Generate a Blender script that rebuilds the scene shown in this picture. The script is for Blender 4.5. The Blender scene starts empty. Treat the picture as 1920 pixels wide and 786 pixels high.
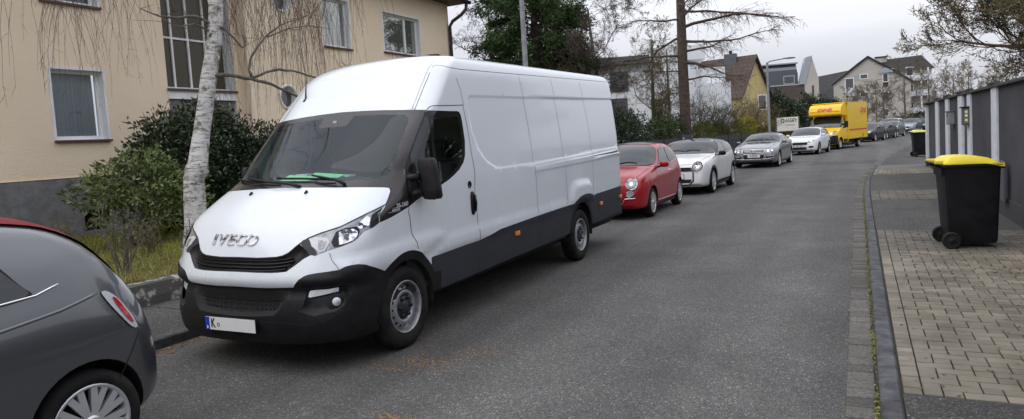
import bpy, bmesh, math, random
import numpy as np
from mathutils import Vector, Matrix, noise
from mathutils.bvhtree import BVHTree
from mathutils.geometry import delaunay_2d_cdt
R = math.radians
SC = bpy.context.scene
COL = SC.collection

# ---------------------------------------------------------------- camera
cam = bpy.data.objects.new('camera', bpy.data.cameras.new('camera')); COL.objects.link(cam); SC.camera = cam
yaw, pit, rol = 0.46795034, 0.07011545, -0.0612486
f0 = Vector((-math.sin(yaw), math.cos(yaw), 0)); r0 = Vector((math.cos(yaw), math.sin(yaw), 0)); u0 = Vector((0, 0, 1))
fw = f0*math.cos(pit)-u0*math.sin(pit); up = u0*math.cos(pit)+f0*math.sin(pit)
rr = r0*math.cos(rol)+up*math.sin(rol); uu = up*math.cos(rol)-r0*math.sin(rol)
M4 = Matrix((( rr.x, uu.x, -fw.x, 0), (rr.y, uu.y, -fw.y, 0), (rr.z, uu.z, -fw.z, 1.67445), (0, 0, 0, 1)))
cam.matrix_world = M4
cam.data.sensor_width = 36; cam.data.lens = 1295.445/1920*36; cam.data.shift_y = -(393-356.76)/1920
cam.data.clip_start = .05; cam.data.clip_end = 2000

# ---------------------------------------------------------------- sky and light (overcast)
w = bpy.data.worlds.new('World'); SC.world = w; w.use_nodes = True
nt = w.node_tree; nt.nodes.clear()
def N(t, k, **kw):
    n = t.nodes.new(k)
    for a, b in kw.items():
        if a in n.inputs: n.inputs[a].default_value = b
        else: setattr(n, a, b)
    return n
SUN_EL, SUN_AZ = 48, 215
sky = N(nt, 'ShaderNodeTexSky', sky_type='NISHITA', sun_disc=False, sun_elevation=R(SUN_EL), sun_rotation=R(SUN_AZ), dust_density=4.0, air_density=1.5, ozone_density=1.5)
hs = N(nt, 'ShaderNodeHueSaturation', Saturation=.22, Value=1.0)
tc = N(nt, 'ShaderNodeTexCoord'); mp = N(nt, 'ShaderNodeMapping'); mp.inputs['Scale'].default_value = (1, 1, 3.2)
cn = N(nt, 'ShaderNodeTexNoise', Scale=1.6, Detail=5, Roughness=.5)
cr = N(nt, 'ShaderNodeValToRGB'); cr.color_ramp.elements[0].position = .35; cr.color_ramp.elements[0].color = (.74, .755, .79, 1)
cr.color_ramp.elements[1].position = .68; cr.color_ramp.elements[1].color = (1.14, 1.14, 1.15, 1)
# cloud deck: even brightness from horizon to zenith, mixed over the clear sky
deck = N(nt, 'ShaderNodeRGB'); deck.outputs[0].default_value = (12.5, 12.7, 13.6, 1)
mixd = N(nt, 'ShaderNodeMixRGB', blend_type='MIX'); mixd.inputs[0].default_value = .86
mul = N(nt, 'ShaderNodeMixRGB', blend_type='MULTIPLY'); mul.inputs[0].default_value = 1
bg = N(nt, 'ShaderNodeBackground', Strength=.105); wo = N(nt, 'ShaderNodeOutputWorld')
L = nt.links.new
L(tc.outputs['Generated'], mp.inputs[0]); L(mp.outputs[0], cn.inputs['Vector']); L(cn.outputs[0], cr.inputs[0])
# overcast sky: the zenith is about three times as bright as the horizon
sx = N(nt, 'ShaderNodeSeparateXYZ'); L(tc.outputs['Generated'], sx.inputs[0]); gr = N(nt, 'ShaderNodeMapRange'); gr.inputs['To Min'].default_value = .34; gr.inputs['To Max'].default_value = 1.0; L(sx.outputs[2], gr.inputs[0])
dm = N(nt, 'ShaderNodeMixRGB', blend_type='MULTIPLY'); dm.inputs[0].default_value = 1; L(deck.outputs[0], dm.inputs[1]); L(gr.outputs[0], dm.inputs[2])
L(sky.outputs[0], hs.inputs['Color']); L(hs.outputs[0], mixd.inputs[1]); L(dm.outputs[0], mixd.inputs[2])
L(mixd.outputs[0], mul.inputs[1]); L(cr.outputs[0], mul.inputs[2]); L(mul.outputs[0], bg.inputs['Color']); L(bg.outputs[0], wo.inputs[0])
sd = bpy.data.lights.new('sun', 'SUN'); sd.energy = .6; sd.angle = R(70); sd.color = (1, .96, .9)
so = bpy.data.objects.new('sun', sd); COL.objects.link(so)
az = R(SUN_AZ); el = R(SUN_EL)
sdir = Vector((math.sin(az)*math.cos(el), math.cos(az)*math.cos(el), math.sin(el)))
so.rotation_euler = sdir.to_track_quat('Z', 'Y').to_euler()
SC.view_settings.view_transform = 'Standard'; SC.view_settings.look = 'None'; SC.view_settings.gamma = 1; SC.view_settings.exposure = .64
SC.render.film_transparent = False
try:
    SC.cycles.max_bounces = 7; SC.cycles.transparent_max_bounces = 16; SC.cycles.use_denoising = True
except Exception: pass

# ---------------------------------------------------------------- materials
def mat(name, col, rough=.7, metal=0., coat=0., spec=.5, n=None, bump=None, tone=None, col2=None, ramp=(.4, .6), em=None, vec='Object', extra=None):
    """n=(scale,detail): mixes col with col2 by noise; bump=(scale,strength,dist); tone: amount read from the 'tone' attribute"""
    m = bpy.data.materials.new(name); m.use_nodes = True; t = m.node_tree; p = t.nodes['Principled BSDF']
    p.inputs['Base Color'].default_value = (*col, 1); p.inputs['Roughness'].default_value = rough; p.inputs['Metallic'].default_value = metal
    p.inputs['Specular IOR Level'].default_value = spec
    p.inputs['Coat Weight'].default_value = coat; p.inputs['Coat Roughness'].default_value = .04
    tcn = N(t, 'ShaderNodeTexCoord'); cur = None
    if n:
        no = N(t, 'ShaderNodeTexNoise', Scale=n[0], Detail=n[1], Roughness=.6); t.links.new(tcn.outputs[vec], no.inputs['Vector'])
        ra = N(t, 'ShaderNodeValToRGB'); ra.color_ramp.elements[0].position = ramp[0]; ra.color_ramp.elements[1].position = ramp[1]
        ra.color_ramp.elements[0].color = (*col, 1); ra.color_ramp.elements[1].color = (*(col2 or col), 1)
        t.links.new(no.outputs[0], ra.inputs[0]); cur = ra.outputs[0]
    if tone:
        at = N(t, 'ShaderNodeAttribute', attribute_name='tone')
        mr = N(t, 'ShaderNodeMapRange'); mr.inputs['To Min'].default_value = 1-tone; mr.inputs['To Max'].default_value = 1+tone
        t.links.new(at.outputs['Fac'], mr.inputs[0])
        mx = N(t, 'ShaderNodeMixRGB', blend_type='MULTIPLY'); mx.inputs[0].default_value = 1
        if cur: t.links.new(cur, mx.inputs[1])
        else: mx.inputs[1].default_value = (*col, 1)
        t.links.new(mr.outputs[0], mx.inputs[2]); cur = mx.outputs[0]
    if cur: t.links.new(cur, p.inputs['Base Color'])
    if bump:
        bn = N(t, 'ShaderNodeTexNoise', Scale=bump[0], Detail=4, Roughness=.6); t.links.new(tcn.outputs[vec], bn.inputs['Vector'])
        bb = N(t, 'ShaderNodeBump', Strength=bump[1], Distance=bump[2]); t.links.new(bn.outputs[0], bb.inputs['Height']); t.links.new(bb.outputs[0], p.inputs['Normal'])
    if em:
        p.inputs['Emission Color'].default_value = (*em[0], 1); p.inputs['Emission Strength'].default_value = em[1]
    if extra: extra(t, p, tcn)
    return m
def glass(name, tint, refl=.09, rough=.01, sky_haze=None, rk=1.3):
    m = bpy.data.materials.new(name); m.use_nodes = True; t = m.node_tree; t.nodes.clear()
    tr = N(t, 'ShaderNodeBsdfTransparent'); tr.inputs[0].default_value = (*tint, 1)
    gl = N(t, 'ShaderNodeBsdfGlossy', Roughness=rough); gl.inputs[0].default_value = (.95, .97, 1, 1)
    fr = N(t, 'ShaderNodeFresnel', IOR=1.52); ad = N(t, 'ShaderNodeMath', operation='MULTIPLY_ADD'); ad.inputs[1].default_value = rk; ad.inputs[2].default_value = refl
    mx = N(t, 'ShaderNodeMixShader'); o = N(t, 'ShaderNodeOutputMaterial')
    t.links.new(fr.outputs[0], ad.inputs[0]); t.links.new(ad.outputs[0], mx.inputs[0]); t.links.new(tr.outputs[0], mx.inputs[1]); t.links.new(gl.outputs[0], mx.inputs[2])
    out = mx
    if sky_haze:
        df = N(t, 'ShaderNodeBsdfDiffuse'); df.inputs[0].default_value = (*sky_haze[0], 1); m2 = N(t, 'ShaderNodeMixShader'); m2.inputs[0].default_value = sky_haze[1]  # flat colour mixed in, standing for grey sky mirrored in the glass
        t.links.new(mx.outputs[0], m2.inputs[1]); t.links.new(df.outputs[0], m2.inputs[2]); out = m2
    t.links.new(out.outputs[0], o.inputs[0]); return m
MT = {}
def film_extra(t, p, tcn):
    # thin road film: stronger low on the body, streaked by rain
    mp_ = N(t, 'ShaderNodeMapping'); mp_.inputs['Scale'].default_value = (5, 5, .9); t.links.new(tcn.outputs['Object'], mp_.inputs[0]); n = N(t, 'ShaderNodeTexNoise', Scale=2.2, Detail=8, Roughness=.65); t.links.new(mp_.outputs[0], n.inputs['Vector'])
    sx_ = N(t, 'ShaderNodeSeparateXYZ'); t.links.new(tcn.outputs['Object'], sx_.inputs[0]); mr = N(t, 'ShaderNodeMapRange'); mr.inputs['From Min'].default_value = .5; mr.inputs['From Max'].default_value = 1.7; mr.inputs['To Min'].default_value = .38; mr.inputs['To Max'].default_value = .03; t.links.new(sx_.outputs[2], mr.inputs[0])
    r = N(t, 'ShaderNodeMapRange'); r.inputs['From Min'].default_value = .38; r.inputs['From Max'].default_value = .75; t.links.new(n.outputs[0], r.inputs[0]); m_ = N(t, 'ShaderNodeMath', operation='MULTIPLY'); t.links.new(r.outputs[0], m_.inputs[0]); t.links.new(mr.outputs[0], m_.inputs[1])
    mx = N(t, 'ShaderNodeMixRGB'); mx.inputs[1].default_value = (.66, .695, .73, 1); mx.inputs[2].default_value = (.56, .58, .60, 1); t.links.new(m_.outputs[0], mx.inputs[0]); t.links.new(mx.outputs[0], p.inputs['Base Color'])
    ro = N(t, 'ShaderNodeMapRange'); ro.inputs['To Min'].default_value = .22; ro.inputs['To Max'].default_value = .55; t.links.new(m_.outputs[0], ro.inputs[0]); t.links.new(ro.outputs[0], p.inputs['Roughness'])
MT['white_paint'] = mat('white_paint', (.64, .685, .73), .38, coat=.4, extra=film_extra)
MT['black_plastic'] = mat('black_plastic', (.006, .006, .007), .5, spec=.28, n=(9, 4), col2=(.011, .011, .012), bump=(300, .15, .002))
MT['black_gloss'] = mat('black_gloss', (.010, .010, .011), .18, spec=.25)
MT['frit'] = mat('frit', (.022, .019, .020), .2, spec=.5)
MT['cladding'] = mat('cladding', (.034, .036, .043), .55, spec=.3, n=(3, 5), col2=(.028, .030, .036), bump=(250, .1, .002))
MT['rubber'] = mat('rubber', (.007, .007, .008), .8, spec=.25, n=(6, 4), col2=(.018, .017, .016))
MT['steel_rim'] = mat('steel_rim', (.34, .35, .37), .42, .5, n=(20, 4), col2=(.16, .15, .14), ramp=(.45, .75))
MT['alloy'] = mat('alloy', (.66, .67, .69), .32, .7)
MT['alloy_dark'] = mat('alloy_dark', (.05, .05, .055), .35, .5)
MT['chrome'] = mat('chrome', (.85, .86, .88), .06, 1.)
MT['dark'] = mat('dark', (.008, .008, .009), .8)
MT['seat'] = mat('seat', (.03, .032, .038), .9)
MT['bulkhead'] = mat('bulkhead', (.13, .15, .165), .7)
def facet_glints_extra(t, p, tcn):
    v = N(t, 'ShaderNodeTexVoronoi', Scale=34); t.links.new(tcn.outputs['Object'], v.inputs['Vector']); r = N(t, 'ShaderNodeValToRGB'); r.color_ramp.elements[0].color = (.06, .065, .07, 1); r.color_ramp.elements[1].color = (.9, .92, .95, 1); r.color_ramp.elements[0].position = .25; r.color_ramp.elements[1].position = .6; t.links.new(v.outputs['Color'], r.inputs[0]); t.links.new(r.outputs[0], p.inputs['Base Color'])  # light and dark cells painted in for the glints of a faceted reflector
MT['facets_painted_glints'] = mat('facets_painted_glints', (.6, .6, .6), .22, .7, extra=facet_glints_extra)
MT['amber'] = mat('amber', (.75, .22, .02), .2, coat=1)
MT['red_lens'] = mat('red_lens', (.45, .015, .03), .12, coat=1)
MT['clear_lens'] = mat('clear_lens', (.52, .54, .57), .15, coat=.6)
MT['lens'] = mat('lens', (.13, .14, .155), .12, .2, coat=1, n=(16, 3), col2=(.26, .27, .29))
MT['reflector'] = mat('reflector', (.62, .64, .68), .28, .9)
MT['chrome_painted_glints'] = mat('chrome_painted_glints', (.10, .10, .11), .2, .7, n=(16, 2), col2=(.85, .85, .87), ramp=(.40,.56))  # bright and dark reflections are mottled into the base colour
MT['windscreen'] = glass('windscreen', (.74, .88, .81), .0, .01, ((.22, .30, .34), .05), .65)
MT['side_glass'] = glass('side_glass', (.78, .86, .82), .0, rk=1.0)
MT['car_glass'] = mat('car_glass', (.012, .016, .018), .03, spec=.8)
MT['lamp_grey'] = mat('lamp_grey', (.30, .31, .33), .4)
MT['plate_white'] = mat('plate_white', (.8, .8, .8), .4)
MT['plate_blue'] = mat('plate_blue', (.01, .05, .45), .4)
MT['ink'] = mat('ink', (.01, .01, .01), .5)
MT['paper_green'] = mat('paper_green', (.35, .8, .45), .7)
MT['paper'] = mat('paper', (.7, .75, .78), .7)

# ---------------------------------------------------------------- mesh helpers
def link(o, parent=None):
    COL.objects.link(o)
    if parent is not None: o.parent = parent
    return o
def tag(o, label=None, cat=None, group=None, kind=None):
    if label: o['label'] = label
    if cat: o['category'] = cat
    if group: o['group'] = group
    if kind: o['kind'] = kind
    return o
def empty(name, loc=(0, 0, 0), rz=0, label=None, cat=None, group=None):
    o = bpy.data.objects.new(name, None); o.empty_display_size = .2; COL.objects.link(o); o.location = loc; o.rotation_euler = (0, 0, rz)
    return tag(o, label, cat, group)
class MB:
    def __init__(s): s.v = []; s.f = []; s.t = []; s.m = []; s.mi = 0; s.smf = []
    def add(s, vs, fs, tone=None, sm=False):
        k = len(s.v); s.v.extend(vs); s.f.extend([tuple(i+k for i in f) for f in fs])
        s.t.extend([.5 if tone is None else tone]*len(fs)); s.m.extend([s.mi]*len(fs)); s.smf.extend([sm]*len(fs))
    def box(s, x0, x1, y0, y1, z0, z1, tone=None):
        s.add([(x0,y0,z0),(x1,y0,z0),(x1,y1,z0),(x0,y1,z0),(x0,y0,z1),(x1,y0,z1),(x1,y1,z1),(x0,y1,z1)],
              [(0,3,2,1),(4,5,6,7),(0,1,5,4),(1,2,6,5),(2,3,7,6),(3,0,4,7)], tone)
    def tube(s, pts, rad, n=6, cap=True, tone=None, sm=True):
        k = len(pts); P = [Vector(p) for p in pts]; rs = rad if hasattr(rad, '__len__') else [rad]*k
        vs = []; ref = None
        for i in range(k):
            d = (P[min(i+1, k-1)]-P[max(i-1, 0)])
            if d.length < 1e-9: d = Vector((0, 0, 1))
            d.normalize()
            if ref is None: ref = d.orthogonal().normalized()
            ref = (ref-d*ref.dot(d)); 
            if ref.length < 1e-6: ref = d.orthogonal()
            ref.normalize(); b = d.cross(ref)
            for j in range(n):
                a = 2*math.pi*j/n; vs.append(tuple(P[i]+(ref*math.cos(a)+b*math.sin(a))*rs[i]))
        fs = [(i*n+j, i*n+(j+1) % n, (i+1)*n+(j+1) % n, (i+1)*n+j) for i in range(k-1) for j in range(n)]
        if cap: fs += [tuple(range(n-1, -1, -1)), tuple((k-1)*n+j for j in range(n))]
        s.add(vs, fs, tone, sm)
    def lathe(s, prof, org=(0, 0, 0), ax='x', n=32, sm=True, close=False):
        """prof: list of (axial, radius)"""
        vs = []
        for a, r in prof:
            for j in range(n):
                t = 2*math.pi*j/n; c, q = math.cos(t)*r, math.sin(t)*r
                p = {'x': (a, c, q), 'y': (c, a, q), 'z': (c, q, a)}[ax]; vs.append((p[0]+org[0], p[1]+org[1], p[2]+org[2]))
        k = len(prof); fs = [(i*n+j, i*n+(j+1) % n, (i+1)*n+(j+1) % n, (i+1)*n+j) for i in range(k-1) for j in range(n)]
        s.add(vs, fs, None, sm)
    def build(s, name, m=None, parent=None, smooth=None, merge=False, sharp=None):
        me = bpy.data.meshes.new(name); me.from_pydata(s.v, [], s.f)
        if m is not None:
            for q in (m if isinstance(m, (list, tuple)) else [m]): me.materials.append(MT[q] if isinstance(q, str) else q)
        if any(s.m): me.polygons.foreach_set('material_index', s.m)
        if any(t != .5 for t in s.t):
            at = me.attributes.new('tone', 'FLOAT', 'FACE'); at.data.foreach_set('value', s.t)
        me.polygons.foreach_set('use_smooth', [smooth if smooth is not None else q for q in s.smf])
        if merge or sharp is not None:
            b = bmesh.new(); b.from_mesh(me)
            if merge: bmesh.ops.remove_doubles(b, verts=b.verts, dist=1e-5)
            bmesh.ops.recalc_face_normals(b, faces=b.faces)
            if sharp is not None:
                for e in b.edges:
                    if len(e.link_faces) == 2 and e.calc_face_angle(0) > R(sharp): e.smooth = False
            b.to_mesh(me); b.free()
        me.update(); o = bpy.data.objects.new(name, me); return link(o, parent)
def bevel(o, wdt=.01, seg=2, ang=30):
    b = bmesh.new(); b.from_mesh(o.data)
    es = [e for e in b.edges if len(e.link_faces) == 2 and e.calc_face_angle(0) > R(ang)]
    bmesh.ops.bevel(b, geom=es, offset=wdt, segments=seg, affect='EDGES', profile=.6, clamp_overlap=True); b.to_mesh(o.data); b.free(); return o
def prism(poly, axis, a0, a1):
    """polygon (p,q) extruded between a0,a1 along axis -> MB ; axis x: (a,p,q) y:(p,a,q) z:(p,q,a)"""
    mb = MB(); f = {'x': lambda p, q, a: (a, p, q), 'y': lambda p, q, a: (p, a, q), 'z': lambda p, q, a: (p, q, a)}[axis]
    n = len(poly); mb.add([f(p, q, a0) for p, q in poly]+[f(p, q, a1) for p, q in poly],
        [tuple(range(n)), tuple(range(2*n-1, n-1, -1))]+[(i, i+n, (i+1) % n+n, (i+1) % n) for i in range(n)]); return mb
def text(s, size, m, parent=None, name='lettering', ext=.004, shear=0, bold=0., align='CENTER', xs=1.):
    c = bpy.data.curves.new(name, 'FONT'); c.body = s; c.size = size; c.extrude = ext; c.shear = shear; c.offset = bold; c.align_x = align; c.align_y = 'CENTER'
    t = bpy.data.objects.new('t', c); COL.objects.link(t); dg = bpy.context.evaluated_depsgraph_get(); dg.update()
    me = bpy.data.meshes.new_from_object(t.evaluated_get(dg)); COL.objects.unlink(t); bpy.data.objects.remove(t)
    me.name = name; me.materials.clear(); me.materials.append(MT[m]); me.transform(Matrix.Diagonal((xs, 1, 1, 1)))
    o = bpy.data.objects.new(name, me); return link(o, parent)
def orient(o, loc, X, Y):
    """local x->X, local y->Y"""
    X = Vector(X).normalized(); Y = Vector(Y); Y = (Y-X*Y.dot(X)).normalized(); Z = X.cross(Y)
    o.matrix_local = Matrix(((X.x, Y.x, Z.x, loc[0]), (X.y, Y.y, Z.y, loc[1]), (X.z, Y.z, Z.z, loc[2]), (0, 0, 0, 1))); return o
def pch(x, tab):
    t = np.array(tab, float); X, Y = t[:, 0], t[:, 1]; h = np.diff(X); d = np.diff(Y)/h; m = np.zeros(len(X))
    for i in range(1, len(X)-1):
        if d[i-1]*d[i] > 0:
            w1 = 2*h[i]+h[i-1]; w2 = h[i]+2*h[i-1]; m[i] = (w1+w2)/(w1/d[i-1]+w2/d[i])
    m[0] = d[0]; m[-1] = d[-1]; x = np.clip(x, X[0], X[-1]); k = np.clip(np.searchsorted(X, x, side='right')-1, 0, len(X)-2); q = (x-X[k])/h[k]
    return (2*q**3-3*q**2+1)*Y[k]+(q**3-2*q**2+q)*h[k]*m[k]+(-2*q**3+3*q**2)*Y[k+1]+(q**3-q**2)*h[k]*m[k+1]
def inpoly(P, poly):
    P = np.asarray(P, float); x, y = P[:, 0], P[:, 1]; r = np.zeros(len(P), bool); q = np.array(poly, float); j = len(q)-1
    for i in range(len(q)):
        xi, yi = q[i]; xj, yj = q[j]
        if yi != yj: r ^= ((yi > y) != (yj > y)) & (x < (xj-xi)*(y-yi)/(yj-yi)+xi)
        j = i
    return r
def pdist(P, poly, closed=True):
    P = np.asarray(P, float); q = np.array(poly, float); best = np.full(len(P), 1e9)
    for i in range(len(q) if closed else len(q)-1):
        a = q[i]; b = q[(i+1) % len(q)]; d = b-a; l = (d*d).sum()
        t = np.clip(((P-a)@d)/max(l, 1e-12), 0, 1); best = np.minimum(best, np.hypot(*(P-a-t[:, None]*d).T))
    return best
def cdt(xs, ys, loops, eps=1e-5):
    """triangulate grid xs*ys with the edges of all loops -> points array, tris array"""
    X, Y = np.meshgrid(xs, ys, indexing='ij'); G = np.stack([X.ravel(), Y.ravel()], 1)
    step = min(np.diff(xs).min(), np.diff(ys).min())
    keep = np.ones(len(G), bool)
    for l, closed in loops: keep &= pdist(G, l, closed) > step*.22
    edge = (G[:, 0] == xs[0]) | (G[:, 0] == xs[-1]) | (G[:, 1] == ys[0]) | (G[:, 1] == ys[-1]); keep |= edge
    pts = [Vector(p) for p in G[keep]]; ed = []
    for l, closed in loops:
        k = len(pts); pts += [Vector(p) for p in l]; n = len(l)
        ed += [(k+i, k+(i+1) % n) for i in range(n if closed else n-1)]
    r = delaunay_2d_cdt(pts, ed, [], 0, eps)
    return np.array([tuple(v) for v in r[0]]), np.array([f for f in r[2] if len(f) == 3])
def submesh(P3, tris, name, m, parent, smooth=True, mirror=False):
    u, inv = np.unique(tris, return_inverse=True); V = P3[u]; F = inv.reshape(-1, 3)
    if mirror:
        n = len(V); V2 = V*np.array([-1, 1, 1]); F = np.concatenate([F, F[:, ::-1]+n]); V = np.concatenate([V, V2])
    me = bpy.data.meshes.new(name); me.from_pydata(V.tolist(), [], F.tolist()); me.materials.append(MT[m]); 
    if mirror:
        b = bmesh.new(); b.from_mesh(me); bmesh.ops.remove_doubles(b, verts=b.verts, dist=1e-5); b.to_mesh(me); b.free()
    me.polygons.foreach_set('use_smooth', [smooth]*len(me.polygons)); me.update()
    return link(bpy.data.objects.new(name, me), parent)
# ================================================================ ground, road, kerbs, pavements
CT = [(-60,0),(16,0),(20,.05),(24,.22),(28,.5),(32,.85),(38,1.45),(44,2.2),(48,2.75),(54,3.6),(60,4.5),(72,6.3),(86,8.6),(110,13.5),(150,23),(220,42)]
def cx(y): return float(pch(np.array(float(y)), CT))
YS = [-30,-20,-12,-6]+list(np.arange(-3, 50, 1.0))+list(np.arange(52, 150, 4.0))+[160,180,200]
MOSS = (.11,.13,.02)
def asph_extra(scale=1., k=1.):
    def f(t, p, tcn):
        # light aggregate grains in dark binder, patchy wear, fine bump
        v = N(t, 'ShaderNodeTexVoronoi', Scale=150*scale); t.links.new(tcn.outputs['Object'], v.inputs['Vector'])
        r = N(t, 'ShaderNodeValToRGB'); r.color_ramp.elements[0].position = .0; r.color_ramp.elements[0].color = (.026, .025, .024, 1); r.color_ramp.elements[1].position = 1.0; r.color_ramp.elements[1].color = (.44, .42, .385, 1)
        e = r.color_ramp.elements.new(.55); e.color = (.063, .061, .058, 1); e = r.color_ramp.elements.new(.85); e.color = (.132, .128, .12, 1)
        t.links.new(v.outputs['Color'], r.inputs[0])
        n = N(t, 'ShaderNodeTexNoise', Scale=.9, Detail=8, Roughness=.65); t.links.new(tcn.outputs['Object'], n.inputs['Vector'])
        mr = N(t, 'ShaderNodeMapRange'); mr.inputs['From Min'].default_value = .3; mr.inputs['From Max'].default_value = .7; mr.inputs['To Min'].default_value = .74*k; mr.inputs['To Max'].default_value = 1.26*k; t.links.new(n.outputs[0], mr.inputs[0])
        # worn wheel tracks: slow variation stretched along the street, and darker resurfaced patches
        mp_ = N(t, 'ShaderNodeMapping'); mp_.inputs['Scale'].default_value = (1.1, .06, 1); t.links.new(tcn.outputs['Object'], mp_.inputs[0]); n3 = N(t, 'ShaderNodeTexNoise', Scale=1.0, Detail=5); t.links.new(mp_.outputs[0], n3.inputs['Vector'])
        mr3 = N(t, 'ShaderNodeMapRange'); mr3.inputs['From Min'].default_value = .35; mr3.inputs['From Max'].default_value = .65; mr3.inputs['To Min'].default_value = .74; mr3.inputs['To Max'].default_value = 1.24; t.links.new(n3.outputs[0], mr3.inputs[0])
        n4 = N(t, 'ShaderNodeTexNoise', Scale=22, Detail=4, Roughness=.7); t.links.new(tcn.outputs['Object'], n4.inputs['Vector']); mr4 = N(t, 'ShaderNodeMapRange'); mr4.inputs['From Min'].default_value = .3; mr4.inputs['From Max'].default_value = .7; mr4.inputs['To Min'].default_value = .75; mr4.inputs['To Max'].default_value = 1.25; t.links.new(n4.outputs[0], mr4.inputs[0])
        q1 = N(t, 'ShaderNodeMath', operation='MULTIPLY'); t.links.new(mr.outputs[0], q1.inputs[0]); t.links.new(mr3.outputs[0], q1.inputs[1]); q2 = N(t, 'ShaderNodeMath', operation='MULTIPLY'); t.links.new(q1.outputs[0], q2.inputs[0]); t.links.new(mr4.outputs[0], q2.inputs[1])
        m = N(t, 'ShaderNodeMixRGB', blend_type='MULTIPLY'); m.inputs[0].default_value = 1; t.links.new(r.outputs[0], m.inputs[1]); t.links.new(q2.outputs[0], m.inputs[2])
        # sparse pale specks
        v2 = N(t, 'ShaderNodeTexVoronoi', Scale=9); t.links.new(tcn.outputs['Object'], v2.inputs['Vector']); lt = N(t, 'ShaderNodeMath', operation='LESS_THAN'); lt.inputs[1].default_value = .06; t.links.new(v2.outputs['Distance'], lt.inputs[0])
        m2 = N(t, 'ShaderNodeMixRGB'); m2.inputs[2].default_value = (.26, .25, .23, 1); t.links.new(lt.outputs[0], m2.inputs[0]); t.links.new(m.outputs[0], m2.inputs[1]); t.links.new(m2.outputs[0], p.inputs['Base Color'])
        b = N(t, 'ShaderNodeBump', Strength=.55, Distance=.006); t.links.new(v.outputs['Color'], b.inputs['Height']); t.links.new(b.outputs[0], p.inputs['Normal'])
    return f
MT['asphalt'] = mat('asphalt', (.06,.06,.06), .82, extra=asph_extra(1.))
MT['asphalt_dark'] = mat('asphalt_dark', (.05,.05,.05), .92, extra=asph_extra(.75, .72))
MT['slab'] = mat('slab', (.085,.085,.08), .9, n=(170,3), col2=(.15,.145,.135), bump=(200,.5,.003), ramp=(.4,.75))
MT['gutter'] = mat('gutter', (.065,.06,.053), .92, n=(60,6), col2=(.12,.11,.10), tone=.35, bump=(160,.6,.004))
MT['kerb'] = mat('kerb', (.034,.035,.038), .85, n=(9,9), col2=(.082,.082,.086), tone=.22, bump=(220,.4,.003))
MT['paver'] = mat('paver', (.100,.088,.064), .92, n=(1.6,10), col2=(.222,.198,.156), tone=.26, bump=(150,.6,.004), ramp=(.3,.7))
MT['paver_old'] = mat('paver_old', (.065,.062,.048), .92, n=(1.6,10), col2=(.145,.132,.108), tone=.2, bump=(150,.6,.004), ramp=(.3,.7))
MT['joint'] = mat('joint', (.055,.05,.042), 1, n=(3,6), col2=(.08,.085,.04), ramp=(.5,.75))
MT['soil'] = mat('soil', (.035,.028,.018), 1, n=(14,6), col2=(.09,.10,.02), bump=(60,1,.02))
MT['lawn'] = mat('lawn', (.06,.055,.02), 1, n=(2.6,8), col2=(.20,.20,.03), bump=(90,1,.03), ramp=(.35,.65))
MT['concrete_old'] = mat('concrete_old', (.10,.095,.085), .95, n=(5,8), col2=(.42,.41,.38), ramp=(.50,.56), bump=(40,.8,.02))
MT['leaf_litter'] = mat('leaf_litter', (.16,.085,.03), .9, tone=.7)
MT['moss'] = mat('moss', (.20,.20,.06), 1, tone=.6)
MT['ground_far'] = mat('ground_far', (.05,.055,.03), 1, n=(.3,5), col2=(.09,.085,.05))
MT['seed'] = mat('seed', (.30,.16,.065), .9, tone=.5)
mb = MB(); mb.add([(-600,-300,-.06),(600,-300,-.06),(600,900,-.06),(-600,900,-.06)], [(0,1,2,3)]); tag(mb.build('ground', 'ground_far'), kind='structure')
def sheet(name, xa, xb, za, zb, m, ys=YS, skirt=None, tone=False, fa=cx, fb=cx):
    mb = MB(); 
    for i in range(len(ys)-1):
        a, b = ys[i], ys[i+1]; mb.add([(xa+fa(a), a, za), (xb+fb(a), a, zb), (xb+fb(b), b, zb), (xa+fa(b), b, za)], [(0,1,2,3)])
    o = mb.build(name, m, merge=True); return tag(o, kind='structure')
LK = -5.68
sheet('road', LK-.02, -.10, 0, 0, 'asphalt')
sheet('gutter_bed', -.11, .09, -.004, -.004, 'joint'); 
rng = random.Random(5)
def blocks(name, fx0, fx1, y0, y1, ln, z0, z1, m, gap=.006, bev=.004, hole=None):
    mb = MB(); y = y0
    while y < y1:
        l = ln*rng.uniform(.9, 1.1); a, b = y+gap/2, min(y+l, y1)-gap/2; x0a, x1a, x0b, x1b = fx0+cx(a), fx1+cx(a), fx0+cx(b), fx1+cx(b); dz = rng.uniform(-.003, .003); e = bev
        mb.add([(x0a,a,z0),(x1a,a,z0),(x1b,b,z0),(x0b,b,z0),(x0a,a,z1-e+dz),(x1a,a,z1-e+dz),(x1b,b,z1-e+dz),(x0b,b,z1-e+dz),(x0a+e,a+e,z1+dz),(x1a-e,a+e,z1+dz),(x1b-e,b-e,z1+dz),(x0b+e,b-e,z1+dz)],
          [(0,1,5,4),(1,2,6,5),(2,3,7,6),(3,0,4,7),(4,5,9,8),(5,6,10,9),(6,7,11,10),(7,4,8,11),(8,9,10,11)], rng.random()); y += l
    return tag(mb.build(name, m), kind='structure')
blocks('gutter_stones', -.105, .055, -3, 60, .16, -.03, .008, 'gutter', .010)
blocks('kerb_stones', .075, .185, -3, 26.6, 1.0, -.1, .105, 'kerb', .006, .012)
blocks('kerb_stones', .075, .185, 26.6, 140, 1.0, -.1, .045, 'kerb', .006, .012)
blocks('kerb_stones', LK-.14, LK-.01, -3, 140, 1.0, -.1, .095, 'kerb', .006, .012)
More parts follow.
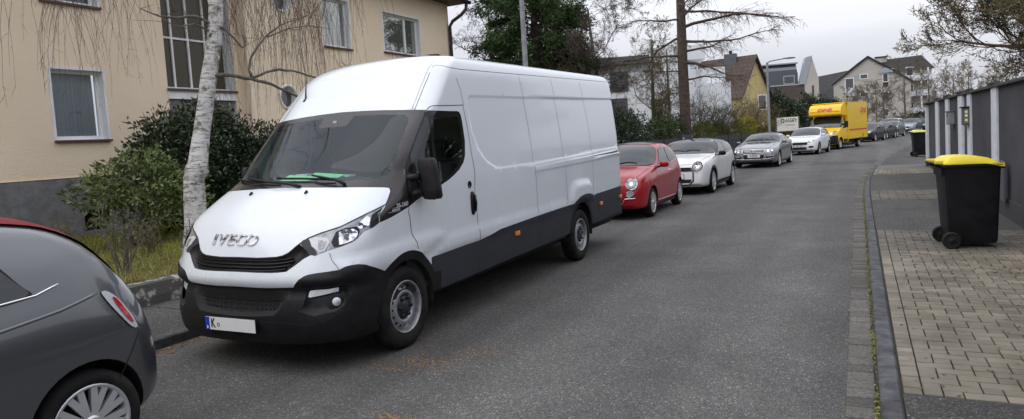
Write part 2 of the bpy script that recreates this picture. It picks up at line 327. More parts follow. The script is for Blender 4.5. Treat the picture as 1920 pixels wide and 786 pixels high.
# resurfaced strips with tar seams across the road
def seam(x0, y0, x1, y1, w_=.03, m='asphalt_seam', z=.0035):
    d = Vector((x1-x0, y1-y0, 0)); n_ = int(d.length/.25)+1; s_ = Vector((-d.y, d.x, 0)).normalized(); mb = MB(); vs = []
    for i in range(n_+1): p = Vector((x0, y0, z))+d*(i/n_)+s_*noise.noise(Vector((i*.7, x0, y0)))*.03; ww = w_*(.6+.5*abs(noise.noise(Vector((i*1.3, y0, 3))))); vs += [tuple(p-s_*ww), tuple(p+s_*ww)]
    mb.add(vs, [(2*i, 2*i+2, 2*i+3, 2*i+1) for i in range(n_)]); tag(mb.build('tar_seam', m), kind='structure')
MT['asphalt_seam'] = mat('asphalt_seam', (.030,.030,.031), .6); MT['asphalt_patch'] = mat('asphalt_patch', (.05,.05,.05), .9, extra=asph_extra(1.2, .78))
seam(-5.5, 25.2, .25, 25.8); seam(-5.2, 36.0, 1.4, 36.6, .04); seam(-4.9, 29.5, .6, 29.9, .02)
mb = MB(); mb.add([(-1.9,29.9,.003),(.45,29.9,.003),(.75,32.4,.003),(-1.7,32.4,.003)], [(0,1,2,3)]); tag(mb.build('road_patch', 'asphalt_patch'), kind='structure')
# right pavement: base + zones
sheet('pavement_base', .18, 1.93, .075, .085, 'joint', [y for y in YS if y < 27], fb=lambda y: 0)
sheet('pavement_base', .18, 9, .04, .05, 'asphalt_dark', [26.6]+[y for y in YS if y > 27])
def zone(y0, y1, x0, x1, m, z=.100, nm='pavement_patch'):
    ys = [y0]+[y for y in np.arange(math.ceil(y0), y1, 1.)]+[y1]; mb = MB()
    for a, b in zip(ys[:-1], ys[1:]): mb.add([(x0+cx(a), a, z), (x1, a, z), (x1, b, z), (x0+cx(b), b, z)], [(0,1,2,3)])
    tag(mb.build(nm, m, merge=True), kind='structure')
zone(-3, 4.42, .192, 1.95, 'asphalt_dark'); zone(11.05, 15.2, .192, 1.95, 'asphalt_dark', .0985); zone(17.2, 22.3, .192, 1.95, 'asphalt_dark', .0985); zone(24.6, 26.6, .192, 1.95, 'slab', .0985)
def pavers(y0, y1, x0, x1, m, pat='elbow', s=.10, nm='paving_blocks'):
    """mixed block paving: a border row of headers then blocks turned both ways"""
    mb = MB(); g = .0045; e = .004; z = .104
    def blk(xa, xb, ya, yb):
        xa = max(xa, x0); xb = min(xb, x1); ya = max(ya, y0); yb = min(yb, y1)
        if xb-xa < .03 or yb-ya < .03: return
        o = cx((ya+yb)/2)*(1-(xa-x0)/(x1-x0)); dz = rng.uniform(-.0025, .0025); xa += o+g; xb += o-g; ya += g; yb -= g; tx = rng.uniform(-.0015, .0015); q = z+dz
        mb.add([(xa,ya,q-.02),(xb,ya,q-.02),(xb,yb,q-.02),(xa,yb,q-.02),(xa,ya,q-e),(xb,ya,q-e),(xb,yb,q-e),(xa,yb,q-e),(xa+e,ya+e,q-tx),(xb-e,ya+e,q+tx),(xb-e,yb-e,q+tx),(xa+e,yb-e,q-tx)],
          [(0,1,5,4),(1,2,6,5),(2,3,7,6),(3,0,4,7),(4,5,9,8),(5,6,10,9),(6,7,11,10),(7,4,8,11),(8,9,10,11)], min(1, max(0, rng.gauss(.5, .25))))
    y = y0
    while y < y1: blk(x0, x0+s, y, y+2*s if rng.random() < .3 else y+s); y = y+s if False else y+ (2*s if rng.random() < 0 else s)
    X = x0+s; nx = int((x1-X)/s)+3; ny = int((y1-y0)/s)+3
    # herringbone on an s-grid: cell (i,j) pattern by (i-j) mod 4
    for i in range(-1, nx):
        for j in range(-1, ny):
            k = (i-j) % 4
            if k == 0: blk(max(X, X+i*s), X+(i+2)*s, y0+j*s, y0+(j+1)*s)
            elif k == 2: blk(max(X, X+i*s), X+(i+1)*s, y0+(j-1)*s if False else y0+j*s, y0+(j+2)*s)
    # fill leftovers of the pattern
    return tag(mb.build(nm, m), kind='structure')
def paving(y0, y1, x0, x1, m, s=.115):
    """block pattern seen on the pavement: pairs of blocks laid crosswise and lengthwise"""
    mb = MB(); g = .004; e = .004; z = .104; nx = int((x1-x0)/s)+1; ny = int((y1-y0)/s)+1; used = set()
    def put(i, j, w_, h_):
        for a in range(w_):
            for b in range(h_): used.add((i+a, j+b))
        xa = x0+i*s; xb = min(x0+(i+w_)*s, x1); ya = y0+j*s; yb = min(y0+(j+h_)*s, y1)
        if xb-xa < .02 or yb-ya < .02: return
        o0 = cx((ya+yb)/2); f = lambda x: x+o0*(1-(x-x0)/(x1-x0)); xa, xb = f(xa)+g, f(xb)-g; ya += g; yb -= g; dz = rng.uniform(-.002, .002); tx = rng.uniform(-.0015, .0015); q = z+dz
        mb.add([(xa,ya,q-.02),(xb,ya,q-.02),(xb,yb,q-.02),(xa,yb,q-.02),(xa,ya,q-e),(xb,ya,q-e),(xb,yb,q-e),(xa,yb,q-e),(xa+e,ya+e,q-tx),(xb-e,ya+e,q+tx),(xb-e,yb-e,q+tx),(xa+e,yb-e,q-tx)],
          [(0,1,5,4),(1,2,6,5),(2,3,7,6),(3,0,4,7),(4,5,9,8),(5,6,10,9),(6,7,11,10),(7,4,8,11),(8,9,10,11)], min(1, max(0, rng.gauss(.5, .25))))
    for j in range(ny):
        if (0, j) not in used: put(0, j, 1, 1)
        for i in range(1, nx):
            if (i, j) in used: continue
            k = (i*2+j) % 5 if False else ((i+j) % 3)
            if k == 0 and (i+1, j) not in used and i+1 < nx: put(i, j, 2, 1)
            elif (i, j+1) not in used and k == 1: put(i, j, 1, 2)
            else: put(i, j, 1, 1)
    return tag(mb.build('paving_blocks', m), kind='structure')
paving(4.43, 9.3, .195, 1.93, 'paver', .10); paving(9.31, 11.04, .195, 1.93, 'paver_old', .10); paving(15.21, 17.19, .195, 1.93, 'paver_old', .16); paving(22.31, 24.59, .195, 1.93, 'paver', .13)
# left pavement and the strip of ground behind it
sheet('pavement', LK-1.42, LK-.145, .10, .085, 'asphalt_dark')
mb = MB()
for y in np.arange(-2, 40, 2.3): mb.box(LK-1.40+cx(y), LK-.15+cx(y), y, y+.012, .1005, .1025)
tag(mb.build('pavement_joints', 'joint'), kind='structure')
# moss and weeds in the gutter, litter along the kerbs, seed husks on the road
def flecks(name, m, pts, size, kind='stuff', flat=.25):
    mb = MB()
    for x, y, z in pts:
        a = rng.uniform(0, 6.28); s1 = size*rng.uniform(.5, 1.4); s2 = s1*rng.uniform(.4, .8); c, s = math.cos(a), math.sin(a); h = s1*flat
        mb.add([(x-c*s1,y-s*s1,z+rng.uniform(0, h)),(x-s*s2,y+c*s2,z+rng.uniform(.3*h, h)),(x+c*s1,y+s*s1,z+rng.uniform(0, h)),(x+s*s2,y-c*s2,z)], [(0,1,2,3)], rng.random())
    return tag(mb.build(name, m), kind=kind)
P_ = []
for _ in range(5200):
    y = 2.2+25*rng.random()**1.4; 
    if noise.noise(Vector((0, y*1.3, 0)))+rng.random()*.9 > .25: P_.append((.062+cx(y)+rng.gauss(0, .010), y, .004+rng.random()*.012))
flecks('gutter_moss', 'moss', P_, .008, flat=.9)
P_ = [(-.112+cx(y)+rng.gauss(0, .007), y, .002) for y in [2+20*rng.random()**1.5 for _ in range(1500)] if noise.noise(Vector((3, y*.9, 0))) > -.05]
flecks('gutter_moss', 'moss', P_, .006, flat=.9)
P_ = [(LK+.03+abs(rng.gauss(0, .10)), rng.uniform(2.4, 7.5), .003) for _ in range(1500)]+[(LK+.05+abs(rng.gauss(0, .14)), rng.uniform(7.5, 34), .003) for _ in range(1200)]
flecks('kerb_litter', 'leaf_litter', [(x+cx(y), y, z) for x, y, z in P_], .014)
P_ = []
for (cx_, cy_, n_, sx, sy) in ((-2.62,3.38,170,.08,.025),(-3.02,4.38,240,.16,.07),(-2.78,4.72,220,.15,.10),(-3.25,4.2,150,.2,.08),(-2.9,4.6,160,.5,.4),(-2.9,5.6,120,.4,.4),(-3.15,6.7,160,.3,.25),(-3.1,8.0,90,.3,.4),(-3.5,5.0,200,.12,.2)):
    P_ += [(cx_+rng.gauss(0, sx), cy_+rng.gauss(0, sy), .003) for _ in range(n_)]
flecks('seed_husks', 'seed', P_, .007)
P_ = [(rng.uniform(.25, 1.9), rng.uniform(4.4, 12), .108) for _ in range(420)]+[(rng.uniform(.5, 1.6), rng.gauss(8.3, .4), .108) for _ in range(260)]
flecks('leaf_litter', 'leaf_litter', P_, .012, flat=.5)
flecks('gravel_specks', mat('specks', (.45,.44,.42), .9, tone=.3), [(rng.uniform(-3.2, -.2), rng.uniform(2, 14), .002) for _ in range(500)]+[(rng.gauss(-2.85, .06), rng.gauss(5.55, .05), .004) for _ in range(30)], .004)
# garden ground and low garden wall
GZ = .34
sheet('garden_ground', -13.9, LK-1.60, GZ+.03, GZ-.02, 'lawn', [-6]+[y for y in YS if -3 <= y <= 24], fa=lambda y: 0)
sheet('garden_ground', -40, LK-1.60, GZ-.03, GZ-.03, 'soil', [y for y in YS if 23 <= y <= 90])
wall_ = MB(); ys = np.arange(-4, 10.7, .12); 
for i in range(len(ys)-1):
    pass
def rough_wall(name, x0, x1, y0, y1, z1, m, lab, st=.10):
    mb = MB(); ys = np.arange(y0, y1+st, st); rows = []
    for y in ys:
        w1 = [noise.noise(Vector((k*3.1, y*1.7, 0)))*.018+noise.noise(Vector((k*5.3, y*7, 2)))*.010 for k in range(5)]
        rows.append([(x1+w1[0], y, .02), (x1+w1[1], y, z1*.55), (x1-.015+w1[2], y, z1-.02+w1[3]), (x1-.04, y, z1+w1[3]), (x0+.04, y, z1+w1[4]), (x0, y, z1-.03), (x0, y, .02)])
    V = [p for r_ in rows for p in r_]; n = 7; mb.add(V, [(i*n+j, i*n+j+1, (i+1)*n+j+1, (i+1)*n+j) for i in range(len(rows)-1) for j in range(n-1)]+[tuple(range(n)), tuple((len(rows)-1)*n+j for j in range(n-1, -1, -1))], sm=False)
    return tag(mb.build(name, m, sharp=30), lab, 'garden wall')
rough_wall('garden_wall', LK-1.62, LK-1.42, -4, 10.9, .36, 'concrete_old', 'low weathered concrete garden wall with flaking paint along the left pavement')
# ================================================================ houses
MT['plaster'] = mat('plaster', (.88,.735,.55), .95, n=(.5,9), col2=(.79,.65,.48), ramp=(.38,.75), bump=(30,.8,.02))
MT['plinth'] = mat('plinth', (.16,.16,.165), .95, n=(7,8), col2=(.22,.22,.225), bump=(50,.8,.02))
MT['reveal'] = mat('reveal', (.80,.80,.80), .7, n=(3,5), col2=(.72,.72,.72))
MT['pvc'] = mat('pvc', (.80,.80,.80), .35)
MT['sill_red'] = mat('sill_red', (.095,.05,.042), .6)
MT['pane_dark'] = mat('pane_dark', (.022,.026,.03), .04, coat=1, spec=.8)
MT['pane_mirror'] = mat('pane_mirror', (.34,.36,.33), .02, .75, coat=.5)
MT['pane_olive'] = mat('pane_olive', (.065,.058,.035), .25, spec=.4)
MT['curtain'] = mat('curtain', (.74,.75,.74), .9)
MT['roof_dark'] = mat('roof_dark', (.045,.038,.035), .7)
MT['pipe'] = mat('pipe', (.035,.025,.022), .5)
XF = -13.5; K_ = 13.5/13
def facade(parent, X, y0, y1, z0, z1, holes, m, name='wall', th=.3, sgn=1):
    outer = [(y0,z0),(y1,z0),(y1,z1),(y0,z1)]; xs = np.linspace(y0, y1, max(3, int((y1-y0)/1.2))); ys = np.linspace(z0, z1, max(3, int((z1-z0)/1.2)))
    P, T = cdt(xs, ys, [(h, True) for h in holes]); C = P[T].mean(1); k = np.ones(len(T), bool)
    for h in holes: k &= ~inpoly(C, h)
    T = T[k]; V = np.stack([np.full(len(P), X), P[:, 0], P[:, 1]], 1); return submesh(V, T, name, m, parent, smooth=False)
def fwindow(parent, X, y0, y1, z0, z1, depth=.17, mull=(), pane='pane_dark', sill=True, trans=(), fr=.06, rim=.05, curtain=False, sillm='sill_red'):
    w = MB(); a = .05
    # reveal lining
    w.add([(X,y0,z0),(X,y1,z0),(X,y1,z1),(X,y0,z1),(X-depth,y0,z0),(X-depth,y1,z0),(X-depth,y1,z1),(X-depth,y0,z1)], [(0,1,5,4),(1,2,6,5),(2,3,7,6),(3,0,4,7)])
    if rim:
        r = rim; w.box(X, X+.012, y0-r, y0, z0-0, z1+r); w.box(X, X+.012, y1, y1+r, z0, z1+r); w.box(X, X+.012, y0, y1, z1, z1+r)
    rv = w.build('window_reveal', 'reveal', parent); q = X-depth+.04
    f = MB(); f.box(q-.05, q, y0, y0+fr, z0, z1); f.box(q-.05, q, y1-fr, y1, z0, z1); f.box(q-.05, q, y0+fr, y1-fr, z0, z0+fr+.02); f.box(q-.05, q, y0+fr, y1-fr, z1-fr, z1)
    for m_ in mull: f.box(q-.05, q, m_-.045, m_+.045, z0+fr, z1-fr)
    for m_ in trans: f.box(q-.05, q-.001, y0+fr, y1-fr, m_-.02, m_+.02)
    fo = f.build('window_frame', 'pvc', rv)
    if curtain:
        p = MB(); n = 90; vs = []
        for i in range(n+1):
            y = y0+fr+(y1-y0-2*fr)*i/n; x = q-.12+.022*math.sin(i*1.05+math.sin(i*.31)*1.6)+.008*math.sin(i*2.3); vs += [(x, y, z0+fr), (x-.01, y, z1)]
        p.add(vs, [(2*i, 2*i+2, 2*i+3, 2*i+1) for i in range(n)], sm=True); p.build('curtain', 'curtain', rv)
        p = MB(); p.box(q-.6, q-.58, y0, y1, z0, z1); p.build('room_back', 'dark', rv)
        for yy, zz in ((.47, .42), (.60, .43), (.64, .425)):
            p = MB(); p.lathe([(q-.085, .03), (q-.075, .022), (q-.072, .001)], (0, y0+yy*(y1-y0), z0+zz*(z1-z0)), 'x', 10); p.build('ornament', 'reveal', rv)
    p = MB(); p.add([(q-.03,y0+fr,z0+fr),(q-.03,y1-fr,z0+fr),(q-.03,y1-fr,z1-fr),(q-.03,y0+fr,z1-fr)], [(0,1,2,3)]); p.build('pane', pane, fo)
    if sill: s = MB(); s.box(X-.06, X+.07, y0-.05, y1+.05, z0-.045, z0); bevel(s.build('window_sill', sillm, rv), .006)
    return rv
MT['pane_clear'] = glass('pane_clear', (.82,.88,.92), .06)
H = empty('apartment_house', (0, 0, 0), 0, 'beige plastered apartment house with grey plinth and white framed windows behind the birch', 'house')
S = K_
def rect(y0, y1, z0, z1): return [(y0,z0),(y1,z0),(y1,z1),(y0,z1)]
zz = lambda z13: 1.674+(z13-1.674)*S
W1 = (7.52*S+.05, 8.58*S-.05, zz(2.20), zz(3.50)); W0 = (7.50*S+.05, 8.62*S-.05, zz(4.72), zz(6.0)); 
ST = (9.94*S, 11.72*S, zz(3.24), 7.6); SD = (9.94*S, 11.72*S, .42, zz(3.02))
facade(H, XF, -7, 12.3, 1.5, 8.4, [rect(*W1), rect(*W0), rect(ST[0], ST[1], ST[2], ST[3]), rect(SD[0], SD[1], 1.5001, SD[3])], 'plaster')
facade(H, XF+.03, -7, 12.3, .2, 1.5, [rect(SD[0], SD[1], .2001, 1.4999), rect(8.2, 8.75, .45, .85)], 'plinth', 'plinth')
mb = MB(); mb.box(XF-.4, XF-.2, 8.1, 8.85, .4, .9); mb.build('cellar_window', 'dark', H)
mb = MB(); mb.box(XF, XF+.03, -7, 9.9*S, 1.488, 1.5); mb.build('plinth_edge', 'plaster', H)
fwindow(H, XF, *W1, depth=.2, curtain=True, pane='pane_clear'); fwindow(H, XF, *W0, depth=.2, mull=(8.2,), pane='pane_dark')
# stair window: tall glazing with thin white bars
y0, y1, z0, z1 = ST; w_ = MB(); w_.add([(XF,y0,z0),(XF,y1,z0),(XF,y1,z1),(XF,y0,z1),(XF-.35,y0,z0),(XF-.35,y1,z0),(XF-.35,y1,z1),(XF-.35,y0,z1)], [(0,1,5,4),(1,2,6,5),(2,3,7,6),(3,0,4,7)]); rv = w_.build('window_reveal', 'reveal', H)
w_ = MB(); w_.box(XF-.34, XF-.33, y0, y1, z0, z1); w_.build('pane', 'pane_olive', rv)
for yy in (y0+.43, y0+.86, y0+1.32): w_ = MB(); w_.box(XF-.33, XF-.29, yy-.022, yy+.022, z0, z1); w_.build('glazing_bar', 'pvc', rv)
for z_ in (z0+1.17, z0+2.5): w_ = MB(); w_.box(XF-.328, XF-.295, y0, y1, z_-.022, z_+.022); w_.build('glazing_bar', 'pvc', rv)
w_ = MB(); w_.box(XF-.30, XF+.05, y0-.02, y1+.03, z0-.05, z0); w_.build('window_sill', 'sill_red', rv); w_ = MB(); w_.box(XF-.29, XF-.22, y0, y1, z0, z0+.06); w_.build('window_frame', 'pvc', rv)
w_ = MB(); w_.box(XF-.25, XF+.008, y0, y1, SD[3], z0-.051); w_.build('lintel', 'reveal', H)
# entrance below
w_ = MB(); y0, y1, z0, z1 = SD; w_.add([(XF,y1,z0),(XF,y1,z1),(XF-.5,y1,z1),(XF-.5,y1,z0),(XF,y0,z0),(XF,y0,z1),(XF-.5,y0,z1),(XF-.5,y0,z0)], [(0,1,2,3),(4,5,6,7),(1,2,6,5)]); w_.build('porch', 'reveal', H)
w_ = MB(); w_.box(XF-.55, XF-.5, y0, y1, z0, z1); dr = w_.build('entrance_glazing', 'pane_dark', H)
for yy in (y0+.03, y0+.65, y1-.35, y1-.03): w_ = MB(); w_.box(XF-.5, XF-.45, yy-.04, yy+.04, z0, z1); w_.build('door_frame', 'pvc', dr)
w_ = MB(); w_.box(XF-.5, XF-.455, y0, y1, z1-.08, z1); w_.build('door_frame', 'pvc', dr)
# projecting right part
XR = -13.15; q = 13.15/13; zr = lambda z: 1.674+(z-1.674)*q
yL = 12.3; yR = 21.5*q
A2 = (14.87*q+.05, 16.05*q-.05, zr(4.60), zr(5.95)); A3 = (17.57*q+.05, 19.65*q-.05, zr(4.68), zr(5.90)); rc = (13.40*q, zr(3.15), .27)
cir = [(rc[0]+rc[2]*math.cos(t), rc[1]+rc[2]*math.sin(t)) for t in np.linspace(0, 2*math.pi, 29)[:-1]]; rc2 = (13.40*q, zr(5.62), .27); cir2 = [(rc2[0]+rc2[2]*math.cos(t), rc2[1]+rc2[2]*math.sin(t)) for t in np.linspace(0, 2*math.pi, 29)[:-1]]
facade(H, XR, yL, yR, 1.5, 8.4, [rect(*A2), rect(*A3), cir, cir2], 'plaster'); facade(H, XR+.03, yL, yR, .2, 1.5, [], 'plinth', 'plinth')
mb = MB(); mb.add([(XR,yL,.2),(XR,yL,8.4),(XF,yL,8.4),(XF,yL,.2)], [(0,1,2,3)]); mb.build('side_wall', 'plaster', H); mb = MB(); mb.add([(XR,yR,.2),(XR,yR,8.4),(XR-9,yR,8.4),(XR-9,yR,.2)], [(0,1,2,3)]); mb.build('side_wall', 'plaster', H)
fwindow(H, XR, *A2, mull=(), pane='pane_mirror'); fwindow(H, XR, *A3, mull=(A3[0]+(A3[1]-A3[0])*.66,), pane='pane_mirror')
for (cy_, cz_, r_) in (rc, rc2):
    mb = MB(); mb.lathe([(XR-.2, r_-.02), (XR-.01, r_), (XR+.03, r_+.01), (XR+.03, r_+.06), (XR, r_+.065)], (0, cy_, cz_), 'x', 28); rv = mb.build('round_window', 'reveal', H); mb = MB(); mb.lathe([(XR-.15, r_), (XR-.15, .001)], (0, cy_, cz_), 'x', 28); mb.build('pane', 'pane_dark', rv)
# eaves, gutter, downpipe, roof
ze = zr(6.68); mb = MB(); mb.box(XR-.5, XR+.62, yL-22, yR+.35, ze, ze+.06); mb.build('soffit', 'pipe', H)
mb = MB(); mb.add([(XR+.62,-10,ze+.06),(XR+.62,yR+.35,ze+.06),(XR-5.2,yR+.35,ze+4.2),(XR-5.2,-10,ze+4.2),(XR-11,yR+.35,ze+.06),(XR-11,-10,ze+.06)], [(0,1,2,3),(3,2,4,5)]); mb.build('roof', 'roof_dark', H)
mb = MB(); mb.add([(XR, yR+.001, ze), (XR-10.4, yR+.001, ze), (XR-5.2, yR+.001, ze+4.1)], [(0,1,2)]); mb.build('gable', 'plaster', H)
mb = MB(); mb.tube([(XR+.68, -10, ze+.04), (XR+.68, yR+.45, ze+.04)], .075, 8); mb.build('rain_gutter', 'pipe', H)
mb = MB(); mb.tube([(XR+.66,yR+.25,ze+.02),(XR+.64,yR+.22,ze-.22),(XR+.50,yR+.1,ze-.42),(XR+.2,yR-.02,ze-.62),(XR+.09,yR-.06,ze-.8),(XR+.08,yR-.06,.3)], .06, 10); mb.build('downpipe', 'pipe', H)
# ---- houses further along the street
MT['wall_white'] = mat('wall_white', (.74,.76,.79), .9, n=(.6,4), col2=(.68,.70,.73)); MT['wall_yellow'] = mat('wall_yellow', (.56,.46,.22), .9, n=(.6,4), col2=(.50,.41,.20)); MT['wall_beige'] = mat('wall_beige', (.46,.43,.39), .9, n=(.5,4), col2=(.42,.39,.355))
def rows_extra(c1, c2, sx, sz, axis='Object'):
    def f(t, p, tcn):
        b = N(t, 'ShaderNodeTexBrick', Scale=1.0); b.inputs['Color1'].default_value = (*c1, 1); b.inputs['Color2'].default_value = (*c2, 1); b.inputs['Mortar'].default_value = tuple([q*.35 for q in c1])+(1,); b.inputs['Mortar Size'].default_value = .02; b.inputs['Brick Width'].default_value = sx; b.inputs['Row Height'].default_value = sz
        t.links.new(tcn.outputs['UV'], b.inputs['Vector']); t.links.new(b.outputs[0], p.inputs['Base Color'])
    return f
MT['tiles_brown'] = mat('tiles_brown', (.06,.04,.03), .8, extra=rows_extra((.085,.055,.042),(.055,.038,.032),.30,.34)); MT['tiles_dark'] = mat('tiles_dark', (.035,.033,.036), .8, extra=rows_extra((.045,.042,.045),(.034,.032,.034),.35,.34))
MT['shingle'] = mat('shingle', (.1,.07,.06), .9, extra=rows_extra((.085,.062,.055),(.065,.05,.046),.45,.22)); MT['metal_roof'] = mat('metal_roof', (.34,.37,.41), .45, .3); MT['metal_dark'] = mat('metal_dark', (.08,.085,.10), .5)
def quad_uv(name, pts, m, parent, th=0.):
    me = bpy.data.meshes.new(name); me.from_pydata([tuple(p) for p in pts], [], [tuple(range(len(pts)))]); me.materials.append(MT[m]); uv = me.uv_layers.new(); o0 = Vector(pts[0]); X = (Vector(pts[1])-o0).normalized(); n_ = X.cross(Vector(pts[-1])-o0).normalized(); Y = n_.cross(X)
    for l in me.loops: d = me.vertices[l.vertex_index].co-o0; uv.data[l.index].uv = (d.dot(X), d.dot(Y))
    return link(bpy.data.objects.new(name, me), parent)
def wn(par, M, x0, x1, z0, z1, fr='pvc', pane='pane_dark', sill=None):
    """window on a wall given by M(x along, z, out)->point"""
    mb = MB(); c = []
    def bx(a, b, z_, z2, o0, o1): mb.add([M(a,z_,o0),M(b,z_,o0),M(b,z2,o0),M(a,z2,o0),M(a,z_,o1),M(b,z_,o1),M(b,z2,o1),M(a,z2,o1)], [(0,3,2,1),(4,5,6,7),(0,1,5,4),(1,2,6,5),(2,3,7,6),(3,0,4,7)])
    f = .09; bx(x0,x0+f,z0,z1,0,.05); bx(x1-f,x1,z0,z1,0,.05); bx(x0+f,x1-f,z0,z0+f,0,.05); bx(x0+f,x1-f,z1-f,z1,0,.05); w = mb.build('window', fr, par)
    mb = MB(); mb.add([M(x0+f,z0+f,.02),M(x1-f,z0+f,.02),M(x1-f,z1-f,.02),M(x0+f,z1-f,.02)], [(0,1,2,3)]); mb.build('pane', pane, w); return w
def frame(o, ang):
    """ang: direction of the facade's x axis in plan"""
    X = Vector((math.cos(ang), math.sin(ang), 0)); Nn = Vector((math.sin(ang), -math.cos(ang), 0)); O = Vector(o); return lambda x, z, out=0: tuple(O+X*x+Vector((0,0,z))+Nn*out)
def bxm(par, name, m, M, x0, x1, z0, z1, o0, o1):
    mb = MB(); mb.add([M(x0,z0,o0),M(x1,z0,o0),M(x1,z1,o0),M(x0,z1,o0),M(x0,z0,o1),M(x1,z0,o1),M(x1,z1,o1),M(x0,z1,o1)], [(0,3,2,1),(4,5,6,7),(0,1,5,4),(1,2,6,5),(2,3,7,6),(3,0,4,7)]); return mb.build(name, m, par)
def gable_house(name, o, ang, L_, D_, ze, zr_, wm, rm, lab, ov=.35, wins=(), cat='house'):
    """gable end faces local -Y(out); ridge runs away along depth; x along the gable"""
    h = empty(name, (0,0,0), 0, lab, cat); M = frame(o, ang); hw = L_/2
    mb = MB(); mb.add([M(0,0),M(L_,0),M(L_,ze),M(hw,zr_),M(0,ze),M(0,0,-D_),M(L_,0,-D_),M(L_,ze,-D_),M(hw,zr_,-D_),M(0,ze,-D_)], [(0,1,2,3,4),(9,8,7,6,5),(0,4,9,5),(1,6,7,2)]); mb.build('wall', wm, h)
    k = (zr_-ze)/hw
    for s in (0, 1):
        e = -ov if s == 0 else L_+ov; pts = [M(e, ze-k*ov+.06, ov), M(e, ze-k*ov+.06, -D_-ov), M(hw, zr_+.06, -D_-ov), M(hw, zr_+.06, ov)]
        if s: pts = [pts[1], pts[0], pts[3], pts[2]]
        quad_uv('roof', pts, rm, h); mb = MB(); a, b = (pts[0], pts[3]) if s == 0 else (pts[1], pts[2]); dz = Vector((0,0,-.16)); mb.add([a, b, tuple(Vector(b)+dz), tuple(Vector(a)+dz)], [(0,1,2,3)]); mb.build('verge_board', 'pipe', h)
    for w in wins: wn(h, M, *w)
    return h, M
# white modern house (flat roofs), seen behind bare trees
XW = -1.5
h = empty('modern_house', (0,0,0), 0, 'white flat roofed modern house behind the bare larch', 'house'); M = frame((-17.5+XW, 39, 0), R(18))
bxm(h, 'wall', 'wall_white', M, 0, 12.6, 0, 5.35, 0, -9); bxm(h, 'upper_storey', 'wall_white', M, 1.5, 10.6, 5.35, 5.9, -.1, -8); bxm(h, 'roof_edge', 'metal_dark', M, -.5, 8.2, 5.9, 6.35, .5, -8.5); bxm(h, 'parapet', 'wall_white', M, 8.1, 11.5, 5.9, 6.75, .05, -6)
bxm(h, 'brown_panel', 'shingle', M, 2.2, 5.0, 4.2, 5.8, .03, -.02)
for a in ((1.0,2.4,3.4,4.6),(5.6,6.8,2.3,3.9),(8.2,8.9,2.3,3.7),(2.6,3.6,1.9,3.2),(5.8,6.9,4.3,5.5)): wn(h, M, *a, fr='metal_dark')
mb = MB(); mb.tube([M(11.0,0,.1), M(11.0,5.6,.1)], .06, 6); mb.build('downpipe', 'metal_roof', h); bxm(h, 'side_annex', 'wall_white', M, 11.5, 12.8, 0, 4.4, .6, -5)
for a in (8.9, 9.2): mb = MB(); mb.tube([M(a,6.75,-2), M(a,7.15,-2)], .09, 6); mb.build('flue', 'dark', h)
# yellow house with tiled saddle roof
gh, M = gable_house('yellow_house', (-7.6, 54.4, 0), R(12), 2.6, 6, 4.45, 7.0, 'wall_yellow', 'tiles_brown', 'yellow house with brown tiled saddle roof and a dark chimney') if False else (None, None)
h = empty('yellow_house', (0,0,0), 0, 'pale yellow house with brown tiled saddle roof and a dark chimney', 'house')
# long side faces the camera-left, gable faces the street
O = Vector((-7.75, 54.0, 0)); e1 = Vector((.465, .885, 0)).normalized(); e2 = Vector((-.93, .25, 0)).normalized()  # e1 along gable, e2 along eaves
def Q(a, b, z): return tuple(O+e1*a+e2*b+Vector((0,0,z)))
GW, GL, ZE, ZR = 3.4, 7.5, 4.3, 7.05
mb = MB(); mb.add([Q(0,0,0),Q(GW,0,0),Q(GW,0,ZE),Q(GW/2,0,ZR),Q(0,0,ZE),Q(0,GL,0),Q(GW,GL,0),Q(GW,GL,ZE),Q(GW/2,GL,ZR),Q(0,GL,ZE)], [(0,1,2,3,4),(0,4,9,5),(1,6,7,2),(5,9,8,7,6)]); mb.build('wall', 'wall_yellow', h)
k = (ZR-ZE)/(GW/2); quad_uv('roof', [Q(-.3,-.25,ZE-.3*k+.05),Q(-.3,GL,ZE-.3*k+.05),Q(GW/2,GL,ZR+.05),Q(GW/2,-.25,ZR+.05)], 'tiles_brown', h); quad_uv('roof', [Q(GW+.3,-.25,ZE-.3*k+.05),Q(GW+.3,GL,ZE-.3*k+.05),Q(GW/2,GL,ZR+.05),Q(GW/2,-.25,ZR+.05)], 'tiles_brown', h)
for a, b in (((-.3, ZE-.3*k), (GW/2, ZR)), ((GW/2, ZR), (GW+.3, ZE-.3*k))):
    mb = MB(); mb.add([Q(a[0],-.27,a[1]+.06),Q(b[0],-.27,b[1]+.06),Q(b[0],-.27,b[1]-.14),Q(a[0],-.27,a[1]-.14),Q(a[0],-.22,a[1]+.06),Q(b[0],-.22,b[1]+.06),Q(b[0],-.22,b[1]-.14),Q(a[0],-.22,a[1]-.14)], [(0,1,2,3),(7,6,5,4),(0,4,5,1),(3,2,6,7)]); mb.build('verge_board', 'pipe', h)
mb = MB(); c0 = Vector(Q(GW/2-.15, 1.7, 0)); mb.box(c0.x-.45, c0.x+.45, c0.y-.3, c0.y+.3, 6.2, 7.35); ch = mb.build('chimney', 'metal_dark', h); mb = MB(); mb.tube([(c0.x, c0.y, 7.35), (c0.x, c0.y, 7.6)], .12, 8); mb.build('chimney_pot', 'dark', ch)
def Mg(x, z, out=0): p = Vector(Q(x, -out, z)); return tuple(p)
wn(h, Mg, 2.0, 3.1, 2.9, 4.1); wn(h, Mg, 1.78, 1.98, 4.9, 6.0, fr='wall_yellow')
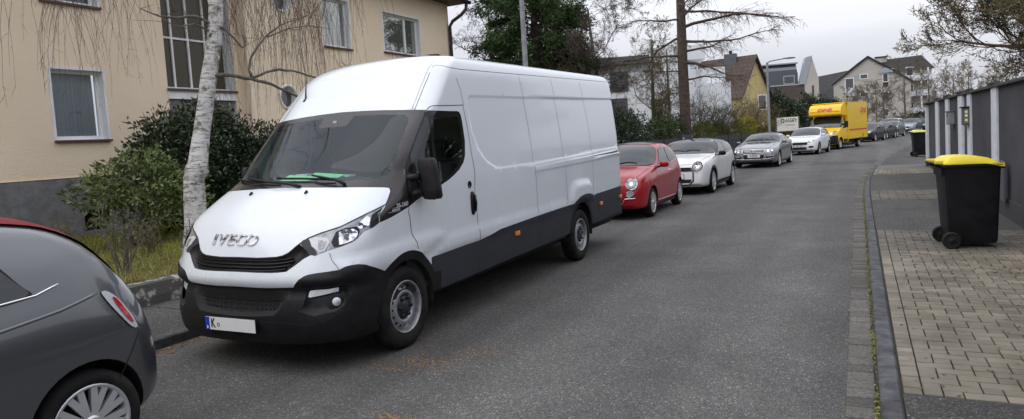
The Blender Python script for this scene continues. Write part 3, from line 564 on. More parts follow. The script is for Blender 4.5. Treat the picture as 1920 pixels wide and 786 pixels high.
# shingle-clad building with striped metal dormer
h = empty('shingle_building', (0,0,0), 0, 'brown shingle clad building with grey striped metal roof dormer', 'building'); M = frame((-9.6, 74, 0), R(14))
bxm(h, 'wall', 'wall_beige', M, 5.2, 6.3, 0, 5.4, -.2, -6); mb = MB(); mb.add([M(5.05,0,.1),M(6.35,0,.1),M(6.35,6.0,.1),M(5.75,8.3,.1),M(5.05,5.6,.1)], [(0,1,2,3,4)]); mb.add([M(6.35,0,.1),M(6.35,6.0,.1),M(6.35,6.0,-7),M(6.35,0,-7)], [(0,1,2,3)]); mb.build('gable_wall', 'wall_beige', h)
quad_uv('clad_slope', [M(-.5,1.2,.9), M(5.0,1.2,.9), M(5.0,5.6,0), M(-.5,5.6,0)], 'shingle', h)
quad_uv('roof', [M(-1,5.55,-.1), M(.6,5.55,-.1), M(1.0,7.7,-2.2), M(-.5,7.5,-2.2)], 'metal_dark', h)
for i in range(7):
    z = 5.65+i*.31; bxm(h, 'metal_strip', 'metal_roof' if i % 2 else 'metal_dark', M, -.6+i*.1, (.95 if i < 4 else 4.6), z, z+.309, -.25-i*.25, -.6-i*.25)
bxm(h, 'recess', 'metal_dark', M, .9, 4.6, 5.6, 6.90, -.9, -1.24); bxm(h, 'terrace_rail', 'metal_roof', M, .7, 5.0, 5.55, 5.68, .06, -.06); wn(h, lambda x, z, o=0: M(x, z, o-.88), 3.2, 4.3, 5.75, 6.6, fr='metal_roof')
bxm(h, 'roof_crest', 'metal_roof', M, .3, 4.7, 7.80, 7.92, -1.2, -3.0); mb = MB(); mb.add([M(4.55,5.6,.15),M(5.1,5.6,.15),M(5.8,8.35,.15),M(5.2,8.2,.15),M(4.55,5.6,-1),M(5.2,8.2,-1.),M(5.8,8.35,-1)], [(0,1,2,3),(0,3,5,4),(3,2,6,5)]); mb.build('metal_fin', 'metal_roof', h)
bxm(h, 'balcony', 'pipe', M, 1.2, 4.2, 2.6, 3.3, 1.6, .8); bxm(h, 'slot_window', 'pipe', M, 5.72, 5.86, 2.5, 5.4, .14, .10)
# long dark roofed block between
h = empty('long_house', (0,0,0), 0, 'low beige house under a long dark roof between shingle building and gable house', 'house'); M = frame((-7.5, 122, 0), R(4))
bxm(h, 'wall', 'wall_beige', M, 0, 11, 0, 5.2, 0, -6); quad_uv('roof', [M(-.5,5.0,.5), M(11,5.0,.5), M(11,10.4,-3), M(-.5,8.9,-3)], 'tiles_dark', h)
# big light grey gable apartment house
h = empty('gable_apartment_house', (0,0,0), 0, 'tall pale grey apartment house with asymmetric gable and dark roof', 'house'); M = frame((-2.9, 104, 0), R(6))
mb = MB(); mb.add([M(0,0),M(9.2,0),M(9.2,6.6),M(4.2,10.1),M(0,6.9),M(9.2,0,-10),M(9.2,6.6,-10)], [(0,1,2,3,4),(1,5,6,2)]); mb.build('wall', 'wall_beige', h)
for a, b in (((-.25, 6.75), (4.2, 10.15)), ((4.2, 10.15), (9.5, 6.4))):
    mb = MB(); mb.add([M(a[0],a[1],.25),M(b[0],b[1],.25),M(b[0],b[1]-.28,.25),M(a[0],a[1]-.28,.25),M(a[0],a[1],-10),M(b[0],b[1],-10)], [(0,1,2,3),(0,4,5,1)]); mb.build('roof', 'tiles_dark', h)
wn(h, M, 1.4, 2.5, 6.0, 7.4); bxm(h, 'window_panel', 'wall_white', M, 1.4, 2.5, 5.0, 6.0, .03, 0); wn(h, M, 3.2, 4.2, 7.1, 7.8); wn(h, M, 3.2, 4.2, 4.7, 5.4); bxm(h, 'window_panel', 'metal_roof', M, 2.5, 3.2, 7.0, 7.7, .02, 0)
for z0, z1, m in ((2.0,3.0,'pane_dark'),(4.3,5.3,'pane_dark'),(6.5,7.7,'pane_dark')): wn(h, M, 5.9, 6.6, z0, z1)
bxm(h, 'window_panel', MT['sill_red'] if False else 'shingle', M, 5.95, 6.55, 5.9, 6.45, .03, 0)
mb = MB(); mb.add([M(5.4,7.9,.3),M(6.25,8.4,.3),M(7.1,7.9,.3),M(7.1,7.7,.3),M(5.4,7.7,.3)], [(0,1,2,3,4)]); mb.build('window_gable', 'metal_roof', h)
M2 = frame(M(6.2, 0, -1.2), R(6)); 
mb = MB(); mb.add([M2(0,0),M2(5.6,0),M2(5.6,8.0),M2(0,8.0),M2(5.6,0,-6),M2(5.6,8.0,-6)], [(0,1,2,3),(1,4,5,2)]); mb.build('wing_wall', 'wall_beige', h)
mb = MB(); mb.add([M2(-2.0,9.6,-2.5),M2(4.9,9.9,-2.5),M2(5.9,7.9,.4),M2(5.9,7.9,.4),M2(-.5,7.9,.4),M2(6.0,7.9,-4.5)], [(0,4,2,1),(1,2,5)]); mb.build('wing_roof', 'tiles_dark', h)
for x0 in (4.15, 4.95): bxm(h, 'balcony_post', 'wall_white', M2, x0, x0+.16, 0, 8.0, .95, .8)
for z in (2.2, 4.4, 6.4): bxm(h, 'balcony', 'wall_white', M2, 2.2, 5.4, z, z+.7, .9, 0)
for z in (1.6, 3.9, 6.2):
    for x in (.7, 2.6): wn(h, M2, x, x+.9, z+.9, z+2.1)
bxm(h, 'chimney', 'wall_beige', M, 5.6, 6.9, 8.6, 10.0, -3.2, -4); bxm(h, 'chimney_cap', 'dark', M, 5.5, 7.0, 10.0, 10.15, -3.1, -4.1)
# low orange roofed neighbour glimpsed between van roof and conifer
h = empty('low_house', (0,0,0), 0, 'low house with pale orange wall glimpsed past the downpipe', 'house'); M = frame((-27, 36, 0), R(20)); bxm(h, 'wall', mat('wall_orange', (.45,.30,.2), .9), M, 0, 9, 0, 4.2, 0, -5); bxm(h, 'roof', 'roof_dark', M, -.3, 9.3, 4.2, 4.5, .3, -5.3)
# ================================================================ grey rendered wall on the right
MT['render_grey'] = mat('render_grey', (.038,.039,.044), .95, n=(.9,10), col2=(.070,.071,.079), ramp=(.35,.7), bump=(90,.9,.008))
MT['render_dark'] = mat('render_dark', (.030,.031,.036), .95, n=(20,5), col2=(.05,.05,.056), bump=(90,.8,.006))
MT['render_white'] = mat('render_white', (.66,.68,.73), .95, n=(8,5), col2=(.58,.60,.65), bump=(120,.6,.004))
MT['coping'] = mat('coping', (.028,.028,.032), .6, n=(4,4), col2=(.05,.05,.055))
WX = 1.96
wl = empty('boundary_wall', (0,0,0), 0, 'long dark grey rendered boundary wall with white pilasters and black coping', 'wall')
mb = MB(); mb.box(WX, WX+.25, -3, 26.0, .38, 2.06); mb.build('wall_panel', 'render_grey', wl)
mb = MB(); mb.box(WX-.025, WX+.26, -3, 26.0, .02, .38); mb.build('plinth', 'render_dark', wl)
mb = MB(); mb.box(WX-.06, WX+.31, -3, 26.0, 2.061, 2.11); bevel(mb.build('coping', 'coping', wl), .012)
for y0, y1, wd in ((4.2,4.55,.06),(7.3,7.65,.06),(10.2,10.2,.06),(13.12,13.62,.03),(15.95,16.42,.03),(17.05,17.75,.04),(19.6,20.2,.04),(22.0,22.7,.04)):
    if y1-y0 < .1: continue
    if y0 in (4.2, 7.3): continue
    mb = MB(); mb.box(WX-wd, WX, y0, y1, .36, 2.058); mb.build('pilaster', 'render_white', wl); mb = MB(); mb.box(WX-wd-.04, WX+.02, y0-.04, y1+.04, 2.112, 2.155); bevel(mb.build('pilaster_cap', 'coping', wl), .01)
ep = empty('gate_pillar', (0,0,0), 0, 'white faced end pillar of the grey wall with dark foot and black cap', 'pillar')
mb = MB(); mb.box(WX-.07, WX+.40, 25.2, 25.55, .35, 2.02); mb.build('shaft', 'render_white', ep); mb = MB(); mb.box(WX-.08, WX+.41, 25.19, 25.6, .02, .35); mb.build('foot', 'render_dark', ep); mb = MB(); mb.box(WX-.13, WX+.46, 25.12, 25.66, 2.02, 2.09); bevel(mb.build('cap', 'coping', ep), .01)
# letterbox and intercom
mb_ = empty('letter_box', (WX, 18.75, 1.6), 0, 'small grey metal letterbox on the wall between two white pilasters', 'letterbox')
mb = MB(); mb.box(-.14, 0, -.19, .19, -.15, .13); bevel(mb.build('case', mat('box_grey', (.30,.31,.33), .4, .5), mb_), .02); mb = MB(); mb.box(-.17, 0, -.21, .21, .131, .16); bevel(mb.build('lid', 'metal_dark', mb_), .01); mb = MB(); mb.box(-.146, -.141, -.12, .12, .04, .07); mb.build('slot', 'dark', mb_)
ic = empty('intercom', (WX-.032, 16.18, 1.64), 0, 'dark intercom housing with yellowish call panel on a white pilaster', 'intercom')
mb = MB(); mb.box(-.10, 0, -.13, .17, -.19, .15); bevel(mb.build('housing', 'metal_dark', ic), .01); mb = MB(); mb.box(-.13, 0, -.15, .20, .151, .175); mb.build('hood', 'dark', ic)
mb = MB(); mb.box(-.085, -.015, -.136, -.131, -.15, .12); pn = mb.build('call_panel', mat('brass_panel', (.26,.25,.10), .4, .3), ic)
for z in (-.09, 0, .07): mb = MB(); mb.box(-.075, -.03, -.142, -.137, z-.022, z+.022); mb.build('button', 'pvc', pn)
mb = MB(); mb.box(WX-.09, WX-.061, 12.2, 12.5, .35, .95); tag(bevel(mb.build('meter_box', 'metal_dark'), .01), 'dark flat box low on the grey wall behind the bin', 'meter box')
# ---------------------------------------------------------------- wheeled bins
MT['bin_body'] = mat('bin_body', (.005,.0055,.007), .5, spec=.25, n=(5,4), col2=(.010,.0105,.013), bump=(200,.2,.001)); MT['bin_lid'] = mat('bin_lid', (.78,.62,.02), .45, n=(3,4), col2=(.70,.55,.03)); MT['bin_lid_pale'] = mat('bin_lid_pale', (.62,.66,.12), .5)
def wheelie(loc, rz, lab, lidm='bin_lid', open_=0., grp=None):
    b = empty('wheelie_bin', loc, rz, lab, 'bin', grp)
    # local: handle/wheels side at -x, front at +x; widths along y
    mb = MB(); sec = []
    for z, x0, x1, hy in ((.06,-.20,.265,.215),(.10,-.215,.275,.23),(.55,-.24,.288,.255),(.92,-.262,.30,.275),(.965,-.266,.305,.28)):
        r_ = .03; pts = []
        for (cx_, cy_, a0) in ((x1-r_, hy-r_, 0), (x0+r_, hy-r_, 90), (x0+r_, -hy+r_, 180), (x1-r_, -hy+r_, 270)):
            for a in (0, 30, 60, 90): t = R(a0+a); pts.append((cx_+r_*math.cos(t), cy_+r_*math.sin(t), z))
        sec.append(pts)
    V = [p for s in sec for p in s]; n = 16; mb.add(V, [(i*n+j, i*n+(j+1) % n, (i+1)*n+(j+1) % n, (i+1)*n+j) for i in range(4) for j in range(n)]+[tuple(range(n-1, -1, -1))], sm=True); mb.build('body', 'bin_body', b, sharp=40)
    mb = MB(); mb.box(-.295, .325, -.30, .30, .955, .995); bevel(mb.build('rim', 'bin_body', b), .012); mb = MB(); mb.box(.30, .342, -.27, .27, .93, .955); bevel(mb.build('front_lip', 'bin_body', b), .008)
    # lid: shallow dome, sloping to the front
    mb = MB(); nx, ny = 14, 12; vs = []
    for i in range(nx+1):
        for j in range(ny+1):
            s = i/nx; t = j/ny*2-1; x = -.28+.605*s; y = t*.30; ed = min(1, (1-abs(t))*6, s*7+.15, (1-s)*6+.05); h = .022+.065*min(1, ed)**.6+.035*math.sin(math.pi*min(1, s*1.05))-.055*s
            if .12 < s < .85 and abs(t) < .55: h += .006
            vs.append((x, y, .985+h))
    k = ny+1; F_ = [(i*k+j, (i+1)*k+j, (i+1)*k+j+1, i*k+j+1) for i in range(nx) for j in range(ny)]; bd = [i*k for i in range(nx+1)]+[nx*k+j for j in range(1, k)]+[i*k+ny for i in range(nx-1, -1, -1)]+[j for j in range(ny-1, 0, -1)]
    m0 = len(vs); vs += [(vs[q][0], vs[q][1], .994) for q in bd]; F_ += [(bd[q], bd[(q+1) % len(bd)], m0+(q+1) % len(bd), m0+q) for q in range(len(bd))]; mb.add(vs, F_, sm=True); lid = mb.build('lid', lidm, b, sharp=45)
    for y in (-.24, .24):
        mb = MB(); mb.box(-.36, -.24, y-.03, y+.03, 1.005, 1.045); bevel(mb.build('hinge_arm', lidm, lid), .01)
    mb = MB(); mb.tube([(-.28, -.22, .96), (-.345, -.22, 1.0), (-.36, -.20, 1.01), (-.36, .20, 1.01), (-.345, .22, 1.0), (-.28, .22, .96)], .016, 8); mb.build('handle', 'bin_body', b)
    mb = MB(); mb.box(-.285, -.25, -.22, .22, .86, .95); mb.build('bracket', 'bin_body', b)
    for y in (-.27, .27):
        mb = MB(); mb.lathe([(y-.028, .085), (y-.022, .100), (y+.022, .100), (y+.028, .085)], (-.20, 0, .10), 'y', 28); mb.lathe([(y-.026, .086), (y-.020, .07), (y-.015, .03), (y-.030, .02), (y-.030, .001)], (-.20, 0, .10), 'y', 20); mb.lathe([(y+.026, .086), (y+.020, .07), (y+.015, .03), (y+.030, .02), (y+.030, .001)], (-.20, 0, .10), 'y', 20); mb.build('wheel', 'rubber', b)
    mb = MB(); mb.tube([(-.20, -.26, .10), (-.20, .26, .10)], .014, 6); mb.build('axle', 'metal_dark', b); return b
wheelie((1.12, 9.78, .10), R(6), 'black wheeled bin with bright yellow lid standing on the block paving by the wall')
wheelie((2.22, 32.9, .05), R(8), 'black wheeled bin with pale lid far down by the end of the grey wall', 'bin_lid_pale')
wheelie((-6.55, 34.2, .10), R(90), 'dark bin with pale yellow lid half hidden behind the silver coupe', 'bin_lid_pale')
# ---------------------------------------------------------------- lamp posts, sign
MT['galv'] = mat('galv', (.12,.125,.13), .6, .3, n=(8,5), col2=(.17,.175,.18))
def lamp(loc, h, arm, rz, lab, r0_=.07, r1_=.045, head=True):
    L_ = empty('street_lamp', loc, rz, lab, 'street lamp', 'street lamps'); mb = MB(); mb.tube([(0,0,0),(0,0,1.1),(0,0,1.12),(0,0,h)], [r0_*1.25,r0_*1.25,r0_,r1_], 12); mb.build('pole', 'galv', L_)
    mb = MB(); mb.tube([(0,0,h-.03),(.15,0,h+.06),(arm,0,h+.14)], [.035,.03,.028], 8); mb.build('arm', 'galv', L_)
    mb = MB(); mb.lathe([(arm-.08,.01),(arm-.02,.06),(arm+.3,.10),(arm+.55,.06),(arm+.62,.01)], (0,0,h+.15), 'x', 12)
    for i, v in enumerate(mb.v): mb.v[i] = (v[0], v[1]*1.3, h+.15+(v[2]-h-.15)*.55)
    hd = mb.build('lamp_head', 'galv', L_); mb = MB(); mb.box(arm+.05, arm+.5, -.07, .07, h+.105, h+.12); mb.build('lamp_glass', 'clear_lens', hd)
lamp((-6.95, 14.85, .1), 8.2, 1.2, R(0), 'tall grey lamp post rising behind the white van roof')
lamp((-4.55, 42.0, .1), 5.15, .9, R(8), 'grey lamp post behind the silver coupe with arm over the road', .075, .06)
lamp((1.9, 92, .1), 6.1, 1.6, R(10), 'distant lamp post with arm in front of the pale gable house', .07, .05)
lamp((8.6, 104, .1), 5.0, 1.2, R(10), 'farthest lamp post beyond the row of parked cars', .07, .05)
sg = empty('notice_board', (-4.3, 50.5, .1), R(6), 'white notice board with dark heading on two posts beyond the white hatchback', 'sign')
for x in (-.72, .72): mb = MB(); mb.box(x-.035, x+.035, -.03, .03, 0, 2.12); mb.build('post', 'metal_dark', sg)
mb = MB(); mb.box(-.68, .68, -.02, .02, 1.15, 2.08); mb.build('board', 'plate_white', sg)
for s_, sz, x, z in (('WART', .24, .22, 1.80),): t = text(s_, sz, 'ink', sg, 'board_lettering', .002, 0, .006, xs=1.1); orient(t, (x, -.024, z), (1,0,0), (0,0,1))
mb = MB(); mb.box(-.42, -.20, -.026, -.021, 1.72, 1.98); mb.build('board_emblem', 'ink', sg); mb = MB(); mb.box(-.37, -.25, -.030, -.027, 1.77, 1.93); mb.build('board_emblem', 'plate_white', sg)
mb = MB(); 
for z in (1.58, 1.52): mb.box(-.1, .45, -.024, -.021, z-.008, z+.008)
for k_ in range(5): mb.box(-.08+.13*k_, -.0+.13*k_, -.024, -.021, 1.925, 1.99)
mb.build('board_lines', 'cladding', sg)
MT['pvc_grey'] = mat('pvc_grey', (.5, .5, .52), .4)
MT['rl'] = mat('running_lens', (.50, .51, .53), .3, coat=.5)
# ================================================================ large white van
def strip(pts3, nrm, width, off, closed=False):
    """ribbon along 3D polyline lying on a surface"""
    mb = MB(); n = len(pts3); vs = []
    for i in range(n):
        a = pts3[max(i-1, 0)]; b = pts3[min(i+1, n-1)]; d = (b-a); d /= max(np.linalg.norm(d), 1e-9)
        s = np.cross(d, nrm[i]); s /= max(np.linalg.norm(s), 1e-9)
        vs += [tuple(pts3[i]+s*width/2+nrm[i]*off), tuple(pts3[i]-s*width/2+nrm[i]*off)]
    mb.add(vs, [(2*i, 2*i+1, 2*i+3, 2*i+2) for i in range(n-1)]); return mb
VP = dict(
 P=[(.20,-.86),(.30,-.92),(.42,-.93),(.60,-.90),(.66,-.87),(.72,-.90),(.80,-.875),(.90,-.83),(1.0,-.775),(1.13,-.68),(1.25,-.55),(1.36,-.38),(1.44,-.22),(1.49,-.12),(1.60,.01),(2.035,.52),(2.10,.585),(2.2,.675),(2.3,.77),(2.38,.84),(2.45,.93),(2.50,1.02),(2.54,1.11),(2.57,1.2),(2.595,1.32),(2.61,1.5)],
 S=[(.20,.93),(.32,.985),(.45,1.0),(.9,1.01),(1.3,1.01),(1.5,1.0),(1.9,.965),(2.25,.92),(2.40,.893),(2.45,.875),(2.50,.845),(2.535,.79),(2.565,.69),(2.59,.5),(2.61,.25)],
 D=[(.2,.55),(.6,.56),(.85,.54),(1.0,.47),(1.15,.47),(1.28,.65),(1.38,.72),(1.46,.62),(1.52,.52),(1.75,.36),(2.05,.24),(2.4,.27),(2.56,.3)])
def van_pos(a, w):
    b = np.abs(a); sg = np.sign(a); p = pch(w, VP['P']); S = pch(w, VP['S']); D = pch(w, VP['D']); ph = np.clip(b, 0, 1)*np.pi/2; vc = p+D; n = 2.7
    u = S*np.sin(ph)**(2/n); v = p+D*(1-np.cos(ph)**(2/n))+np.clip(b-1, 0, 1)*(1.6-vc)+np.clip(b-2, 0, 4.24)
    c = np.clip(b-6.24, 0, 1)*np.pi/2; v = v+.1*np.sin(c); u = u-.1*(1-np.cos(c)); u = u*(1-np.clip(b-7.24, 0, 1))
    return np.stack([sg*u, v, w+.012*v], -1)
def van_nrm(a, w):
    e = 2e-3; P1 = van_pos(a+e, w)-van_pos(a-e, w); P2 = van_pos(a, w+e)-van_pos(a, w-e); n = np.cross(P1, P2); return n/np.maximum(np.linalg.norm(n, axis=-1, keepdims=True), 1e-9)
def van_ab(v, w):
    """(v,w) on the side -> surface parameter a"""
    w = np.asarray(w, float); v = np.asarray(v, float); p = pch(w, VP['P']); D = pch(w, VP['D']); vc = p+D
    c = np.clip(1-(v-p)/D, 0, 1)**(2.7/2); return np.where(v < vc, np.arccos(c)/(np.pi/2), np.where(v < 1.6, 1+(v-vc)/(1.6-vc), 2+(v-1.6)))
def circ(v0, w0, r, a0, a1, n):
    t = np.radians(np.linspace(a0, a1, n)); return v0+r*np.cos(t), w0+r*np.sin(t)
def lp(*s): return [tuple(p) for p in s]
WS_TOP = [(0,2.046),(.108,2.04),(.265,2.03),(.449,2.016),(.686,2.004),(.77,2.000)]
WIN_FRONT = [(.753,1.968),(.751,1.89),(.749,1.812),(.749,1.719),(.748,1.629),(.744,1.573),(.736,1.517),(.791,1.427),(.863,1.358),(.965,1.289),(1.079,1.218),(1.134,1.183)]
SURR = WS_TOP+WIN_FRONT+[(1.09,1.153),(1.028,1.126),(.993,1.115),(.94,1.104),(.90,1.16),(.845,1.239),(.797,1.283),(.755,1.33),(.715,1.355),(.678,1.362),(.584,1.371),(.497,1.378),(.347,1.387),(.209,1.394),(.085,1.400),(0,1.403)]
CLEAR = [(0,1.905),(.06,1.907),(.072,1.998),(.126,1.995),(.278,1.988),(.386,1.978),(.507,1.968),(.56,1.94),(.581,1.891),(.594,1.738),(.607,1.653),(.614,1.569),(.612,1.482),(.598,1.442),(.553,1.431),(.412,1.435),(.282,1.439),(.1,1.443),(0,1.445)]
WINDOW = [(.753,1.968),(.788,1.994),(.803,1.996),(1.018,1.991),(1.216,1.987),(1.40,1.986),(1.445,1.978),(1.477,1.955),(1.515,1.883),(1.542,1.791),(1.568,1.698),(1.569,1.626),(1.563,1.554),(1.524,1.491),(1.454,1.43),(1.384,1.383),(1.339,1.348),(1.297,1.323),(1.261,1.298),(1.202,1.265),(1.151,1.235),(1.134,1.183)]+WIN_FRONT[-2:0:-1]
GL1 = [(.797,1.945),(.845,1.93),(.924,1.855),(.982,1.781),(1.022,1.708),(1.06,1.622),(1.075,1.536),(1.08,1.463),(1.085,1.40),(.997,1.403),(.913,1.415),(.836,1.511),(.775,1.60),(.77,1.65),(.769,1.715),(.767,1.78),(.768,1.847),(.781,1.901)]
GL2 = [(.934,1.913),(1.09,1.92),(1.249,1.927),(1.40,1.932),(1.44,1.91),(1.462,1.87),(1.482,1.812),(1.506,1.739),(1.515,1.661),(1.519,1.583),(1.486,1.508),(1.39,1.44),(1.316,1.39),(1.264,1.355),(1.215,1.325),(1.15,1.395),(1.138,1.466),(1.128,1.536),(1.10,1.621),(1.065,1.707),(1.01,1.81)]
HOODF = [(0,.903),(.073,.901),(.123,.905),(.176,.909),(.212,.919),(.242,.938),(.262,.96),(.281,.985),(.301,1.005),(.345,1.042),(.382,1.058),(.42,1.073),(.488,1.092),(.559,1.111),(.611,1.134),(.666,1.157),(.718,1.179),(.784,1.206),(.844,1.235)]
LAMP = [(.301,1.003),(.345,1.040),(.382,1.056),(.42,1.07),(.488,1.09),(.559,1.109),(.611,1.132),(.666,1.155),(.718,1.177),(.784,1.204),(.842,1.231),(.875,1.19),(.905,1.151),(.935,1.104),(.875,1.073),(.795,1.058),(.768,1.027),(.739,1.001),(.682,.985),(.626,.968),(.567,.955),(.512,.942),(.469,.926),(.428,.911),(.393,.921),(.348,.963)]
GRILLE = [(0,.903),(.073,.900),(.123,.904),(.176,.908),(.212,.918),(.242,.937),(.262,.959),(.281,.984),(.300,1.001),(.348,.963),(.393,.919),(.351,.895),(.317,.862),(.285,.832),(.255,.806),(.206,.800),(.166,.797),(.09,.797),(0,.799)]
BUMPER = [(0,.684),(.085,.680),(.161,.682),(.231,.686),(.300,.688),(.320,.715),(.342,.747),(.375,.772),(.40,.782),(.46,.790),(.54,.795),(.626,.799),(.665,.815),(.706,.822),(.778,.823),(.844,.810),(.90,.788),(.956,.765),(1.027,.715),(1.07,.60),(1.455,.55),(1.455,.385),(1.30,.385),(1.0,.33),(.9,.25),(0,.25)]
LOWG = [(0,.655),(.057,.654),(.154,.657),(.278,.661),(.264,.626),(.25,.591),(.223,.521),(.192,.48),(.134,.474),(.08,.466),(0,.461)]
FOGP = [(.384,.668),(.454,.674),(.527,.679),(.603,.683),(.682,.684),(.692,.601),(.678,.534),(.61,.493),(.529,.484),(.451,.472),(.39,.495),(.331,.517),(.373,.55),(.382,.608)]
CLAD = [(1.36,.60),(1.37,.697),(1.457,.697),(1.539,.699),(1.625,.701),(1.715,.702),(1.774,.701),(1.835,.702),(1.941,.724),(2.102,.748),(2.331,.751),(2.829,.758),(3.349,.762),(3.888,.763),(4.17,.764),(4.25,.80),(4.38,.835),(4.56,.85),(4.72,.845),(4.86,.82),(4.97,.785),(5.1,.797),(5.424,.798),(5.892,.799),(6.4,.80),(7.3,.80),(8.24,.80),(8.24,.385),(1.36,.385)]
RECESS = [(1.62,2.10),(1.673,2.144),(1.9,2.146),(2.523,2.15),(3.451,2.158),(4.489,2.166),(6.2,2.18),(6.95,2.18),(6.95,1.42),(6.2,1.42),(5.183,1.401),(4.036,1.379),(3.066,1.363),(2.552,1.371),(2.2,1.376),(2.092,1.39),(1.96,1.446),(1.863,1.528),(1.80,1.60),(1.70,1.8)]
RAIL = [(3.06,1.345),(4.419,1.357),(6.2,1.382),(6.95,1.382),(6.95,1.29),(6.2,1.29),(4.879,1.277),(3.063,1.263)]
BLIS = [(4.03,.70),(4.05,.80),(4.08,.90),(4.13,.985),(4.22,1.04),(4.34,1.063),(4.62,1.063),(4.82,1.045),(4.93,.99),(4.975,.90),(4.99,.80),(4.99,.70)]
BULGE = [(1.42,.70),(1.43,.775),(1.46,.81),(1.50,.84),(1.56,.848),(1.68,.849),(2.1,.848),(3.0,.84),(4.03,.842),(4.03,.70)]
FEND = [(.554,.871),(.623,.886),(.78,.912),(.871,.924),(.966,.932),(1.06,.937),(1.175,.947),(1.40,.955),(1.47,.93),(1.52,.87),(1.53,.83),(1.42,.76),(1.3,.70),(.7,.70),(.56,.8)]
def van_disp(Q):
    d = np.zeros(len(Q))
    def reg(poly, depth, soft):
        nonlocal d
        P = np.array(poly); 
        ins = inpoly(Q, poly); dist = pdist(Q, poly)*np.where(ins, 1, -1)
        t = np.clip(dist/soft, 0, 1); d += depth*t*t*(3-2*t)
    reg(RECESS, -.011, .016); reg(RAIL, .012, .016); reg(BLIS, .035, .09); reg(BULGE, .012, .03); reg(FEND, .022, .09)
    reg([(0, .903), *GRILLE[1:-1], (0, .799), (-.3, .799), (-.3, .903)], -.030, .025)
    reg([*LOWG[:-1], (0, .461), (-.3, .461), (-.3, .655)], -.07, .05); reg(FOGP, -.035, .03)
    reg([(.30, .688), (.40, .776), (.626, .792), (.706, .815), (.80, .81), (.95, .75), (.95, .70), (.6, .683)], .012, .015)
    return d
def islands(T):
    par = {}
    def fd(a):
        while par.setdefault(a, a) != a: par[a] = par[par[a]]; a = par[a]
        return a
    for t in T:
        a, b, c = (fd(int(q)) for q in t); par[a] = b; par[fd(b)] = fd(c)
    g = {}
    for i, t in enumerate(T): g.setdefault(fd(int(t[0])), []).append(i)
    return [T[i] for i in g.values() if len(i) > 3]
def build_van():
    van = empty('cargo_van', (-4.40, 4.68, 0), 0, 'large white high roof cargo van with black bumper and chrome lettering on its bonnet', 'van', 'vehicles parked along the left kerb')
    fo = [van_ab(*map(np.array, circ(0, .36, .385, 188, -8, 26))), circ(0, .36, .385, 188, -8, 26)[1]]
    ro = [van_ab(*map(np.array, circ(4.10, .36, .385, 188, -8, 26))), circ(4.10, .36, .385, 188, -8, 26)[1]]
    FO = list(zip(fo[0], fo[1])); RO = list(zip(ro[0], ro[1])); FO[0] = (FO[0][0], .25); FO[-1] = (FO[-1][0], .25); RO[0] = (RO[0][0], .25); RO[-1] = (RO[-1][0], .25)
    tr = circ(4.10, .36, .455, 172, 5, 26); RTR = list(zip(van_ab(*tr), tr[1])); RTR = [(RTR[0][0], .386)]+RTR+[(RTR[-1][0], .386)]
    tf = circ(0, .36, .462, 150, -4, 30); FTR = list(zip(van_ab(*tf), tf[1])); FTR = [(FTR[0][0], .386)]+FTR+[(FTR[-1][0], .386)]
    xs = np.concatenate([np.linspace(0, 1, 34), np.linspace(1, 2, 30)[1:], np.arange(2.05, 6.24, .06), np.linspace(6.24, 7.24, 7), np.linspace(7.24, 8.24, 8)[1:]])
    ys = np.concatenate([np.arange(.25, 2.40, .036), [2.40, 2.43, 2.46, 2.49, 2.515, 2.535, 2.55, 2.565, 2.58, 2.595, 2.61]])
    rin = lambda P, k: [((p[0]-.0)+0, p[1]) for p in P]
    loops = [(l, True) for l in (SURR, CLEAR, WINDOW, GL1, GL2, GRILLE, LAMP, BUMPER, LOWG, FOGP, CLAD, FO, RO, RTR, FTR)]
    loops.append(([(3.09, 1.328), (4.419, 1.340), (6.93, 1.366), (6.93, 1.306), (4.879, 1.294), (3.09, 1.280)], True))
    for poly, o in ((RECESS, .017), (RAIL, .017)):
        loops.append((poly, True)); c = np.mean(poly, 0); q = []
        n = len(poly)
        for i in range(n):
            a = np.array(poly[i-1]); b = np.array(poly[i]); e = np.array(poly[(i+1) % n]); d1 = b-a; d2 = e-b; n1 = np.array([d1[1], -d1[0]]); n2 = np.array([d2[1], -d2[0]])
            nn = n1/np.linalg.norm(n1)+n2/np.linalg.norm(n2); nn /= max(np.linalg.norm(nn), .3); q.append(tuple(b+nn*o*.99))
        if inpoly(q, poly).all(): loops.append((q, True))
    P, T = cdt(xs, ys, loops)
    C3 = P[T].mean(1); Q3 = van_pos(P[:, 0], P[:, 1])+van_nrm(P[:, 0], P[:, 1])*van_disp(P)[:, None]
    Q3[P[:, 0] < 1e-6, 0] = 0; Q3[P[:, 0] > 8.2399, 0] = 0
    lab = np.full(len(T), 'body', dtype=object)
    lab[inpoly(C3, CLAD)] = 'lower_cladding'; lab[inpoly(C3, RTR)] = 'arch_trim'; lab[inpoly(C3, BUMPER)] = 'bumper'; lab[inpoly(C3, SURR)] = 'windscreen_surround'; lab[inpoly(C3, CLEAR)] = 'windscreen'
    lab[inpoly(C3, WINDOW)] = 'window_surround'; lab[inpoly(C3, GL1)] = 'x'; lab[inpoly(C3, GL2)] = 'x'
    lab[inpoly(C3, GRILLE)] = 'grille'; lab[inpoly(C3, LAMP)] = 'x'; lab[inpoly(C3, LOWG)] = 'air_intake'; lab[inpoly(C3, FOGP)] = 'fog_lamp_panel'
    lab[(C3[:, 1] < .69) & (C3[:, 0] < 1.06) & (lab == 'body')] = 'bumper'; lab[inpoly(C3, FTR) & (lab == 'body')] = 'bumper'; lab[inpoly(C3, FTR) & (lab == 'lower_cladding')] = 'bumper'
    lab[inpoly(C3, FO) | inpoly(C3, RO)] = 'no'; lab[(C3[:, 1] < .386) & (C3[:, 0] > 1.30)] = 'no'
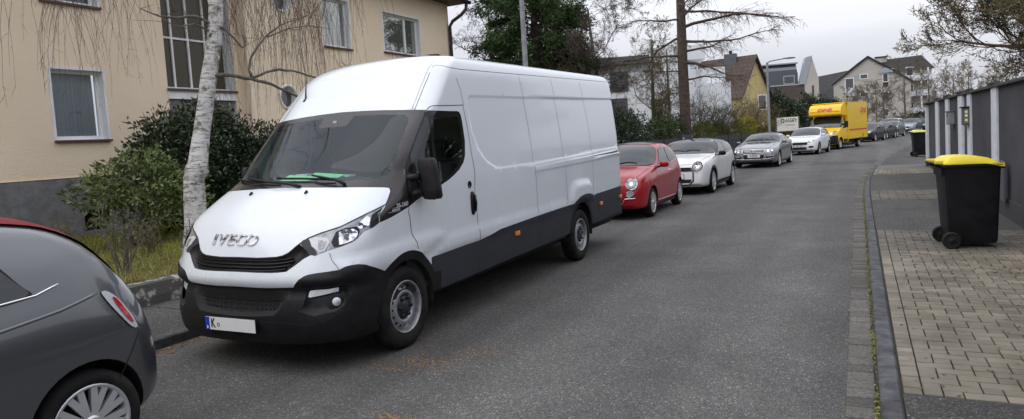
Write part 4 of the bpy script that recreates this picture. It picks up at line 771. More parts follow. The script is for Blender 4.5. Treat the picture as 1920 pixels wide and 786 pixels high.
    mm = dict(body='white_paint', lower_cladding='cladding', arch_trim='black_plastic', bumper='black_plastic', windscreen_surround='frit', windscreen='windscreen', window_surround='black_gloss', grille='black_plastic', air_intake='dark', fog_lamp_panel='black_plastic')
    for k, m in mm.items():
        if k in ('body', 'windscreen', 'bumper', 'grille', 'air_intake', 'windscreen_surround'): submesh(Q3, T[lab == k], k, m, van, mirror=True)
        else:
            for t_ in islands(T[lab == k]):
                submesh(Q3, t_, k, m, van); submesh(Q3*np.array([-1, 1, 1]), t_[:, ::-1], k, m, van)
    lin = (lab == 'body') & (C3[:, 0] > .3) & (C3[:, 0] < 1.85) & (C3[:, 1] > 1.15)
    submesh(Q3-van_nrm(P[:, 0], P[:, 1])*.03, T[lin], 'cab_lining', 'seat', van, mirror=True)
    # roof cap
    rim = van_pos(xs, np.full(len(xs), 2.61)); mb = MB(); pts = [tuple(p) for p in rim]+[(-p[0], p[1], p[2]) for p in rim[::-1]]
    for p in pts: pass
    n = len(xs); mb.add([tuple(p) for p in rim]+[(-p[0], p[1], p[2]) for p in rim], [(i, i+1, n+i+1, n+i) for i in range(n-1)], sm=True); mb.build('roof_panel', 'white_paint', van)
    # each side: lamps and glass as their own parts
    for sgn in (1, -1):
        def side(sel, name, m, off=0.):
            q = Q3.copy(); q[:, 0] *= sgn
            t = T[sel] if sgn > 0 else T[sel][:, ::-1]
            if off: 
                nn = van_nrm(P[:, 0], P[:, 1]); nn[:, 0] *= sgn; q = q+nn*off
            return submesh(q, t, name, m, van)
        hl = side(inpoly(C3, LAMP), 'headlight', 'lens')
        # lamp inner details
        def inlay(pl, m, off, name='reflector'):
            q = []
            for i in range(len(pl)): 
                p_, n_ = np.array(pl[i]), np.array(pl[(i+1) % len(pl)]); q += [tuple(p_), tuple((p_+n_)/2)]
            A = np.array(q+[tuple(np.mean(pl, 0))]); p3 = van_pos(A[:, 0], A[:, 1])+van_nrm(A[:, 0], A[:, 1])*off; p3[:, 0] *= sgn; n = len(q)
            mb = MB(); mb.add([tuple(x) for x in p3], [(n, i, (i+1) % n) if sgn > 0 else (n, (i+1) % n, i) for i in range(n)]); return mb.build(name, m, hl)
        inlay([(.313,1.027),(.346,1.038),(.439,.931),(.427,.915),(.393,.921),(.304,1.001)], 'cladding', .003, 'lamp_bezel')
        inlay([(.355,1.033),(.40,1.047),(.485,1.034),(.514,1.004),(.491,.943),(.452,.939),(.388,.982)], 'rl', .004, 'indicator'); inlay([(.42,1.025),(.49,1.010),(.478,.958),(.445,.955)], 'lens', .006, 'bulb_shield')
        inlay([(.535,1.075),(.60,1.098),(.70,1.10),(.745,1.07),(.75,1.03),(.71,.995),(.62,.972),(.56,.965),(.525,1.0)], 'black_gloss', .003, 'lamp_bezel')
        inlay([(.562,1.067),(.593,1.085),(.676,1.085),(.725,1.064),(.741,1.034),(.714,1.004),(.624,.982),(.596,.982)], 'facets_painted_glints', .006); inlay([(.60,1.055),(.66,1.055),(.66,1.02),(.60,1.02)], 'chrome_painted_glints', .009, 'bulb_shield')
        inlay([(.699,1.10),(.722,1.143),(.757,1.168),(.804,1.152),(.825,1.10),(.782,1.086),(.745,1.080)], 'facets_painted_glints', .005)
        inlay([(.80,1.172),(.844,1.215),(.93,1.104),(.875,1.078),(.843,1.080)], 'black_gloss', .004, 'lamp_bezel')
        side(inpoly(C3, GL1), 'quarter_glass', 'side_glass'); side(inpoly(C3, GL2), 'side_window', 'side_glass')
        # daytime running lamp + fog lamp
        A = np.array([(.386,.659),(.457,.665),(.533,.670),(.611,.672),(.61,.64),(.541,.632),(.474,.623),(.41,.613),(.384,.621)]); p3 = van_pos(A[:, 0], A[:, 1])+van_nrm(A[:, 0], A[:, 1])*-.012; p3[:, 0] *= sgn
        mb = MB(); mb.add([tuple(x) for x in p3], [tuple(range(9))]); mb.build('running_light', mat('running_lens', (.55, .56, .58), .3, coat=.5) if 'rl' not in MT else MT['rl'], van)
        c3 = van_pos(np.array([.612]), np.array([.565]))[0]; c3[0] *= sgn; nn = van_nrm(np.array([.612]), np.array([.565]))[0]; nn[0] *= sgn
        def disc(r_, o_, m, name, par, cx=c3, el=1.):
            X = Vector(nn).cross(Vector((0, 0, 1))).normalized(); Y = X.cross(Vector(nn)).normalized()
            mb = MB(); vs = [tuple(Vector(cx)+Vector(nn)*(o_+(.006 if k == 0 else 0)))for k in range(1)]
            for j in range(20):
                t = 2*math.pi*j/20; vs.append(tuple(Vector(cx)+Vector(nn)*o_+X*math.cos(t)*r_*el+Y*math.sin(t)*r_))
            mb.add(vs, [(0, 1+j, 1+(j+1) % 20) for j in range(20)], sm=True); return mb.build(name, m, par)
        fg = disc(.062, -.020, 'black_gloss', 'fog_lamp', van, el=1.25); disc(.032, -.012, 'reflector', 'fog_lens', fg)
        # side markers
        for v in (2.09, 4.88, 5.80):
            mb = MB(); x = 1.005*sgn; mb.box(min(x, x+.022*sgn), max(x, x+.022*sgn), v-.05, v+.05, .615+.012*v, .665+.012*v); bevel(mb.build('side_marker', 'amber', van), .008)
        # handle and lock
        mb = MB(); x = 1.008*sgn
        for (rx, rz, o1) in ((.034, .115, .012),):
            vs = []; 
            for k, (sc, o_) in enumerate(((1, 0), (1, o1), (.8, o1+.012))):
                for j in range(20):
                    t = 2*math.pi*j/20; vs.append((x+o_*sgn, 1.155+rx*sc*np.sign(math.cos(t))*abs(math.cos(t))**.6, 1.10+rz*sc*np.sign(math.sin(t))*abs(math.sin(t))**.6))
            mb.add(vs, [(k*20+j, k*20+(j+1) % 20, (k+1)*20+(j+1) % 20, (k+1)*20+j) for k in range(2) for j in range(20)]+[tuple(range(40, 60))], sm=True)
        mb.build('door_handle', 'black_gloss', van, sharp=40)
        mb = MB(); mb.lathe([(x, .036), (x+.008*sgn, .034), (x+.008*sgn, .026), (x+.004*sgn, .024), (x+.004*sgn, .001)], (0, 1.12, 1.285), 'x', 20); mb.build('door_lock', 'chrome' if sgn < 0 else 'black_gloss', van)
        mb = MB(); mb.tube([(x+.03*sgn, 1.165, 1.02), (x+.036*sgn, 1.17, 1.1), (x+.03*sgn, 1.165, 1.18)], .012, 6); mb.build('handle_grip', 'black_gloss', van)
        # mirror
        mir = None
        mb = MB(); bx = 1.13*sgn if sgn > 0 else -1.02; by = .255 if sgn > 0 else .30; sx_ = .10 if sgn > 0 else .05; sy_ = .055 if sgn > 0 else .10
        def rb(cx, cy, cz, sx, sy, sz, tilt=0):
            vs = []; q = []
            for k, (zz, sc) in enumerate(((-1, .80), (-.88, .97), (-.5, 1), (.5, .97), (.88, .9), (1, .7))):
                for j in range(16):
                    t = 2*math.pi*j/16; e = .55
                    vs.append((cx+sgn*(sx*sc*np.sign(math.cos(t))*abs(math.cos(t))**e+tilt*zz), cy+sy*sc*np.sign(math.sin(t))*abs(math.sin(t))**e, cz+sz*zz))
            return vs, [(k*16+j, k*16+(j+1) % 16, (k+1)*16+(j+1) % 16, (k+1)*16+j) for k in range(5) for j in range(16)]+[tuple(range(16)), tuple(range(80, 96))]
        vs, fs = rb(bx, by, 1.405, sx_*.88, sy_, .175, -.02 if sgn > 0 else 0); mb.add(vs, fs, sm=True); mo = mb.build('wing_mirror', 'black_plastic', van, sharp=50)
        mb = MB(); ex = 1.06*sgn if sgn > 0 else -.97; ey = .2 if sgn > 0 else .3; mb.tube([(.93*sgn, .16, 1.42), (ex, ey, 1.425)], [.035, .03], 8); mb.tube([(.93*sgn, .15, 1.27), (ex, ey, 1.29)], [.035, .03], 8)
        mb.build('mirror_arm', 'black_plastic', mo)
        if sgn < 0: continue
        mb = MB(); mb.box(min(bx-.08*sgn, bx+.07*sgn), max(bx-.08*sgn, bx+.07*sgn), .312, .316, 1.27, 1.54); mb.build('mirror_glass', 'chrome', mo)
        mb = MB(); mb.box(min(bx-.01*sgn, bx+.05*sgn), max(bx-.01*sgn, bx+.05*sgn), .215, .25, 1.222, 1.245); mb.build('mirror_indicator', 'amber', mo)
        A = np.array([(.767,1.475),(.84,1.45),(.90,1.44),(.93,1.392),(.997,1.324),(1.09,1.262),(1.105,1.221),(.96,1.30),(.83,1.395)]); p3 = van_pos(A[:, 0], A[:, 1])+van_nrm(A[:, 0], A[:, 1])*.006; p3[:, 0] *= sgn
        mb = MB(); mb.add([tuple(x) for x in p3], [tuple(range(9))]); mb.build('mirror_base', 'black_plastic', van)
        # type badge on the pillar
        if sgn > 0:
            def on(a, w_, off=.004):
                return van_pos(np.array([a]), np.array([w_]))[0]+van_nrm(np.array([a]), np.array([w_]))[0]*off
            for s_, wa, sz, a in (('35-160', 1.209, .048, 1.035), ('HI-MATIC', 1.178, .020, 1.03)):
                c_ = on(a, wa); X = on(a+.05, wa+.002)-on(a-.05, wa-.002); nn_ = van_nrm(np.array([a]), np.array([wa]))[0]
                t = text(s_, sz, 'pvc_grey', van, 'type_badge', .001, .1, .0008, xs=1.25); orient(t, c_, X, Vector(nn_).cross(Vector(X)))
            for w_ in (1.195, 1.166):
                aa = np.linspace(.985, 1.075, 6); pp = van_pos(aa, np.full(6, w_))+0; strip(pp, van_nrm(aa, np.full(6, w_)), .003, .004).build('badge_bar', 'pvc_grey', van)
    # panel gaps
    def gap(path, wdt=.007, m='dark', off=.0016, name='panel_gap'):
        q = [];
        for a, b in zip(path[:-1], path[1:]):
            n = max(1, int(math.hypot(b[0]-a[0], b[1]-a[1])/.04)); q += [(a[0]+(b[0]-a[0])*i/n, a[1]+(b[1]-a[1])*i/n) for i in range(n)]
        q.append(path[-1]); A = np.array(q); nn = van_nrm(A[:, 0], A[:, 1]); pp = van_pos(A[:, 0], A[:, 1])+nn*van_disp(A)[:, None]; s_ = strip(pp, nn, wdt, off)
        
        for g_ in (1, -1):
            s2 = MB(); s2.add([(g_*x, y, z) for x, y, z in s_.v], s_.f); s2.build(name, m, van)
    DR = [(1.515,2.046),(1.564,1.953),(1.6,1.86),(1.63,1.767),(1.653,1.676),(1.67,1.584),(1.68,1.493),(1.70,1.401),(1.738,1.295),(1.775,1.188),(1.795,1.081),(1.805,1.003),(1.809,.925),(1.81,.846),(1.82,.76),(1.825,.674),(1.82,.584),(1.813,.494),(1.80,.40)]
    gap([(1.134,1.18),(1.185,1.086),(1.213,.992),(1.228,.913),(1.244,.833),(1.25,.81)]); gap(DR)
    gap([(.753,1.968),(.788,2.017),(.82,2.032),(.88,2.036),(1.087,2.037),(1.288,2.04),(1.515,2.046)])
    gap([(1.53,2.046),(1.476,2.13),(1.396,2.214),(1.225,2.312)], .005)
    gap([(3.07,.78),(3.07,1.2),(3.045,1.476),(3.03,1.82),(3.01,2.15),(3.0,2.40)], .005); gap([(4.0,.78),(4.0,1.2),(3.97,1.6),(3.94,2.1),(3.93,2.40)], .005); gap([(5.0,.86),(5.03,1.27),(5.03,1.8),(4.97,2.2),(4.94,2.40)], .005)
    gap([(3.08,.76),(3.08,.40)], .006); gap([(2.95,1.272),(2.951,1.273)]) if False else None
    gap([(.593,2.008),(.591,2.088),(.6,2.263),(.608,2.353),(.62,2.43),(.66,2.44),(.75,2.43),(.85,2.418),(.995,2.408),(1.3,2.402),(2.3,2.408),(3.4,2.42),(4.5,2.431),(6.2,2.446)], .005)
    gap([(.557,2.011),(.553,2.086),(.556,2.242),(.568,2.40),(.59,2.49)], .003)
    gap(HOODF, .010); gap([(.844,1.235),(.80,1.281),(.757,1.33),(.717,1.357)], .008); gap([(.53,.929),(.559,.87),(.60,.83),(.625,.80)], .004)
    gap([(.30,.686),(.40,.674),(.546,.683),(.762,.688),(.895,.694),(1.0,.692)], .004, 'cladding'); gap([(0,.42),(.2,.43),(.40,.41),(.55,.44),(.66,.50),(.72,.60),(.73,.68)], .003, 'cladding')
    gap([(1.83,.849),(2.2,.851),(3.0,.842),(4.03,.843)], .004, 'cladding', .002)
    gap([(.03,1.0),(.031,1.0)]) if False else None
    # grille slats
    for w_, a1 in ((.885, .27), (.860, .285), (.835, .27), (.812, .245)):
        A = np.linspace(-a1, a1, 41); W_ = w_+.03*(np.abs(A)/.3)**3; pp = van_pos(A, W_)+van_nrm(A, W_)*(-.016); mb = MB(); mb.tube([tuple(p) for p in pp], .008, 6); mb.build('grille_slat', 'black_gloss', van)
    for k in range(5):
        w_ = .49+k*.036; a1 = .17+.018*k; A = np.linspace(-a1, a1, 61); W_ = w_+.006*np.sign(np.sin(A*260)); pp = van_pos(A, W_)+van_nrm(A, W_)*(-.05); mb = MB(); mb.tube([tuple(p) for p in pp], .004, 4); mb.build('intake_mesh', 'black_plastic', van)
    # name on the bonnet
    for ch, ux in zip('IVECO', (-.335, -.245, -.136, -.028, .088)):
        a = math.asin((abs(ux)/1.01)**1.35)/(math.pi/2)*(1 if ux > 0 else -1)
        p_ = van_pos(np.array([a]), np.array([1.025]))[0]; nn_ = van_nrm(np.array([a]), np.array([1.025]))[0]
        t = text(ch, .132, 'chrome_painted_glints', van, 'bonnet_lettering', .004, 0, .0025, xs=1.2); p_[0] = ux; orient(t, p_+nn_*.008, (1, 0, 0), Vector(nn_).cross(Vector((1, 0, 0))))
    for a in (-.125, .138):
        p_ = van_pos(np.array([a]), np.array([1.357]))[0]; mb = MB(); mb.tube([tuple(p_+(0, -.018, .002)), tuple(p_+(0, .012, .016))], [.006, .014], 6); mb.build('washer_nozzle', 'black_plastic', van)
    # number plate
    p_ = van_pos(np.array([-.0]), np.array([.39]))[0]; pl = MB(); pl.box(-.30, .26, p_[1]-.022, p_[1]-.010, .325, .442); pf = bevel(pl.build('plate_holder', 'black_plastic', van), .003)
    y = p_[1]-.0235; mb = MB(); mb.box(-.292, .252, y-.002, y+.001, .334, .436); mb.build('number_plate', 'plate_white', van)
    mb = MB(); mb.box(-.291, -.245, y-.0035, y-.0022, .335, .435); mb.build('plate_band', 'plate_blue', van)
    for s_, sz, x, z, m in (('K', .105, -.205, .385, 'ink'), ('D', .028, -.268, .352, 'plate_white')):
        t = text(s_, sz, m, van, 'plate_lettering', .001, 0, .0015, xs=.72); orient(t, (x, y-.004, z), (1, 0, 0), (0, 0, 1))
    mb = MB(); mb.lathe([(y-.004, .016), (y-.004, .010)], (-.145, 0, .378), 'y', 16); mb.build('plate_seal', 'cladding', van)
    # underside and arches
    mb = MB(); mb.box(-.80, .80, -.45, 5.9, .30, .42); mb.box(-.98, .98, .6, 3.55, .40, .5); mb.box(-.98, .98, 4.65, 5.95, .42, .5); mb.build('underbody', 'dark', van)
    for v0 in (0, 4.10):
        for sgn in (1, -1):
            mb = MB(); t = np.radians(np.linspace(188, -8, 22)); vs = [(sgn*1.0, v0+.387*math.cos(q), .36+.387*math.sin(q)) for q in t]+[(sgn*.68, v0+.387*math.cos(q), .36+.387*math.sin(q)) for q in t]
            mb.add(vs, [(i, i+1, 23+i, 22+i) for i in range(21)]+[tuple(range(22, 44))], sm=False); mb.build('wheel_housing', 'dark', van)
    mb = MB(); mb.tube([(0, 4.1, .33), (.78, 4.1, .33)], .07, 8); mb.tube([(0, 4.1, .33), (-.78, 4.1, .33)], .07, 8); mb.tube([(.3, 1.2, .36), (.35, 3.2, .34), (.5, 4.9, .36)], .03, 6); mb.build('axle', 'dark', van)
    # cabin
    mb = MB(); vs = []
    for x in (-.93, .93): vs += [(x, .0, 1.36), (x, .25, 1.42), (x, .55, 1.43), (x, .68, 1.30), (x, .68, .8)]
    mb.add(vs, [(i, i+1, i+6, i+5) for i in range(4)]); mb.box(-.25, .25, .5, .75, .9, 1.28); mb.build('dashboard', 'seat', van)
    prism([(-.97,.42),(.97,.42),(.97,1.5),(.88,2.2),(.80,2.42),(-.80,2.42),(-.88,2.2),(-.97,1.5)], 'y', 1.50, 1.53).build('bulkhead', 'bulkhead', van)
    mb = MB(); mb.box(-.96, .96, -.3, 1.5, .44, .5); mb.build('cab_floor', 'dark', van)
    for sgn in (1, -1):
        mb = MB(); x = .93*sgn; mb.box(min(x, x+.01), max(x, x+.01), .1, 1.5, .5, 1.25); mb.build('door_card', 'seat', van)
    for x in (-.62, -.15, .50):
        st = MB(); st.box(x-.21, x+.21, .85, 1.3, .75, .9); st.box(x-.21, x+.21, 1.30, 1.44, .85, 1.28 if x < 0 else 1.5)
        if x > 0: st.box(x-.13, x+.13, 1.32, 1.42, 1.53, 1.74); bevel(st.build('seat', 'seat', van), .04, 2)
    mb = MB(); c = Vector((.50, .72, 1.36)); ax = Vector((0, .65, .5)).normalized(); X = Vector((1, 0, 0)); Y = ax.cross(X)
    ring = [tuple(c+(X*math.cos(t)+Y*math.sin(t))*.2) for t in np.linspace(0, 2*math.pi, 29)]; mb.tube(ring, .014, 6, cap=False)
    for t in (0, 2.3, 4.1): mb.tube([tuple(c), tuple(c+(X*math.cos(t)+Y*math.sin(t))*.2)], .016, 5)
    mb.build('steering_wheel', 'cladding', van)
    sh = MB()
    for (x0, x1, v0, v1, z0, z1) in ((-.36, -.02, .02, .16, 1.445, 1.46), (-.10, .25, .10, .22, 1.46, 1.47)):
        sh.add([(x0, v0, z0), (x1, v0+.02, z0-.01), (x1, v1, z1), (x0, v1, z1+.03)], [(0, 1, 2, 3)])
    sh.build('green_papers', 'paper_green', van)
    sh = MB(); sh.box(-.30, -.16, .17, .25, 1.47, 1.49); sh.box(.02, .3, .2, .3, 1.45, 1.465); sh.build('white_papers', 'paper', van)
    # wipers
    for x0, x1 in ((-.82, -.10), (-.18, .48)):
        a0, a1 = [math.asin(min(1, (abs(x)/.99)**(1.35)))/(math.pi/2)*np.sign(x) for x in (x0, x1)]
        A = np.linspace(a0, a1, 14); W_ = np.linspace(1.462, 1.435, 14); pp = van_pos(A, W_)+van_nrm(A, W_)*.02; mb = MB(); mb.tube([tuple(p) for p in pp], .010, 5)
        A2 = np.linspace(a1+.10, (a0+a1)/2, 8); W2 = np.linspace(1.40, 1.458, 8); pp = van_pos(A2, W2)+van_nrm(A2, W2)*np.concatenate([[.01, .03], [.04]*6])[:, None]; mb.tube([tuple(p) for p in pp], [.016, .015, .013, .012, .012, .011, .01, .009], 6); mb.build('wiper', 'black_plastic', van)
    # aerial, sensor, third side rails
    p_ = van_pos(np.array([-.40]), np.array([2.205]))[0]; mb = MB(); mb.tube([tuple(p_+(0, -.0, -.01)), tuple(p_+(0, .02, .02)), tuple(p_+(-.01, .06, .22))], [.02, .010, .003], 6); mb.build('aerial', 'black_plastic', van)
    p_ = van_pos(np.array([.0]), np.array([1.95]))[0]; n_ = van_nrm(np.array([.0]), np.array([1.95]))[0]; mb = MB(); q = p_+n_*.004; mb.box(q[0]-.02, q[0]+.02, q[1]-.004, q[1]+.004, q[2]-.012, q[2]+.012); mb.build('camera_sensor', 'clear_lens', van)
    # wheels
    def van_wheel():
        wh = empty('wheel'); mb = MB(); mb.lathe([(-.20, .24), (-.19, .30), (-.17, .335), (-.12, .35), (-.06, .352), (-.02, .342), (-.002, .315), (.004, .28), (-.002, .235), (-.012, .222)], n=48); mb.build('tyre', 'rubber', wh)
        mb = MB(); mb.lathe([(-.012, .222), (-.004, .219), (-.004, .212), (-.02, .206), (-.05, .200), (-.075, .195), (-.075, .185), (-.045, .170), (-.03, .150), (-.018, .128), (-.022, .112), (-.05, .108), (-.055, .001)], n=48); mb.build('rim', 'steel_rim', wh)
        hb = MB()
        for k in range(16):
            a = 2*math.pi*k/16; c_ = (-.036, math.cos(a)*.163, math.sin(a)*.163)
            hb.add([(-.0330+(.005 if False else 0)+.0035*(math.cos(t)), c_[1]+.0125*(math.cos(a)*math.cos(t)-math.sin(a)*math.sin(t)), c_[2]+.0125*(math.sin(a)*math.cos(t)+math.cos(a)*math.sin(t))) for t in np.linspace(0, 2*math.pi, 11)[:-1]], [tuple(range(10))])
        for i, v in enumerate(hb.v):
            r_ = math.hypot(v[1], v[2]); hb.v[i] = (-.045+(.170-r_)*.75+.0015, v[1], v[2])
        hb.build('rim_holes', 'dark', wh)
        mb = MB(); mb.lathe([(-.05, .108), (-.030, .100), (-.026, .06), (-.012, .045), (-.010, .001)], n=24)
        mb.build('hub', 'alloy_dark', wh)
        mb = MB()
        for k in range(6):
            a = 2*math.pi*k/6; mb.lathe([(-.03, .018), (-.006, .015), (-.004, .001)], (0, math.cos(a)*.078, math.sin(a)*.078), 'x', 8)
        mb.build('wheel_nuts', 'black_plastic', wh); return wh
    protoW = van_wheel()
    for i, (x, v) in enumerate(((.985, 0), (.985, 4.10), (-.985, 0), (-.985, 4.10))):
        wv = protoW if i == 0 else copy_tree(protoW); wv.parent = van; wv.location = (x, v, .35); wv.rotation_euler = (R(17*i), 0, 0) if x > 0 else (R(20*i), 0, math.pi)
    return van
def copy_tree(o, parent=None):
    c = o.copy(); COL.objects.link(c); c.parent = parent
    for ch in list(o.children): copy_tree(ch, c)
    return c
build_van()
# ================================================================ passenger cars
MT['red_paint'] = mat('red_paint', (.33, .005, .014), .35, 0, spec=.3, coat=.7)
MT['pearl_paint'] = mat('pearl_paint', (.72, .73, .74), .3, coat=.7)
MT['car_white'] = mat('car_white', (.76, .78, .80), .3, coat=.7)
MT['silver_paint'] = mat('silver_paint', (.21, .22, .235), .32, .7, coat=1)
MT['grey_paint'] = mat('grey_paint', (.115, .119, .128), .3, .7, coat=1)
MT['navy_paint'] = mat('navy_paint', (.014, .018, .03), .3, 0, spec=.3, coat=.3)
MT['black_paint'] = mat('black_paint', (.010, .010, .013), .3, 0, spec=.3, coat=.25)
MT['blue_silver'] = mat('blue_silver', (.24, .28, .34), .32, .6, coat=1)
MT['red_cloth'] = mat('red_cloth', (.17, .008, .014), .9)
MT['yellow_paint'] = mat('yellow_paint', (.80, .50, .010), .45, spec=.35, coat=.25)
MT['dhl_red'] = mat('dhl_red', (.58, .012, .02), .4, coat=.4)
def wheel_proto(r, n_sp, style='alloy', w_=.19, rimf=.72, twin=False):
    wh = empty('wheel'); R_ = r*rimf; mb = MB()
    mb.lathe([(-w_, R_), (-w_*.97, r*.9), (-w_*.85, r*.985), (-w_*.5, r), (-w_*.15, r*.985), (-.006, r*.92), (.004, r*.84), (0, R_+.01), (-.01, R_-.002)], n=36); mb.build('tyre', 'rubber', wh)
    mb = MB(); mb.lathe([(-.01, R_), (-.002, R_-.008), (-.014, R_-.022), (-.09, R_-.03)], n=36); rim = mb.build('rim', 'alloy', wh)
    mb = MB(); mb.lathe([(-.09, R_-.03), (-.09, .001)], n=24); mb.lathe([(-.075, R_*.6), (-.07, .001)], n=20); mb.build('brake_disc', 'dark', rim)
    mb = MB()
    for k in range(n_sp):
        a = 2*math.pi*k/n_sp; offs = (-.5, .5) if twin else (0,)
        for o_ in offs:
            wi, wo_ = (.016, .020) if n_sp > 9 else ((.02, .018) if twin else (.03, .045))
            c, s = math.cos(a), math.sin(a); p = [];
            for (rad, hw, x) in ((.03, wi, -.012), (R_*.5, (wi+wo_)/2, -.010), (R_-.01, wo_, -.012)):
                cc = o_*(.03+.05*rad/R_) if twin else 0
                for q in (-hw, hw): p.append((x, c*rad-s*(q+cc), s*rad+c*(q+cc)))
                for q in (-hw, hw): p.append((x-.03, c*rad-s*(q*.9+cc), s*rad+c*(q*.9+cc)))
            mb.add(p, [(0, 1, 5, 4), (4, 5, 9, 8), (2, 0, 4, 6), (6, 4, 8, 10), (1, 3, 7, 5), (5, 7, 11, 9)])
    mb.build('spokes', 'alloy' if style == 'alloy' else 'alloy_dark', rim)
    mb = MB(); mb.lathe([(-.02, .05), (-.004, .045), (0, .035), (.001, .001)], n=16); mb.build('hub_cap', 'alloy' if style == 'alloy' else 'alloy_dark', rim); return wh
def car(sp, loc, rz, name, label, cat='car', group='vehicles parked along the left kerb'):
    root = empty(name, loc, rz, label, cat, group); wb = sp['wb']; r = sp['r']; H_, PL, ZS, WR, Z0 = sp['top'], sp['plan'], sp['belt'], sp['roof'], sp['low']
    v0, v1 = sp['top'][0][0], sp['top'][-1][0]
    def station(v):
        W = pch(v, PL); zs = pch(v, ZS); H = pch(v, H_); zs = min(zs, H-.02); wr = pch(v, WR)*W; z0 = pch(v, Z0); z0 = min(z0, zs-.03); cr = min(.10, (H-zs)*.35+.012); hr = H-cr; d = zs-z0
        t = sp.get('tuck', .965); K = [(0, z0-.0), (W*.80, z0), (W*.965, z0+.10*d), (W, z0+.42*d), (W*.992, z0+.75*d), (W*t, zs), (W*t*.5+wr*.5+.02*W, zs*.48+hr*.52), (wr, hr), (wr*.72, H-cr*.34), (0, H)]
        out = []
        for i in range(len(K)-1):
            p0 = np.array(K[max(i-1, 0)]); p1 = np.array(K[i]); p2 = np.array(K[i+1]); p3 = np.array(K[min(i+2, len(K)-1)])
            if i == len(K)-2: p3 = np.array((-K[-2][0], K[-2][1]))
            if i == 0: out.append(p1); continue
            for q in np.linspace(0, 1, 5)[:-1]:
                ta = (p2-p0)*.42; tb = (p3-p1)*.42
                out.append((2*q**3-3*q**2+1)*p1+(q**3-2*q**2+q)*ta+(-2*q**3+3*q**2)*p2+(q**3-q**2)*tb)
        out.append(np.array(K[-1])); return out
    TV = np.arange(v0, v1+.02, .02); TS = np.array([station(min(v, v1)) for v in TV])
    def stat(v):
        q = min(max((v-v0)/.02, 0), len(TV)-1.001); i = int(q); return TS[i]+(TS[i+1]-TS[i])*(q-i)
    L_ = v1-v0; e1 = sp.get('nose', .10)
    vs = list(v0+e1*(1-np.cos(np.linspace(0, np.pi/2, 8)))) + list(np.arange(v0+e1+.06, v1-e1-.03, .06)) + list(v1-e1*(1-np.cos(np.linspace(np.pi/2, 0, 8))))
    rings = []
    for v in vs:
        s = station(v); ring = [(float(u), v, float(z)) for u, z in s]+[(-float(u), v, float(z)) for u, z in s[-2:0:-1]]; rings.append(ring)
    n = len(rings[0]); V = [p for g in rings for p in g]; F = [(i*n+j, (i+1)*n+j, (i+1)*n+(j+1) % n, i*n+(j+1) % n) for i in range(len(vs)-1) for j in range(n)]
    F += [tuple(range(n)), tuple((len(vs)-1)*n+j for j in range(n-1, -1, -1))]
    bvh = BVHTree.FromPolygons([Vector(p) for p in V], F)
    me = bpy.data.meshes.new('body'); me.from_pydata(V, [], F); me.materials.append(MT[sp['paint']]); me.materials.append(MT['dark']); me.materials.append(MT[sp.get('sill', sp['paint'])])
    b = bmesh.new(); b.from_mesh(me); bmesh.ops.recalc_face_normals(b, faces=b.faces); b.to_mesh(me); b.free()
    body = link(bpy.data.objects.new('body', me), root); ra = sp.get('arch', r+.045); Wm = max(p[1] for p in PL)
    cm = MB()
    for vv in (0, wb):
        for sg in (1, -1): 
                k_ = 36; A_ = [2*math.pi*j/k_ for j in range(k_)]; cm.add([(sg*x_, vv+ra*math.cos(t), r+.01+ra*math.sin(t)) for x_ in (Wm-.27, Wm+.2) for t in A_], [(j, (j+1) % k_, k_+(j+1) % k_, k_+j) for j in range(k_)]+[tuple(range(k_-1, -1, -1)), tuple(range(k_, 2*k_))])
    cut = cm.build('cut', 'dark', root, merge=True); md = body.modifiers.new('b', 'BOOLEAN'); md.object = cut; md.operation = 'DIFFERENCE'; md.solver = 'EXACT'
    dg = bpy.context.evaluated_depsgraph_get(); nm = bpy.data.meshes.new_from_object(body.evaluated_get(dg)); body.modifiers.clear(); body.data = nm; nm.name = 'body'; bpy.data.objects.remove(cut)
    nm.materials.clear(); [nm.materials.append(MT[k]) for k in (sp['paint'], 'dark', sp.get('sill', sp['paint']))]
    b = bmesh.new(); b.from_mesh(nm)
    for f in b.faces:
        c = f.calc_center_median(); f.smooth = True; f.material_index = 0
        for vv in (0, wb):
            rad = math.hypot(c.y-vv, c.z-r-.01)
            if abs(c.x) > Wm-.28 and abs(rad-ra) < .012 and abs(f.normal.x) < .3 or (rad < ra-.01 and abs(abs(c.x)-(Wm-.27)) < .01): f.material_index = 1
        if f.material_index == 0 and c.z < sp.get('sillz', -1): f.material_index = 2
    for e in b.edges:
        if len(e.link_faces) == 2 and (e.calc_face_angle(0) > R(38) or e.link_faces[0].material_index != e.link_faces[1].material_index): e.smooth = False
    b.to_mesh(nm); b.free()
    DI = dict(front=(lambda p, q: ((p, -9, q), (0, 1, 0))), rear=(lambda p, q: ((p, 12, q), (0, -1, 0))), left=(lambda p, q: ((4, p, q), (-1, 0, 0))), right=(lambda p, q: ((-4, p, q), (1, 0, 0))), top=(lambda p, q: ((p, q, 5), (0, 0, -1))))
    def hit(p, q, d):
        o_, dr = DI[d](float(p), float(q)); h = bvh.ray_cast(Vector(o_), Vector(dr))
        if h[0] is None: 
            g = {'front': (p, v0, q), 'rear': (p, v1, q), 'left': (1, p, q), 'right': (-1, p, q), 'top': (p, q, 1.5)}[d]; h = bvh.find_nearest(Vector(g))
        nn = h[1]; 
        if nn.dot(Vector(dr)) > 0: nn = -nn
        return h[0], nn
    def dens(poly, st, closed=True):
        o_ = []
        for i in range(len(poly) if closed else len(poly)-1):
            a = poly[i]; c = poly[(i+1) % len(poly)]; k = max(1, int(math.hypot(a[0]-c[0], a[1]-c[1])/st)); o_ += [(a[0]+(c[0]-a[0])*j/k, a[1]+(c[1]-a[1])*j/k) for j in range(k)]
        if not closed: o_.append(poly[-1])
        return o_
